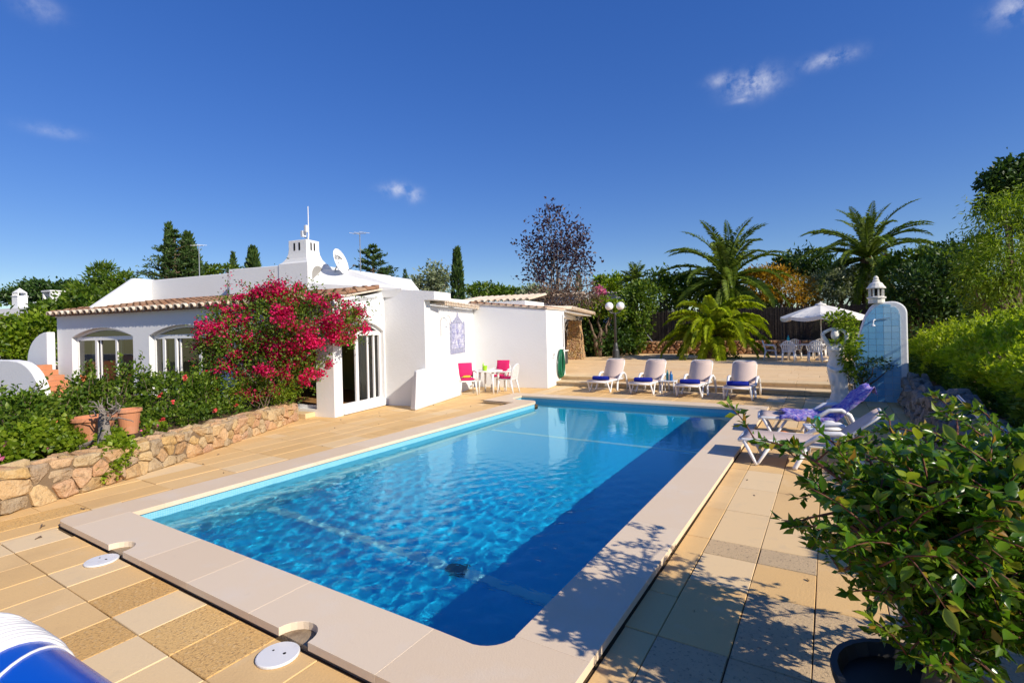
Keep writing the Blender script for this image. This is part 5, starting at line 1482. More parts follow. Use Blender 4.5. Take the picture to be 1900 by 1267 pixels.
rng = np.random.default_rng(3); D = rng.normal(size=(len(Pl), 3)); D[:, 2] = np.abs(D[:, 2]) * .1
link('fallen_leaves', leaves_mesh('fallen_leaves', np.array(Pl), D, rng.uniform(.025, .06, len(Pl)), rng.uniform(.015, .03, len(Pl)), MT['leaf_brown'], rng, .1), None, kind='stuff')['label'] = 'scattered dry leaves on the paving'

# ---- blue bundle at the bottom left corner
A_, B_ = at(-62, 1226, .25), at(150, 1420, .25)
bun = thing('pool_float', 'bright blue inflatable pool float wound with white cord in the bottom left corner', 'pool float', (A_.x, A_.y, 0), 0)
axd = (B_ - A_); axd.z = 0; LB_ = axd.length; axd.normalize(); sidev = Vector((axd.y, -axd.x, 0)); RB = .25
MT['vinyl'] = mat('glossy_blue_vinyl', (.0, .085, .52), .22, .5); MT['cord'] = mat('white_cord', (.78, .76, .72), .7, .3)
def fr_(s): return RB * (1 - .5 * max(0, (.12 - s) / .14) ** 2)
mb = MB(); ss = [-.02 + LB_ * k_ / 16 for k_ in range(17)]
mb.tube([axd * s + Vector((0, 0, RB)) for s in ss], [fr_(s) for s in ss], 36); mb.build('tube', MT['vinyl'], bun, smooth=True)
mb = MB()
for s, rad_, lean in [(LB_ * f_2, r_2, l_2) for f_2, r_2, l_2 in ((.06, .014, .05), (.10, .012, .10), (.145, .014, .02), (.18, .011, .10), (.225, .018, .03), (.26, .02, .06), (.295, .02, .0), (.33, .02, .05), (.365, .02, .02), (.40, .02, .03), (.43, .012, .05), (.56, .008, .45))]:
    r_ = fr_(s) + .003
    mb.tube([axd * (s + lean * .3 * math.cos(a2)) + sidev * (r_ * math.cos(a2)) + Vector((0, 0, RB + r_ * math.sin(a2))) for a2 in [2 * math.pi * q_ / 40 for q_ in range(40)]], rad_, 6, closed=True)
mb.build('cord_winding', MT['cord'], bun, smooth=True)

# ---- lamp post with two globes
lp = at(1143, 668, TZ)
lamp = thing('lamp_post', 'dark grey lamp post with two white globes on the terrace', 'street lamp', (lp.x, lp.y, TZ), YAW)
mb = MB(); mb.lathe([(.26, 0), (.26, .06), (.19, .12), (.17, .5), (.13, .58), (.12, .75), (.085, .9)], 12); mb.build('base', MT['metal_dark'], lamp)
mb = MB(); mb.lathe([(.08, .9), (.062, 2.35), (.075, 2.37), (.075, 2.45)], 12); mb.build('pole', MT['metal_dark'], lamp, smooth=True)
mb = MB(); mb.tube([(-.29, 0, 2.58), (-.26, 0, 2.50), (-.15, 0, 2.44), (0, 0, 2.42), (.15, 0, 2.44), (.26, 0, 2.50), (.29, 0, 2.58)], .03, 8); mb.lathe([(.07, 2.57), (.09, 2.61)], 12, (-.29, 0, 0)); mb.lathe([(.07, 2.57), (.09, 2.61)], 12, (.29, 0, 0)); mb.build('arm', MT['metal_dark'], lamp)
for sx in (-1, 1): mb = MB(); mb.ball((sx * .29, 0, 2.80), .215, 20, 14); mb.build('globe', MT['globe'], lamp, smooth=True)

# ---- table with parasol on the terrace
tp = at(1492, 668, TZ)
TB2 = Vector((tp.x, tp.y, TZ))
MT['canvas'] = mat('off_white_canvas', (.74, .72, .66), .85, .2)
t = thing('garden_table', 'white oval garden table under the parasol on the terrace', 'table', TB2, 0)
mb = MB(); ov = [(1.0 * math.cos(a_), .62 * math.sin(a_)) for a_ in [2 * math.pi * q_ / 36 for q_ in range(36)]]; mb.prism(ov, .70, .735); mb.build('table_top', MT['plastic'], t, bevel=.01)
for sx in (-1, 1):
    for sy in (-1, 1): mb = MB(); mb.tube([(sx * .55, sy * .34, .699), (sx * .62, sy * .38, 0)], [.055, .035], 8); mb.build('leg', MT['plastic'], t, smooth=True)
CG2 = 'white plastic chairs round the terrace table'
for (dx, dy, rz, lab) in ((-1.35, -.1, 92, 'white plastic chair at the left end of the terrace table'), (-.55, -1.05, 178, 'front left white plastic chair with its back to the pool at the terrace table'), (.45, -1.05, 186, 'front right white plastic chair with its back to the pool at the terrace table'),
                          (1.25, -.25, -100, 'white plastic chair at the right end of the terrace table'), (-.4, 1.0, 4, 'white plastic chair behind the terrace table on the left'), (.6, 1.0, -6, 'white plastic chair behind the terrace table beside the parasol pole')):
    o = copy_tree(c0); o.location = (TB2.x + dx, TB2.y + dy, TZ); o.rotation_euler = (0, 0, R(rz)); tag(o, lab, 'chair', CG2)
pp = at(1525, 668, TZ); pp = Vector((pp.x, TB2.y + .10, TZ))
par = thing('parasol', 'off-white parasol with a scalloped edge over the terrace table', 'parasol', pp)
mb = MB(); mb.tube([(0, 0, .0), (0, 0, 2.42)], .022, 8); mb.ball((0, 0, 1.15), .035, 8, 6); mb.build('pole', MT['plastic'], par, smooth=True)
mb = MB(); mb.lathe([(.26, 0), (.26, .05), (.2, .10), (.05, .13), (.05, .35)], 20); mb.build('base', MT['plastic'], par)
mb = MB(); V = []; F = []; ns, nr = 8, 6; RP, zt, zb_ = 1.62, 2.50, 1.98
sub = 4
for i in range(nr + 1):
    f = i / nr
    for k_ in range(ns * sub):
        a_ = 2 * math.pi * k_ / (ns * sub); fr_ = (k_ % sub) / sub; dip = .07 * math.sin(math.pi * fr_) * f
        r_ = RP * f * (1 - .05 * math.sin(math.pi * fr_)); V.append((r_ * math.cos(a_), r_ * math.sin(a_), zt - (zt - zb_) * (f ** 1.25) - dip))
nk = ns * sub
for i in range(nr):
    for k_ in range(nk): F.append((i * nk + k_, i * nk + (k_ + 1) % nk, (i + 1) * nk + (k_ + 1) % nk, (i + 1) * nk + k_))
for k_ in range(nk):
    x_, y_, z_ = V[nr * nk + k_]; fr_ = (k_ % sub) / sub; V.append((x_ * 1.004, y_ * 1.004, z_ - .13 - .03 * math.sin(math.pi * fr_)))
for k_ in range(nk): F.append((nr * nk + k_, nr * nk + (k_ + 1) % nk, (nr + 1) * nk + (k_ + 1) % nk, (nr + 1) * nk + k_))
mb.add(V, F); o = mb.build('canopy', MT['canvas'], par); q = o.modifiers.new('solid', 'SOLIDIFY'); q.thickness = .006
mb = MB(); mb.lathe([(.24, 2.47), (.20, 2.53), (.05, 2.58), (.02, 2.64)], 16); mb.build('vent_cap', MT['canvas'], par)
for k_ in range(8):
    a_ = 2 * math.pi * k_ / 8; mb = MB(); mb.bar((.05 * math.cos(a_), .05 * math.sin(a_), 2.44), ((RP - .03) * math.cos(a_), (RP - .03) * math.sin(a_), 1.965), .014, .014); mb.bar((.03 * math.cos(a_), .03 * math.sin(a_), 1.85), (.8 * math.cos(a_), .8 * math.sin(a_), 2.21), .012, .012); mb.build('rib', MT['steel'], par)
bottle('clear blue bottle standing on the terrace table', (TB2.x - .62, TB2.y + .05, TZ + .735), MT['teal'], .42, .06)
bottle('short pinkish bottle on the terrace table near the parasol pole', (TB2.x - .15, TB2.y - .1, TZ + .735), mat('rose_glass', (.4, .15, .13), .2, .5), .2, .05)

# ---- pergola with stone pillar behind the shed
pg = at(1068, 666, TZ)
pergola = thing('pergola', 'tiled patio roof on a tapering golden stone pillar behind the shed', 'pergola', (pg.x, pg.y, TZ), R(14))
pil = MB(); rr = random.Random(5); w0, w1, hp = .47, .29, 2.12
pcore = MB(); pcore.add([(sx * (w0 - .03), sy * (w0 - .03), 0) for sx, sy in ((-1, -1), (1, -1), (1, 1), (-1, 1))] + [(sx * (w1 - .03), sy * (w1 - .03), hp) for sx, sy in ((-1, -1), (1, -1), (1, 1), (-1, 1))], [(0, 1, 5, 4), (1, 2, 6, 5), (2, 3, 7, 6), (3, 0, 4, 7), (4, 5, 6, 7)])
pc_ = pcore.build('pillar', MT['mortar'], pergola)
for fidx in range(2):
    def fpil(s, z, dd, fidx=fidx):
        f = z / hp; w_ = w0 + (w1 - w0) * f; x_ = (s / .94 * 2 - 1) * w_
        return Vector((x_, -w_ - dd + .02, z)) if fidx == 0 else Vector((w_ + dd - .02, x_, z))
    for poly in voronoi(.94, hp, jitter_pts(.94, hp, .13, .10, rr)): stone_into(pil, poly, fpil, rr, gap=.008, bulge=.035, back=.03)
pil.build('pillar_stones', MT['rubble'], pc_, kind='stuff')
Rm = Matrix.Rotation(-R(14), 3, 'Z')
def pl(p): return Rm @ (Vector(p) - pergola.location)
R1 = pt(1097, 587, 27.6); R0 = hw(.06, 2.24, 2.60); Lf = -UH * 5.5
mb = MB(); mb.slab([pl(R0), pl(R1), pl(R1 + Lf + Vector((0, 0, .3))), pl(R0 + Lf + Vector((0, 0, .3)))], (0, 0, .08)); mb.build('roof_slab', MT['plaster'], pergola)
mb = MB(); nt_ = 34
for i in range(nt_):
    p = R0.lerp(R1, (i + .5) / nt_); ax_ = (UH * 1.0 - Vector((0, 0, .055))).normalized(); yv = -ax_; xv = yv.cross(UPV).normalized(); zv = xv.cross(yv)
    mb.M = Matrix.Translation(pl(p + ax_ * .22 + Vector((0, 0, .10)))) @ (Rm @ Matrix((xv, yv, zv)).transposed()).to_4x4()
    q = barrel(2.6, .14, .12, .03, 6); mb.add(q.v, q.f)
mb.M = None; mb.build('roof_tiles', MT['tile_edge'], pergola, smooth=True, kind='stuff')
mb = MB(); mb.bar(pl(R0 + Vector((-.25, 0, -.09))), pl(R1 + Vector((-.9, -.3, -.09))), .22, .16); mb.build('beam', MT['plaster'], pergola)
bx_ = at(1050, 676, TZ); bxo = thing('dark_cabinet', 'small dark cabinet in the shade beside the stone pillar', 'cabinet', (bx_.x - .5, bx_.y, TZ), .2)
mb = MB(); mb.box(-.5, .5, -.3, .3, 0.02, .62); mb.build('body', MT['metal_dark'], bxo, bevel=.02); mb = MB(); mb.box(-.53, .53, -.33, .33, .621, .68); mb.build('top', MT['plastic'], bxo)
agp = pt(1070, 580, 26.5)
# ---- low stone wall and dark screen fence along the back of the terrace
bw = thing('terrace_wall', 'low red-brown rubble wall along the back edge of the terrace', 'stone wall', (-8, 31.3, TZ))
rr = random.Random(15); st_ = MB(); Lw, hb = 19.0, .78
def fbk(s, z, dd): return Vector((-8.5 + s, -dd, z))
for poly in voronoi(Lw, hb, jitter_pts(Lw, hb, .33, .2, rr)): stone_into(st_, poly, fbk, rr, gap=.02, bulge=.09, back=.06)
st_.build('wall_stones', MT['rubble_red'], bw, kind='stuff')
mb = MB(); mb.box(-8.5, 10.5, .05, .55, 0, hb - .02); mb.build('wall_core', MT['mortar'], bw)
fen = thing('screen_fence', 'dark brown heather screen fence behind the low wall', 'fence', (-8, 32.1, .1))
rs_ = random.Random(33)
for k_ in range(9):
    x0_ = -4.2 + k_ * 2.0
    mb = MB()
    for q_ in range(54):
        xx = x0_ + .02 + q_ * .0363; h_ = 2.75 + rs_.uniform(-.05, .10); mb.box(xx, xx + .034, -.03 + rs_.uniform(-.02, .02), .03, 0, h_)
    mb.build('screen_panel', MT['fence'], fen)
for k_ in range(10): mb = MB(); mb.tube([(-4.2 + k_ * 2.0, .07, 0), (-4.2 + k_ * 2.0, .07, 2.9)], .04, 7); mb.build('post', MT['bark_grey'], fen)
mb = MB(); mb.tube([(-2.4, -.12, 2.1), (-1.5, -.15, .9)], .03, 6); mb.build('brace', MT['steel'], fen)

# ---- blue tiled shower wall
sw0 = Vector((.52, 15.26, 0))
shower = thing('shower_wall', 'rounded white wall faced with blue tiles, an outdoor shower', 'shower wall', sw0, R(4))
SWH, SWW = 2.46, 1.10
def sw_left(z): return 0.0 if z < 1.25 else (z - 1.25) * .30
def outl(l=0.0, r=0.0, t=0.0):
    cr_ = .30
    o = [(l, 0), (SWW - r, 0), (SWW - r, SWH - t - cr_)]
    o += [(SWW - r - cr_ * (1 - math.cos(a_)), SWH - t - cr_ + cr_ * math.sin(a_)) for a_ in [R(90) * k_ / 8 for k_ in range(1, 9)]]
    o += [(.56, SWH - t - .01), (.44 + l, SWH - t - .06), (.37 + l, SWH - t - .14)] + [(sw_left(z_) + l, z_) for z_ in (2.1, 1.7, 1.25)]
    return o
mb = MB(); mb.slab([(x_, 0, z_) for x_, z_ in outl()], (0, .26, 0)); mb.build('wall', MT['plaster'], shower, bevel=.035, seg=3)
MT['btile'] = mat('shaded_blue_glazed_tile', (.14, .36, .58), .18, .5, ramp=[(0, (.15, .40, .65)), (.5, (.18, .45, .68)), (1, (.16, .42, .67))])
MT['btile2'] = mat('lit_blue_glazed_tile', (.34, .50, .62), .18, .5, ramp=[(0, (.25, .50, .70)), (1, (.33, .56, .72))])
ts = .155
inn = outl(.03, .15, .06)
def inside(x_, z_):
    c_ = False; n_ = len(inn)
    for i in range(n_):
        (x1, z1), (x2, z2) = inn[i], inn[(i + 1) % n_]
        if (z1 > z_) != (z2 > z_) and x_ < (x2 - x1) * (z_ - z1) / (z2 - z1) + x1: c_ = not c_
    return c_
def clip(poly):
    """clip a tile to the (convex) inner outline"""
    n_ = len(inn); res = poly
    cxm = sum(p[0] for p in inn) / n_; cym = sum(p[1] for p in inn) / n_
    for i in range(n_):
        (x1, z1), (x2, z2) = inn[i], inn[(i + 1) % n_]; nx_, ny_ = z1 - z2, x2 - x1
        if math.hypot(nx_, ny_) < 1e-6: continue
        if (cxm - x1) * nx_ + (cym - z1) * ny_ < 0: nx_, ny_ = -nx_, -ny_
        o = []
        for k_ in range(len(res)):
            a_, b_ = res[k_], res[(k_ + 1) % len(res)]
            da = (a_[0] - x1) * nx_ + (a_[1] - z1) * ny_; db = (b_[0] - x1) * nx_ + (b_[1] - z1) * ny_
            if da >= 0: o.append(a_)
            if da * db < 0: t_ = da / (da - db); o.append((a_[0] + (b_[0] - a_[0]) * t_, a_[1] + (b_[1] - a_[1]) * t_))
        res = o
        if len(res) < 3: return []
    return res
for i in range(8):
    for j in range(18):
        x0_, z0_ = i * ts + .004, j * ts + .004; q = clip([(x0_, z0_), (x0_ + ts - .006, z0_), (x0_ + ts - .006, z0_ + ts - .006), (x0_, z0_ + ts - .006)])
        if len(q) < 3: continue
        ar = abs(sum(q[k_][0] * q[(k_ + 1) % len(q)][1] - q[(k_ + 1) % len(q)][0] * q[k_][1] for k_ in range(len(q)))) / 2
        if ar < .002: continue
        mb = MB(); mb.slab([(x_, -.003, z_) for x_, z_ in q], (0, -.009, 0)); mb.build('tile', MT['btile2' if i >= 4 else 'btile'], shower)  # right-hand columns paler: the shadow's edge put into the tile colour
mb = MB(); mb.tube([(.46, -.012, 2.02), (.42, -.13, 2.02), (.40, -.17, 1.99), (.39, -.18, 1.90)], .014, 7); mb.lathe([(.035, 0), (.05, -.03)], 12, (.39, -.18, 1.90)); mb.build('shower_head', MT['pvc'], shower)
mb = MB(); mb.tube([(.42, -.03, 2.02), (.75, -.03, 2.06)], .008, 6); mb.build('shower_pipe', MT['steel'], shower)
# ornamental chimney pot behind the rounded top
oc_ = thing('ornamental_chimney', 'small white ornamental chimney lantern above the shower wall', 'chimney', sw0 + Vector((.50, .14, SWH - .03)), R(4))
mb = MB(); mb.lathe([(.17, 0), (.17, .10), (.20, .12), (.20, .15), (.15, .17)], 12); mb.build('base', MT['statue'], oc_)
for k_ in range(9): a_ = 2 * math.pi * k_ / 9; mb = MB(); mb.bar((.145 * math.cos(a_), .145 * math.sin(a_), .171), (.145 * math.cos(a_), .145 * math.sin(a_), .359), .034, .034); mb.build('lattice_bar', MT['statue'], oc_)
mb = MB(); mb.lathe([(.10, .171), (.10, .36)], 10); mb.build('core', MT['dark'], oc_)
mb = MB(); mb.lathe([(.20, .36), (.20, .385), (.17, .42), (.13, .49), (.07, .53), (.075, .56), (.05, .585), (.06, .62), (.02, .68)], 14); mb.build('cap', MT['statue'], oc_)

# ---- statue of a draped woman with raised arms
spos = at(1553, 752, 0)
statue = thing('statue', 'pale stone statue of a draped woman with arms raised behind her head', 'statue', spos, R(-8))
mb = MB(); mb.lathe([(.25, 0), (.25, .05), (.22, .07), (.21, .12), (.17, .125)], 20); mb.build('plinth', MT['statue'], statue)
body = MB()
# (z, cx, cy, rx, ry): sections from the drapery hem to the neck, hip pushed to one side
sec = [(.10, .03, 0, .20, .17), (.16, .03, 0, .17, .15), (.30, .035, 0, .145, .13), (.45, .035, -.01, .15, .13), (.60, .03, -.015, .165, .135), (.75, .02, -.01, .175, .14), (.88, .01, 0, .18, .145), (.98, .0, .01, .165, .13), (1.08, -.005, .015, .13, .105), (1.16, -.005, .01, .122, .10), (1.26, -.005, -.005, .14, .11), (1.34, -.005, -.015, .15, .115), (1.42, -.005, 0, .155, .095), (1.48, 0, .005, .11, .075), (1.52, 0, .0, .055, .055), (1.58, 0, -.005, .05, .05)]
n_ = 40; V = []; F = []
for i, (z_, cx_, cy_, rx_, ry_) in enumerate(sec):
    fold = .055 if z_ < .9 else (.02 if z_ < 1.05 else 0)
    fold *= min(1, (1.05 - z_) * 2) if z_ < 1.05 else 1
    for k_ in range(n_):
        a_ = 2 * math.pi * k_ / n_; f = 1 + fold * (math.sin(9 * a_ + z_ * 3.2) + .6 * math.sin(5 * a_ - z_ * 4))
        V.append((cx_ * 1.6 + rx_ * 1.12 * f * math.cos(a_), cy_ + ry_ * f * math.sin(a_), z_))
for i in range(len(sec) - 1):
    for k_ in range(n_): F.append((i * n_ + k_, i * n_ + (k_ + 1) % n_, (i + 1) * n_ + (k_ + 1) % n_, (i + 1) * n_ + k_))
F.append(tuple(reversed(range(n_)))); F.append(tuple(range((len(sec) - 1) * n_, len(sec) * n_)))
body.add(V, F)
body.ball((-.055, -.10, 1.335), (.055, .05, .05), 14, 10); body.ball((.055, -.10, 1.335), (.055, .05, .05), 14, 10)
body.ball((0, -.015, 1.675), (.092, .105, .125), 18, 14)                 # head
body.ball((0, -.098, 1.665), (.014, .022, .022), 8, 6)                   # nose
body.ball((0, -.075, 1.605), (.03, .03, .025), 8, 6)                     # chin
body.ball((0, .025, 1.71), (.095, .095, .10), 16, 12); body.ball((0, .10, 1.70), (.05, .05, .05), 12, 8)   # hair and knot
body.tube([(-.11, 0, 1.42), (-.17, -.01, 1.50), (-.225, -.02, 1.60), (-.262, -.02, 1.69), (-.225, 0, 1.745), (-.13, .03, 1.80), (-.05, .05, 1.84), (.02, .06, 1.84)], [.065, .058, .05, .044, .042, .036, .034, .03], 12)
body.tube([(.11, 0, 1.42), (.17, -.01, 1.50), (.215, -.02, 1.60), (.235, -.02, 1.68), (.20, .0, 1.745), (.13, .04, 1.79), (.05, .06, 1.82), (-.02, .07, 1.82)], [.065, .058, .05, .046, .042, .036, .034, .03], 12)
# advanced knee and swag of cloth round the hips
body.ball((-.05, -.10, .62), (.075, .06, .16), 14, 10)
body.tube([(-.17, -.04, .95), (-.09, -.14, .88), (.02, -.155, .83), (.12, -.11, .88), (.18, 0, .97)], [.03, .035, .04, .035, .03], 10)
body.tube([(.16, -.06, .90), (.19, -.05, .6), (.20, -.03, .3), (.22, 0, .14)], [.035, .04, .05, .06], 10)
so = body.build('figure', MT['statue'], statue, smooth=True)
rm = so.modifiers.new('remesh', 'REMESH'); rm.mode = 'VOXEL'; rm.voxel_size = .013; rm.use_smooth_shade = True
sm = so.modifiers.new('smooth', 'SMOOTH'); sm.factor = .5; sm.iterations = 2
# vine climbing over the statue
vb = Vector((spos.x + .28, spos.y + .22, 0))
vine = thing('climbing_vine', 'yellow-green climber twining over the right side of the statue', 'climber', vb)
vpts = [(1560, 745), (1572, 720), (1566, 690), (1578, 665), (1572, 640), (1582, 620), (1570, 600), (1556, 592)]
vd = dep((spos.x, spos.y, 0)) + .02
vv = [pt(u_, v_, vd) - vb for u_, v_ in vpts]
mb = MB(); mb.tube([Vector((0, 0, 0))] + vv, .012, 6); mb.tube([Vector((.05, .05, 0))] + [p + Vector((.06, .05, .03)) for p in vv], .009, 6); mb.build('stem', MT['bark'], vine, smooth=True)
vbl = [pb(1558, 594, 22, 13, vd - .05, .28), pb(1574, 610, 15, 22, vd - .12, .2), pb(1578, 640, 14, 18, vd, .2), pb(1572, 662, 18, 18, vd - .1, .25), pb(1556, 638, 18, 6, vd - .18, .12), pb(1572, 690, 16, 14, vd - .08, .2)]
foliage('foliage', [(b_[0] - vb.x, b_[1] - vb.y, b_[2] - vb.z, *b_[3:]) for b_ in vbl], 1000, .10, MT['leaf_light'], vine, 61, aspect=.6, shell=.3, lump=.3)
# small tree in front of the tiles
tb_ = at(1612, 752, 0); tb_ = Vector((.62, 14.95, 0))
trd = dep(tb_)
tre = thing('small_tree', 'small dark twisted tree in front of the blue tiled wall', 'tree', tb_)
tps = [pt(u_, v_, trd) - tb_ for u_, v_ in ((1590, 690), (1612, 668), (1630, 672), (1650, 684), (1600, 705), (1580, 700))]
branchy('trunk', (0, 0, 0), tps, .045, MT['bark'], tre, 8, wob=.06)
foliage('crown', [(b_[0] - tb_.x, b_[1] - tb_.y, b_[2] - tb_.z, *b_[3:]) for b_ in (pb(1592, 688, 18, 12, trd, .25), pb(1616, 670, 22, 7, trd, .3), pb(1644, 680, 12, 7, trd, .2), pb(1582, 704, 12, 14, trd, .2), pb(1605, 698, 10, 8, trd, .2))], 750, .07, MT['leaf_dark'], tre, 62, aspect=.45, shell=.3, lump=.35)

# ---- two loungers on the right with towel, glass, side table and basket
LR = 'sun loungers on the right side of the pool'
lr1 = make_lounger('', LR, 40); lr1.location = (-1.12, 8.18, 0); lr1.rotation_euler = (0, 0, R(-90)); tag(lr1, 'bare sun lounger on the right side of the pool, half hidden by the shrub', 'sun lounger', LR)
lr2 = make_lounger('', LR, 44); lr2.location = (-1.10, 10.15, 0); lr2.rotation_euler = (0, 0, R(-84)); tag(lr2, 'sun lounger draped with a purple towel on the right side of the pool', 'sun lounger', LR)
def towelmat():
    m, nt, N, L = _nt('purple_patterned_cloth')
    out = N.new('ShaderNodeOutputMaterial'); b = N.new('ShaderNodeBsdfPrincipled'); L.new(b.outputs[0], out.inputs[0]); b.inputs['Roughness'].default_value = .9
    g_ = N.new('ShaderNodeNewGeometry'); f1 = noise_node(nt, 9, 3, .5, g_.outputs['Position'], 1.2); f2 = noise_node(nt, 24, 2, .5, g_.outputs['Position'], .6)
    c = ramp_node(nt, [(.36, (.045, .05, .42)), (.47, (.12, .10, .48)), (.52, (.30, .10, .36)), (.56, (.20, .24, .55)), (.66, (.50, .52, .68))], f1)
    c = mixc(nt, .4, c, ramp_node(nt, [(.44, (.03, .05, .36)), (.5, (.32, .32, .62)), (.6, (.55, .36, .55))], f2)); L.new(c, b.inputs['Base Color']); return m
mb = MB(); V = []; nu, nv = 30, 14
ca, sa = math.cos(R(44)), math.sin(R(44))
for i in range(nu + 1):
    s_ = .36 + 1.62 * i / nu
    for j in range(nv + 1):
        x_ = -.40 + .80 * j / nv
        if s_ < 1.14: y_, z_ = s_, .395
        elif s_ < 1.86: y_, z_ = 1.14 + (s_ - 1.14) * ca - .03, .375 + (s_ - 1.14) * sa + .01
        else: y_, z_ = 1.14 + .72 * ca + .01 + (s_ - 1.86) * .3, .375 + .72 * sa + .02 - (s_ - 1.86) * .9
        w_ = .022 * math.sin(x_ * 19 + s_ * 7) + .018 * math.sin(x_ * 9 - s_ * 11) + .012 * math.sin(x_ * 33 + s_ * 21); z_ += abs(w_) * 1.1
        if s_ < 1.1: y_ += .05 * math.sin(x_ * 12)
        if abs(x_) > .34 and s_ < 1.86: z_ -= (abs(x_) - .34) * 1.4
        V.append((x_, y_, z_ + .004))
mb.add(V, [(i * (nv + 1) + j, i * (nv + 1) + j + 1, (i + 1) * (nv + 1) + j + 1, (i + 1) * (nv + 1) + j) for i in range(nu) for j in range(nv)])
tw = mb.build('draped_towel', towelmat(), None, smooth=True); so_ = tw.modifiers.new('solid', 'SOLIDIFY'); so_.thickness = .008; so_.offset = 1
tw.location = lr2.location; tw.rotation_euler = lr2.rotation_euler; tag(tw, 'purple and blue patterned towel draped over the back of the far right lounger', 'towel')
sp_ = Vector((-.12, 9.17, 0))
side_table('small white side table between the two right-hand loungers', sp_, .46, .38, .2)
mb = MB(); mb.lathe([(.036, 0), (.042, .14), (.038, .14), (.033, .01), (.003, .01)], 18); o = mb.build('tumbler', MT['teal'], None, smooth=False); o.location = sp_ + Vector((-.06, .05, .38)); tag(o, 'turquoise tumbler on the side table beside the purple towel', 'tumbler')
hat = MB(); hat.lathe([(.19, 0), (.20, .006), (.12, .02), (.10, .03), (.095, .08), (.06, .11), (.01, .115)], 24); o = hat.build('sun_hat', MT['canvas'], None, smooth=True); o.location = sp_ + Vector((.10, -.12, .381)); tag(o, 'white sun hat lying on the side table between the right-hand loungers', 'hat')
bk_ = at(1452, 800, 0); bk_ = Vector((-.55, 9.2, 0))
bag = thing('beach_basket', 'dark oval beach basket with an orange cloth between the right-hand loungers', 'basket', bk_, .3)
mb = MB(); mb.lathe([(.20, 0), (.26, .10), (.28, .20), (.27, .20), (.24, .10), (.19, .012), (.01, .012)], 24)
bo = mb.build('basket', mat('dark_woven_straw', (.07, .055, .04), .85, .2, bump=.01, bscale=90), bag); bo.scale = (1, .7, 1)
mb = MB(); cushion(mb, .26, .18, .12, Matrix.Translation((-.05, -.03, .19)) @ Matrix.Rotation(R(20), 4, 'Y')); mb.build('orange_cloth', mat('orange_cloth', (.70, .22, .05), .85, .2, bump=.01, bscale=40), bag, smooth=True)
mb = MB(); cushion(mb, .18, .12, .06, Matrix.Translation((.12, -.05, .18))); mb.build('blue_cloth', mat('pale_blue_cloth', (.2, .42, .55), .85, .2), bag, smooth=True)

# ---- rock wall on the right, with pool skimmer leaning over it
rw = thing('rock_wall', 'rough dark grey rock wall along the right-hand planting bed', 'stone wall', (1.5, 9, 0))
rr = random.Random(44); yA, yB = 3.4, 15.0; Lw = yB - yA
def rtop(s): return .62 + .10 * math.sin(s * 1.1) + .06 * math.sin(s * 2.7 + 1)
def frw(s, z, dd):
    zz = z / .7 * rtop(s); return Vector((1.46 + zz * .10 - dd - 1.5, yA + s - 9, zz))
for poly in voronoi(Lw, .7, jitter_pts(Lw, .7, .30, .22, rr, .45)):
    mb = MB(); stone_into(mb, poly, frw, rr, gap=.014, bulge=.11, back=.1)
    if mb.v: mb.build('stone', MT['rubble_grey'], rw)
def frt(s, z, dd): return Vector((1.50 + z + .03 - 1.5, yA + s - 9, rtop(s) - .02 + dd))
for poly in voronoi(Lw, .4, jitter_pts(Lw, .4, .32, .22, rr, .45)):
    mb = MB(); stone_into(mb, poly, frt, rr, gap=.012, bulge=.09, back=.1)
    if mb.v: mb.build('stone', MT['rubble_grey'], rw)
mb = MB(); mb.box(.03, .45, yA - 9, yB - 9, 0, .50); mb.build('wall_core', MT['mortar'], rw)
g = MB(); g.box(1.92, 4.0, 2.0, 21, -.3, .48); bd2 = g.build('right_raised_bed', MT['soil']); bd2['kind'] = 'structure'
sk = thing('pool_skimmer', 'white pool skimmer head on an aluminium pole leaning over the rock wall', 'pool skimmer', (1.35, 6.55, .72))
mb = MB(); mb.prism([(-.17, -.02), (-.10, -.12), (.10, -.13), (.20, -.05), (.10, .10), (-.02, .13), (-.12, .08)], 0, .045); mb.build('head', MT['plastic'], sk, bevel=.02, seg=3)
mb = MB(); mb.tube([(.08, .06, .03), (-.02, .55, .22), (-.12, 1.0, .40)], .016, 7); mb.tube([(.17, .08, .04), (.10, .6, .23)], .014, 7); mb.build('pole', MT['steel'], sk)
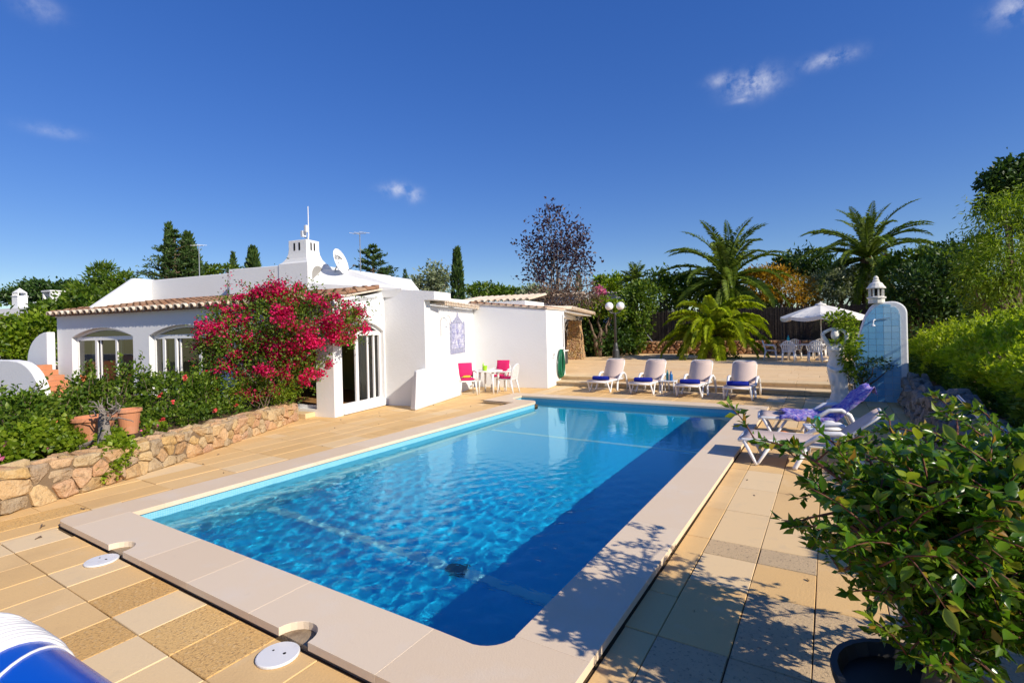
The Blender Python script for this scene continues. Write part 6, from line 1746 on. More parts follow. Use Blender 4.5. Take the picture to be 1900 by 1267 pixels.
# ================================================================== palms
def frond_mesh(name, Lr, elev, drop, m, nleaf=46, ll=.34, seed=0, vee=.55, hang=.25):
    """a feather frond that leaves the crown at angle elev and bends down by drop (radians) along its length"""
    rr_ = random.Random(seed); pts_ = []; dirs = []; p = Vector((0, 0, 0)); n_ = 14
    for i in range(n_ + 1):
        a_ = elev - drop * (i / n_) ** 1.35; d = Vector((math.cos(a_), 0, math.sin(a_))); pts_.append(p.copy()); dirs.append(d); p = p + d * (Lr / n_)
    mb = MB(); mb.tube(pts_, [.035 * (1 - i / n_) * Lr / 2.2 + .004 for i in range(n_ + 1)], 4)
    for k in range(nleaf):
        f = .12 + .88 * k / (nleaf - 1); x_ = f * n_; i = min(int(x_), n_ - 1); q = pts_[i].lerp(pts_[i + 1], x_ - i); d = dirs[i]; nrm = Vector((-d.z, 0, d.x))
        L_ = ll * (math.sin(math.pi * min(f * .92 + .10, 1)) ** .55) * rr_.uniform(.88, 1.1)
        fw_ = .35 + .75 * f
        for s in (-1, 1):
            ld = (Vector((0, s, 0)) + d * fw_ + nrm * (vee + rr_.uniform(-.35, .35)) + d * rr_.uniform(-.2, .2)).normalized()
            mid_ = q + ld * L_ * .55; tip = q + ld * L_ + Vector((0, 0, -hang * L_ * rr_.uniform(.6, 1.5)))
            w_ = d.cross(ld).cross(ld).normalized() * (.0040 * Lr / 2.2 + .003) * rr_.uniform(.7, 1.3)
            mb.add([q, mid_ + w_, tip, mid_ - w_], [(0, 1, 2), (0, 2, 3)])
    return mb.mesh(name, m)
def palm(label, base, height, Lr, nf, trunk_r, leaf, old, seed, lean=(0, 0), elo=-75, ehi=82, ll=.34, grp='feather palms', drop0=.9, boots=True, nleaf=46, hang=.25):
    t = thing('palm_tree', label, 'palm tree', base, 0, grp); rs_ = random.Random(seed)
    top = Vector((lean[0], lean[1], height)); mb = MB()
    nz = max(3, int(height / .09)); pts_ = []; rad = []
    for i in range(nz + 1):
        f = i / nz; pts_.append(Vector((lean[0] * f * f, lean[1] * f * f, height * f - .05))); rad.append(trunk_r * (1.05 - .18 * f + (.28 * max(0, (f - .8) / .2) if height > 1.5 else 0)) * (1.06 if i % 2 else .95))
    mb.tube(pts_, rad, 14)
    if boots:
        for i in range(nz):
            for k in range(11):
                a_ = 2 * math.pi * (k + .5 * (i % 2)) / 11; d = Vector((math.cos(a_), math.sin(a_), 0)); q = pts_[i] + d * rad[i] * .92
                mb.add([q + Vector((-d.y, d.x, 0)) * trunk_r * .22, q - Vector((-d.y, d.x, 0)) * trunk_r * .22, q + d * trunk_r * .20 + Vector((0, 0, .075))], [(0, 1, 2)])
    mb.build('trunk', MT['bark'], t)
    var = []
    for i in range(6):
        e_ = R(ehi + (elo - ehi) * i / 5); var.append(frond_mesh('frond', Lr * (1 - .06 * (i == 0)), e_, drop0 + (.45 if i in (1, 2, 3) else .15), MT[leaf], nleaf, ll, seed * 10 + i, .5 if i < 4 else .3, hang))
    vold = frond_mesh('frond', Lr * .85, R(elo - 5), .35, MT[old], nleaf, ll * .9, seed * 10 + 9, .1, .6) if old else None
    for k in range(nf):
        f = (k + .5) / nf
        i = min(5, int(f ** .9 * 6)); me_ = var[i]
        if vold and f > .9 and rs_.random() < .6: me_ = vold
        o = link('frond', me_, t); o.location = top + Vector((0, 0, rs_.uniform(-.08, .05) - .18 * f)); sc_ = rs_.uniform(.86, 1.08); o.scale = (sc_, sc_, sc_)
        o.rotation_euler = (rs_.uniform(-.15, .15), rs_.uniform(-.12, .12), k * 2.39996 + rs_.uniform(-.2, .2))
    return t
pb1 = at(1325, 664, TZ)
palm('short bright green palm standing on the terrace behind the loungers', (pb1.x, pb1.y, TZ), 1.25, 3.3, 50, .46, 'palm_light', None, 3, elo=8, ehi=82, ll=.42, drop0=1.6, nleaf=78, hang=.55)
d2 = 33.5; c2 = pt(1350, 520, d2); palm('big palm left of the yellow bush behind the fence', (c2.x, c2.y, .1), c2.z - .1, 5.2, 66, .48, 'palm', 'palm_old', 4, elo=-48, ehi=82, ll=.55, nleaf=90, drop0=1.05)
d3 = 32.5; c3 = pt(1612, 478, d3); palm3 = palm('tall palm above the shower wall at the right', (c3.x, c3.y, -.1), c3.z + .1, 4.8, 62, .45, 'palm', 'palm_old', 5, elo=-55, ehi=84, ll=.52, nleaf=90, drop0=1.05)
gp = Vector((pb1.x, pb1.y, TZ))
shrub('ground_plants', 'low green plants at the foot of the short palm', 'plant', (gp.x + .7, gp.y - .35, TZ), [(gp.x + .8, gp.y - .35, TZ + .10, .5, .25, .14), (gp.x - .8, gp.y - .3, TZ + .10, .35, .25, .13)], 700, .11, 'leaf', 63, stems=4)
mb = MB(); mb.ball((0, 0, .09), (.32, .2, .11), 12, 8); o = mb.build('pale_boulder', MT['statue'], None, smooth=True); o.location = (gp.x - 1.0, gp.y - .55, TZ - .02); tag(o, 'small pale boulder left of the short palm trunk', 'boulder')
wl = thing('wall_lamp', 'white globe lamp on the low wall behind the short palm', 'lamp', (pt(1299, 640, 33).x, 31.55, TZ + .74))
mb = MB(); mb.lathe([(.10, 0), (.08, .10)], 12); mb.build('base', MT['metal_dark'], wl); mb = MB(); mb.ball((0, 0, .28), .20, 16, 12); mb.build('globe', MT['globe'], wl, smooth=True)
# orange fruit stalks in its crown
fo = palm3
mb = MB(); rs_ = random.Random(3)
for k in range(60):
    a_ = rs_.uniform(-.9, .4); p0 = Vector((.25, -.35, c3.z + .0)); p1 = p0 + Vector((rs_.uniform(-.3, .6), -.35 + rs_.uniform(-.3, .1), rs_.uniform(-.55, .1))); mb.tube([p0, p1], [.012, .02], 4)
mb.build('fruit_stalks', mat('orange_date_stalk', (.55, .15, .03), .7), fo)
c4 = pt(1178, 520, 38); palm('small fan-like palm far behind the lamp post', (c4.x, c4.y, -.1), c4.z + .1, 1.6, 34, .2, 'palm', None, 6, elo=-40, ehi=80, ll=.5, drop0=.5, nleaf=26)

# ================================================================== trees
def tree(name, label, base_uv, d, blobs, n, size, leaf, seed, trunk='bark', tr=.16, grp=None, cat='tree', limbs=None, ground=-.1, **kw):
    """blobs = [(u, v, ru, rv, depth offset)] in photo pixels at depth d"""
    b = pt(base_uv[0], base_uv[1], d); base = Vector((b.x, b.y, ground))
    t = thing(name, label, cat, base, 0, grp)
    bl = []
    for q in blobs:
        e = pb(q[0], q[1], q[2], q[3], d + (q[4] if len(q) > 4 else 0)); bl.append((e[0] - base.x, e[1] - base.y, e[2] - base.z, *e[3:]))
    rs_ = random.Random(seed)
    tips = [(e[0] + rs_.uniform(-.4, .4) * e[3], e[1] + rs_.uniform(-.4, .4) * e[4], e[2] + rs_.uniform(-.2, .5) * e[5]) for e in bl for _ in range(limbs or 2)]
    branchy('trunk', (0, 0, 0), tips, tr, MT[trunk], t, seed, wob=.25, n=7)
    foliage('crown', bl, n, size, MT[leaf], t, seed, **kw)
    return t
def cypress(label, u, v0, v1, w, d, seed, n=1500, grp='slim cypresses beyond the roofs'):
    k = d / FPX; p = pt(u, v1, d); base = Vector((p.x, p.y, -.1)); topz = pt(u, v0, d).z; hh = topz - base.z
    t = thing('cypress', label, 'cypress', base, 0, grp); rng_ = np.random.default_rng(seed)
    mb = MB(); mb.tube([(0, 0, 0), (0, 0, hh * .9)], [.16, .03], 6); mb.build('trunk', MT['bark'], t)
    zlo = max(.2, (p.z - base.z) - 1.5) / hh
    f = rng_.uniform(zlo, 1, n) ** .8; R_ = w * k * np.clip(1.25 * (1 - f) ** .6 * (0.55 + .8 * f) * 1.35, .02, 1.0); a_ = rng_.uniform(0, 6.283, n); rr_ = R_ * rng_.uniform(.55, 1.05, n) * (1 + .15 * np.sin(a_ * 3 + f * 40))
    P = np.stack([rr_ * np.cos(a_), rr_ * np.sin(a_), f * hh - .25], -1); D = np.stack([np.cos(a_) * .35, np.sin(a_) * .35, np.ones(n)], -1) + rng_.normal(size=(n, 3)) * .22
    s_ = rng_.uniform(.28, .55, n) * (w * k / .6) ** .5
    link('crown', leaves_mesh('crown', P, D, s_, s_ * .35, MT['leaf_cedar'], rng_, .2), t, kind='stuff'); return t
def cedar(label, u, vtop, vbase, w, d, seed, tiers=11, grp='cedars beyond the villa', n=5200, lean=0.0):
    k = d / FPX; p = pt(u, vbase, d); base = Vector((p.x, p.y, -.1)); hh = pt(u, vtop, d).z - base.z; z0 = max(p.z - base.z - 1.0, .5)
    t = thing('cedar', label, 'cedar', base, 0, grp); rng_ = np.random.default_rng(seed); rs_ = random.Random(seed)
    mb = MB(); mb.tube([(0, 0, 0), (lean * .3, 0, hh * .6), (lean, 0, hh * .98)], [.28, .15, .03], 8)
    P = []; D = []
    for i in range(tiers):
        f = i / (tiers - 1); z_ = z0 + (hh - z0) * f; rad_ = w * k * (1 - f) ** .8 * rs_.uniform(.8, 1.12) + .15
        nb_ = 7 if f < .8 else 5
        for b_ in range(nb_):
            a_ = 6.283 * b_ / nb_ + rs_.uniform(-.4, .4) + i; L_ = rad_ * rs_.uniform(.65, 1.15); up_ = rs_.uniform(-.05, .22) + .4 * f
            d_ = Vector((math.cos(a_), math.sin(a_), up_)); o_ = Vector((lean * f, 0, z_)); mb.tube([o_, o_ + d_ * L_ * .6, o_ + d_ * L_], [.045 * (1.2 - f), .03 * (1.2 - f), .008], 5)
            m_ = int(n / tiers / nb_ * (1.6 - 1.2 * f))
            s_ = rng_.uniform(.15, 1.05, m_) ** .7; off_ = rng_.normal(size=(m_, 3)) * np.array([.16, .16, .05]) * (L_ * .9)
            q = np.array(o_) + np.outer(s_ * L_, np.array(d_)) + off_ * s_[:, None] * .9; P.append(q); D.append(np.array(d_) * .5 + rng_.normal(size=(m_, 3)) * np.array([.7, .7, .35]) + np.array([0, 0, .25]))
    mb.build('trunk', MT['bark'], t); P = np.concatenate(P); D = np.concatenate(D); s_ = rng_.uniform(.16, .36, len(P)) * (d / 38)
    link('crown', leaves_mesh('crown', P, D, s_, s_ * .30, MT['leaf_cedar'], rng_, .1), t, kind='stuff'); return t
# --- left, beyond the villa
GL = 'trees beyond the villa on the left'
tree('round_tree', 'dark rounded tree at the far left behind the lantern chimney', (50, 590), 58, [(35, 552, 26, 16), (60, 545, 22, 18)], 2600, .42, 'leaf_dark', 101, grp=GL)
tree('round_tree', 'broad dark rounded tree left of the sloping white parapet', (110, 590), 56, [(85, 545, 40, 20), (125, 540, 34, 17), (150, 548, 28, 16)], 4200, .42, 'leaf_dark', 102, grp=GL)
tree('juniper', 'shaggy bright juniper just left of the sloping white parapet', (200, 600), 32, [(190, 515, 22, 22), (215, 518, 22, 18), (240, 520, 14, 10), (185, 540, 40, 22), (225, 545, 30, 18)], 4600, .30, 'leaf', 103, grp=GL, aspect=.3, out=1.0, jit=.5)
tree('leafy_tree', 'green leafy tree between the neighbour\'s chimneys and the villa roof', (160, 620), 26, [(165, 565, 48, 24), (130, 585, 40, 24), (95, 590, 34, 26), (200, 570, 40, 20)], 5600, .26, 'leaf', 104, grp=GL)
tree('leafy_tree', 'dense green tree mass below the neighbour\'s house at the left edge', (40, 650), 22, [(30, 625, 50, 34), (75, 620, 40, 34), (5, 640, 40, 30), (60, 650, 50, 24)], 5600, .21, 'leaf_light', 105, grp=GL)
tree('reddish_shrub', 'reddish-brown shrub under the neighbour\'s house eave', (50, 615), 30, [(45, 598, 34, 8), (75, 600, 20, 8)], 900, .22, 'leaf_brown', 106, grp=None, cat='shrub')
cedar('large cedar with wide drooping boughs behind the roof aerial', 325, 432, 515, 55, 40, 107, 11, n=6500)
cedar('broad dark cedar behind the corner parapet right of the aerial', 693, 460, 522, 52, 36, 108, 9, n=5600)
cypress('leaning cypress spire rising out of the left cedar', 316, 413, 510, 12, 41, 109, 900)
cypress('blunt broad cypress right of the left cedar', 350, 432, 510, 17, 42, 110, 1500)
cypress('lower cypress at the right foot of the left cedar', 364, 462, 512, 12, 41, 111, 800)
cypress('small thin cypress left of the chimney', 433, 466, 505, 7, 46, 112, 500)
cypress('stout cypress close to the left of the chimney', 470, 458, 502, 15, 44, 113, 1100)
cypress('tall slim cypress standing alone against the sky', 850, 458, 552, 11, 40, 114, 1600)
cypress('distant small cypress behind the purple-leaved tree', 1074, 500, 545, 6, 48, 115, 400)
cypress('small pointed conifer right of the broad dark cedar', 752, 498, 535, 5, 45, 116, 300)
tree('low_scrub', 'strip of low scrub behind the flat roof', (400, 525), 44, [(400, 500, 34, 7), (380, 505, 24, 8), (430, 500, 24, 6)], 900, .3, 'leaf', 117, grp=GL, cat='scrub')
tree('blue_green_tree', 'loose blue-green tree left of the lone slim cypress', (808, 560), 48, [(808, 512, 22, 22), (820, 525, 20, 16), (790, 528, 16, 14), (765, 528, 20, 12)], 2000, .34, 'leaf_olive', 118, lump=.35, grp=GL)
tree('round_bush', 'round green bush behind the low ridge roof', (905, 570), 46, [(900, 540, 30, 14), (935, 545, 26, 11), (960, 548, 20, 9)], 2400, .32, 'leaf', 119, grp=GL, cat='bush')
# scrub band along the horizon
tree('distant_scrub', 'hazy band of scrub on the horizon behind the shed', (830, 560), 75, [(770, 545, 60, 8), (860, 547, 60, 8), (940, 548, 50, 7), (1000, 548, 50, 8)], 1600, .6, 'leaf_olive', 120, cat='scrub')
tree('leafy_tree', 'green tree beyond the left edge behind the curved white wall', (-330, 640), 20, [(-330, 590, 120, 60), (-180, 610, 90, 50), (-80, 620, 70, 46)], 5200, .24, 'leaf', 133, grp=GL)
# far woodland round the horizon
rng = np.random.default_rng(5); n = 15000
a_ = rng.uniform(R(-75), R(115), n); r_ = rng.uniform(105, 135, n); h_ = 5.0 + 1.6 * np.sin(a_ * 23) + 1.2 * np.sin(a_ * 61 + 2) + .8 * np.sin(a_ * 140)
P = np.stack([-np.sin(a_) * r_, np.cos(a_) * r_, -2.4 + rng.random(n) * h_ * 1.25], -1); D = rng.normal(size=(n, 3)) + np.array([0, 0, .4]); s_ = rng.uniform(1.1, 2.2, n)
o = link('distant_wood', leaves_mesh('distant_wood', P, D, s_, s_ * .7, MT['leaf_dark'], rng, .2), None, kind='stuff'); o['label'] = 'far woodland along the horizon'
# --- middle, behind the terrace
pu = tree('purple_tree', 'airy purple-leaved tree standing tall behind the shed', (1032, 585), 34, [(1030, 440, 48, 48), (1000, 470, 36, 36), (1062, 468, 32, 36), (1040, 500, 50, 36), (990, 510, 28, 22), (1075, 440, 18, 26), (1020, 405, 24, 24), (1085, 490, 18, 22), (970, 452, 16, 10)], 2900, .23, 'leaf_purple', 121, trunk='bark_grey', tr=.07, limbs=4, shell=.2, lump=.34, aspect=.6)
tree('brown_bush', 'bare brown twiggy bush below the purple-leaved tree', (1040, 600), 29, [(1035, 548, 40, 24), (1075, 545, 34, 24), (1010, 565, 30, 18), (1095, 560, 22, 20)], 3000, .2, 'leaf_brown', 122, trunk='bark_grey', limbs=12, tr=.08, aspect=.3, lump=.3, cat='bush')
tree('white_flower_bush', 'pale grey-flowered bush beside the brown bush', (995, 590), 30, [(990, 548, 24, 16), (975, 552, 14, 12)], 900, .17, 'leaf_olive', 123, aspect=.8, cat='bush')
GB = 'garden trees behind the terrace'
tree('dark_hedge', 'dark hedge mass beside the stone pillar', (1115, 640), 30.5, [(1115, 612, 42, 36), (1085, 600, 28, 40), (1145, 618, 30, 34), (1120, 640, 46, 20), (1090, 645, 30, 16), (1150, 645, 24, 14)], 6200, .24, 'leaf_dark', 124, grp=GB, cat='hedge', ground=.2)
tree('bright_climber', 'bright green climber sprawling over the dark hedge', (1110, 620), 29.5, [(1110, 568, 36, 14), (1080, 575, 18, 14), (1140, 575, 20, 14)], 1900, .22, 'leaf_light', 125, grp=GB, cat='climber', ground=.2)
tree('tall_shrub', 'tall leafy shrub just right of the lamp post', (1180, 645), 30.8, [(1178, 570, 30, 34), (1190, 545, 34, 20), (1165, 615, 20, 30), (1185, 600, 24, 30), (1172, 635, 22, 18)], 4800, .22, 'leaf', 126, grp=GB, cat='shrub', ground=.2)
tree('leafy_tree', 'green tree between the lamp post and the big palm', (1240, 600), 36, [(1235, 545, 36, 34), (1215, 520, 24, 18), (1270, 540, 34, 30), (1300, 545, 30, 30)], 4200, .28, 'leaf', 127, grp=GB)
tree('leafy_tree', 'light feathery tree behind the purple-leaved tree', (1125, 560), 42, [(1125, 530, 24, 18), (1145, 528, 20, 16)], 1500, .3, 'leaf_light', 128, grp=GB)
tree('yellow_bush', 'orange and yellow flowering bush above the fence', (1440, 600), 32.9, [(1420, 530, 36, 32), (1460, 535, 40, 32), (1395, 520, 18, 16), (1490, 545, 24, 24), (1440, 512, 26, 14)], 5200, .24, 'leaf_orange', 129, aspect=.3, grp=GB, cat='bush', ground=.1)
tree('silver_shrub', 'silvery oleander shrub left of the tall palm', (1560, 600), 32.6, [(1545, 530, 40, 26), (1585, 525, 34, 24), (1520, 545, 26, 20)], 4200, .26, 'leaf_olive', 130, aspect=.28, grp=GB, cat='shrub', ground=.1)
tree('dark_tree', 'dark green tree crowding the gap between the two palms', (1500, 560), 38, [(1490, 490, 40, 26), (1530, 500, 34, 24), (1460, 500, 24, 20)], 3000, .32, 'leaf_dark', 131, grp=GB)
# pink flowers and white parapet of a far roof
far = thing('far_house', 'sliver of a far white house with a tiled edge behind the lamp post', 'house', pt(1118, 560, 40), R(20))
mb = MB(); mb.box(-1.6, 1.4, 0, 3, -4, .55); mb.build('wall', MT['plaster'], far)
mb = MB()
for i in range(11): mb.M = Matrix.Translation((-1.5 + i * .28, -.3, .55)) @ Matrix.Rotation(R(9), 4, 'X'); q = barrel(1.2, .12, .11, .02, 5); mb.add(q.v, q.f)
mb.M = None; mb.build('roof_tiles', MT['tile_edge'], far, smooth=True, kind='stuff')
tree('pink_bush', 'small pink flowering bush by the far tiled house', (1112, 555), 38.5, [(1112, 541, 8, 8), (1118, 547, 6, 6)], 380, .2, 'petal_pink', 132, cat='bush', tr=.05)
far2 = thing('far_house', 'low white garden building with tiled edge behind the shed roof', 'house', pt(985, 575, 33), R(12))
mb = MB(); mb.box(-1.0, 3.6, 0, 3, -3, .85); mb.build('wall', MT['plaster'], far2)
mb = MB()
for i in range(16): mb.M = Matrix.Translation((-1.2 + i * .3, -.3, .80)) @ Matrix.Rotation(R(9), 4, 'X'); q = barrel(1.2, .13, .12, .02, 5); mb.add(q.v, q.f)
mb.M = None; mb.build('roof_tiles', MT['tile_edge'], far2, smooth=True, kind='stuff')
# --- spiky agave at the pergola edge
ag = thing('agave', 'spiky green agave beside the patio roof', 'agave', pt(1073, 592, 29.5))
for k in range(26):
    a_ = k * 2.4; e_ = R(25 + 55 * ((k * .618) % 1)); L_ = .9; d_ = Vector((math.cos(a_) * math.cos(e_), math.sin(a_) * math.cos(e_), math.sin(e_))); s_ = Vector((-math.sin(a_), math.cos(a_), 0)) * .05
    mb = MB(); mb.add([-s_, s_, d_ * L_ * .6 + s_ * .8 - Vector((0, 0, .02)), d_ * L_ * .6 - s_ * .8 - Vector((0, 0, .02)), d_ * L_ - Vector((0, 0, .05)), d_ * L_ * .3 + Vector((0, 0, -.04))], [(0, 1, 2, 3), (3, 2, 4)]); mb.build('leaf', MT['leaf_light'], ag)
mb = MB(); mb.tube([(0, 0, -2.6), (0, 0, 0)], [.12, .1], 8); mb.build('trunk', MT['bark'], ag)

# --- right side: hedge and the trees above it
GR = 'trees above the right-hand hedge'
hb_ = Vector((2.75, 13, .4))
hedge = thing('hedge', 'long clipped bright green hedge along the right edge', 'hedge', hb_)
mb = MB(); rs_ = random.Random(2)
for k in range(28):
    y_ = -8 + k * .58; mb.tube([(rs_.uniform(-.2, .3), y_, 0), (rs_.uniform(-.3, .3), y_ + rs_.uniform(-.2, .2), .5), (rs_.uniform(-.1, .5), y_ + rs_.uniform(-.3, .3), .85)], [.03, .02, .008], 5)
mb.build('stems', MT['bark'], hedge)
rng = np.random.default_rng(8); n = 64000
Y = rng.uniform(-8.5, 7.8, n); side = rng.random(n)
X = np.where(side < .42, -.66 + np.abs(rng.normal(size=n)) * .12, -.66 + 2.7 * rng.random(n))
def hedge_top(x, y): return 0.98 + .26 * np.clip(x + .66, 0, 2.7) + .10 * np.sin(y * 1.3 + 1) + .06 * np.sin(y * 3.7) - .16 * np.exp(-((x + .66) / .16) ** 2)
top_ = hedge_top(X, Y)
Z = np.where(side < .42, rng.random(n) * top_, top_ - np.abs(rng.normal(size=n)) * .09)
bump_ = np.array([mnoise.noise(Vector((a * .8, b * .8, c * 1.0))) + .6 * mnoise.noise(Vector((a * 2.4, b * 2.4, c * 2.4))) for a, b, c in zip(X, Y, Z)])
X = np.where(side < .42, X + bump_ * .34, X); Z = np.where(side >= .42, Z + bump_ * .22, Z)
P = np.stack([X, Y, Z], -1); D = rng.normal(size=(n, 3)) * .7 + np.stack([np.where(side < .42, -.7, .1), np.zeros(n), np.where(side < .42, .3, .8)], -1)
s_ = .095 * rng.uniform(.55, 1.35, n)
hi = Z > top_ - .30  # top leaves get a brighter, yellower colour: sunlight put into the leaf tone
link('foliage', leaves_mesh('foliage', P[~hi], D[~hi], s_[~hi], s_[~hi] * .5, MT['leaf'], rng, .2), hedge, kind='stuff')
link('sunlit_top_leaves', leaves_mesh('sunlit_top_leaves', P[hi], D[hi], s_[hi], s_[hi] * .5, MT['leaf_hedge'], rng, .2), hedge, kind='stuff')
# upright shoots in the same sun-brightened leaf colour
Pn = []; Dn = []
for k in range(420):
    y_ = rng.uniform(-6, 7.5); x_ = rng.uniform(-.5, 2.0); h_ = rng.uniform(.08, .42); zt_ = float(hedge_top(np.array(x_), np.array(y_)))
    for q in range(16): z_ = zt_ + h_ * q / 16; Pn.append((x_ + rng.normal() * .02, y_ + rng.normal() * .02, z_)); Dn.append((rng.normal() * .8, rng.normal() * .8, .7))
link('shoots', leaves_mesh('shoots', np.array(Pn), np.array(Dn), np.full(len(Pn), .085), np.full(len(Pn), .045), MT['leaf_hedge'], rng, .2), hedge, kind='stuff')
tree('dark_evergreen', 'dark evergreen thicket behind the shower wall', (1720, 640), 24, [(1690, 545, 50, 46), (1740, 530, 55, 50), (1780, 550, 50, 50), (1720, 600, 60, 40), (1660, 575, 30, 34)], 9000, .21, 'leaf_dark', 141, grp=GR, tr=.2)
tree('leafy_tree', 'bright green tree top right of the tall palm', (1700, 560), 28, [(1690, 490, 40, 26), (1660, 505, 26, 20), (1725, 480, 30, 20)], 3600, .22, 'leaf', 142, grp=GR)
tree('leafy_tree', 'mid green tree between the palm and the pepper tree', (1770, 560), 25, [(1765, 480, 36, 28), (1800, 465, 34, 34), (1750, 510, 40, 30)], 4600, .2, 'leaf', 143, grp=GR)
tree('pepper_tree', 'tall pepper tree with weeping yellow-green foliage at the right edge', (1880, 640), 17, [(1870, 420, 50, 55), (1900, 470, 70, 60), (1845, 490, 50, 55), (1880, 545, 70, 50), (1930, 400, 50, 70), (1820, 530, 34, 34)], 13000, .17, 'leaf_light', 144, grp=GR, tr=.2, aspect=.22, up=-.55, out=.4, jit=.5, lump=.28)
tree('dark_tree', 'tall dark tree at the top right corner behind the pepper tree', (1900, 640), 24, [(1870, 345, 40, 40), (1895, 320, 30, 34), (1845, 375, 22, 30), (1900, 390, 40, 34), (1845, 330, 20, 22)], 4200, .26, 'leaf_dark', 145, grp=GR, lump=.26)
tree('overhanging_tree', 'leafy tree just outside the right edge beyond the hedge', (2250, 620), 11, [(2240, 420, 160, 150), (2150, 520, 110, 110), (2350, 500, 160, 140)], 7000, .17, 'leaf', 146, grp=GR, tr=.18) if False else None
ot = thing('shade_tree', 'leafy tree beyond the right edge that shades the steps', 'tree', (7.3, 12.6, -.03), 0, GR)
branchy('trunk', (0, 0, 0), [(0, 0, 4.6), (.7, .3, 4.9), (-.8, -.2, 4.7), (.1, .9, 5.0), (-.2, -.9, 4.8)], .16, MT['bark'], ot, 91, wob=.2)
foliage('crown', [(0, .2, 4.7, 1.2, 1.4, .8), (-.5, .9, 4.5, .9, .9, .6), (.5, -.8, 4.7, .9, .9, .6)], 2800, .17, MT['leaf'], ot, 92)
# --- potted shrub in the right foreground
shp = at(1700, 1290, .30); shp.z = 0
sh = thing('potted_shrub', 'large glossy green shrub in a dark pot filling the lower right corner', 'shrub', shp)
mb = MB(); mb.lathe([(.20, 0), (.24, .02), (.30, .24), (.33, .33), (.33, .36), (.30, .36), (.28, .30), (.02, .29)], 26); mb.build('pot', mat('black_plastic_pot', (.018, .018, .018), .45, .4), sh)
rs_ = random.Random(19); rng = np.random.default_rng(19)
stem = MB(); stem.tube([(.05, .0, .25), (.08, .02, .42), (.05, .03, .62), (.12, .02, .85)], [.055, .05, .04, .035], 10); stem.tube([(.12, .05, .28), (.2, .1, .6), (.26, .12, .95)], [.03, .026, .02], 8)
def shp_pt(u, v, d): return pt(u, v, d) - shp
TQ = ((1450, 965, 2.75), (1400, 815, 3.0), (1500, 780, 3.1), (1640, 765, 3.2), (1560, 880, 2.6), (1500, 905, 2.9), (1700, 790, 3.0), (1770, 765, 3.3), (1840, 780, 3.0), (1900, 820, 2.8), (1600, 1000, 2.4), (1560, 1060, 2.6), (1620, 930, 2.3), (1760, 860, 2.4), (1850, 900, 2.3), (1700, 900, 2.2), (1880, 1000, 2.2), (1780, 980, 2.1), (1960, 900, 2.6), (1950, 1040, 2.4), (1640, 1090, 2.35), (1980, 780, 3.0), (1560, 830, 3.0), (1880, 1150, 2.5), (1660, 840, 2.5), (1530, 990, 2.7), (2050, 950, 2.5), (1730, 1040, 2.1), (1820, 1080, 2.2), (1480, 850, 2.9), (1610, 850, 2.7), (1590, 950, 2.5), (1850, 850, 2.5), (1920, 960, 2.3))
tips = [shp_pt(*q) for q in TQ]; len_first = len(TQ); dense_ids = {k for k, q in enumerate(TQ) if q[1] > 870 or q[0] > 1760}
for k in range(46):
    u_ = rs_.uniform(1560, 2050); v_ = rs_.uniform(890 - max(0, u_ - 1750) * .3, 1130) + max(0, (1660 - u_) * .4); tips.append(shp_pt(u_, v_, rs_.uniform(2.05, 3.0)))
for k in range(22):
    tips.append(shp_pt(rs_.uniform(1650, 2050), rs_.uniform(1090, 1260), rs_.uniform(2.0, 2.45)))
twig_m = mat('red_brown_twig', (.16, .06, .035), .6, .3)
tw_ = MB(); LP = []; LD = []; LS = []
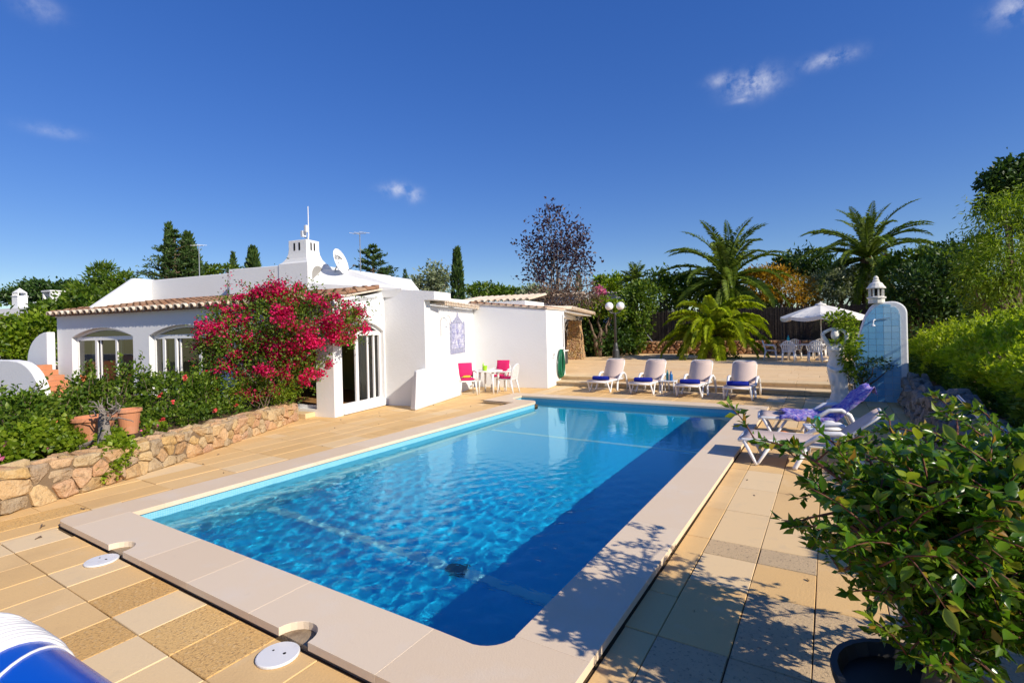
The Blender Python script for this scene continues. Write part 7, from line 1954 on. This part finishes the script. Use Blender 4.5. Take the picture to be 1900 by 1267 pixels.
for ti, tip in enumerate(tips):
    b0 = Vector((.10 + rs_.uniform(-.05, .1), .05, .55 + rs_.uniform(0, .3))); pts_ = []
    for i in range(9):
        f = i / 8; p = b0.lerp(tip, f); p.z += .16 * math.sin(math.pi * f) * (1 if tip.z > .6 else .5); p += Vector((rs_.uniform(-.02, .02), rs_.uniform(-.02, .02), rs_.uniform(-.015, .015))) * (1 if 0 < i < 8 else 0); pts_.append(p)
    tw_.tube(pts_, [.014 * (1 - i / 8) + .0025 for i in range(9)], 5)
    subs = [(pts_, .35, 30)]
    dens = 7 if ti >= len_first or ti in dense_ids else 2
    if ti > 0:
        for q in range(dens):
            i = rs_.randint(3, 8); s0 = pts_[i]; e_ = s0 + Vector((rs_.uniform(-.24, .24), rs_.uniform(-.24, .24), rs_.uniform(-.16, .22))); sp = [s0.lerp(e_, k / 4) + Vector((0, 0, .02 * math.sin(k))) for k in range(5)]
            tw_.tube(sp, [.005, .004, .0035, .003, .002], 4); subs.append((sp, .1, 22))
    for (pp_, f0, cnt) in subs:
        m_ = len(pp_) - 1
        for k in range(cnt):
            f = f0 + (1 - f0) * (k + rs_.random()) / cnt; x_ = min(f * m_, m_ - 1e-3); i = int(x_); p = pp_[i].lerp(pp_[i + 1], x_ - i); d_ = (pp_[i + 1] - pp_[i]).normalized()
            ld = d_ * .6 + Vector((rs_.gauss(0, .8), rs_.gauss(0, .8), rs_.gauss(.15, .6))); LP.append(p + ld.normalized() * .01); LD.append(ld); LS.append(rs_.uniform(.038, .078))
stem.build('trunk', MT['bark'], sh, smooth=True); tw_.build('twigs', twig_m, sh, smooth=True, kind='stuff')
# nearest leaves as single pieces with a pointed, folded blade
MT['leaf_gloss'] = leafmat('glossy_shrub_leaf', [(0, (.035, .11, .008)), (.4, (.07, .165, .012)), (.7, (.13, .24, .018)), (.92, (.26, .32, .03)), (1, (.34, .18, .03))], .42, .26, .5)
def blade(curl):
    mb = MB(); prof_ = [(0, 0), (.12, .12), (.3, .23), (.5, .25), (.7, .19), (.87, .09), (1, 0)]; V = []; F = []
    for i, (t_, w_) in enumerate(prof_):
        zc_ = -curl * t_ * t_; V += [(t_, -w_, zc_ + w_ * .35), (t_, 0, zc_), (t_, w_, zc_ + w_ * .35)]
    for i in range(len(prof_) - 1):
        F += [(3 * i, 3 * i + 3, 3 * i + 4, 3 * i + 1), (3 * i + 1, 3 * i + 4, 3 * i + 5, 3 * i + 2)]
    mb.add(V, F); return mb.mesh('leaf', MT['leaf_gloss'], True)
blades = [blade(c_) for c_ in (.05, .15, .28)]
camp = Vector((0, 0, CAM_H)) - shp
order = sorted(range(len(LP)), key=lambda i: -LS[i] / max((LP[i] - camp).length, .3))
big = set(order[:300])
for i in order[:300]:
    d_ = LD[i].normalized(); o = link('leaf', blades[i % 3], sh)
    upv = Vector((rs_.gauss(0, .5), rs_.gauss(0, .5), 1)); y_ = upv.cross(d_).normalized(); z_ = d_.cross(y_)
    o.matrix_local = Matrix.Translation(LP[i]) @ Matrix((d_, y_, z_)).transposed().to_4x4() @ Matrix.Scale(LS[i] * 1.15, 4)
idx = [i for i in range(len(LP)) if i not in big]
link('foliage', leaves_mesh('foliage', np.array([LP[i] for i in idx]), np.array([LD[i] for i in idx]), np.array([LS[i] for i in idx]), np.array([LS[i] * .52 for i in idx]), MT['leaf_gloss'], rng, .18, .08), sh, kind='stuff')
print('shrub leaves', len(LP))
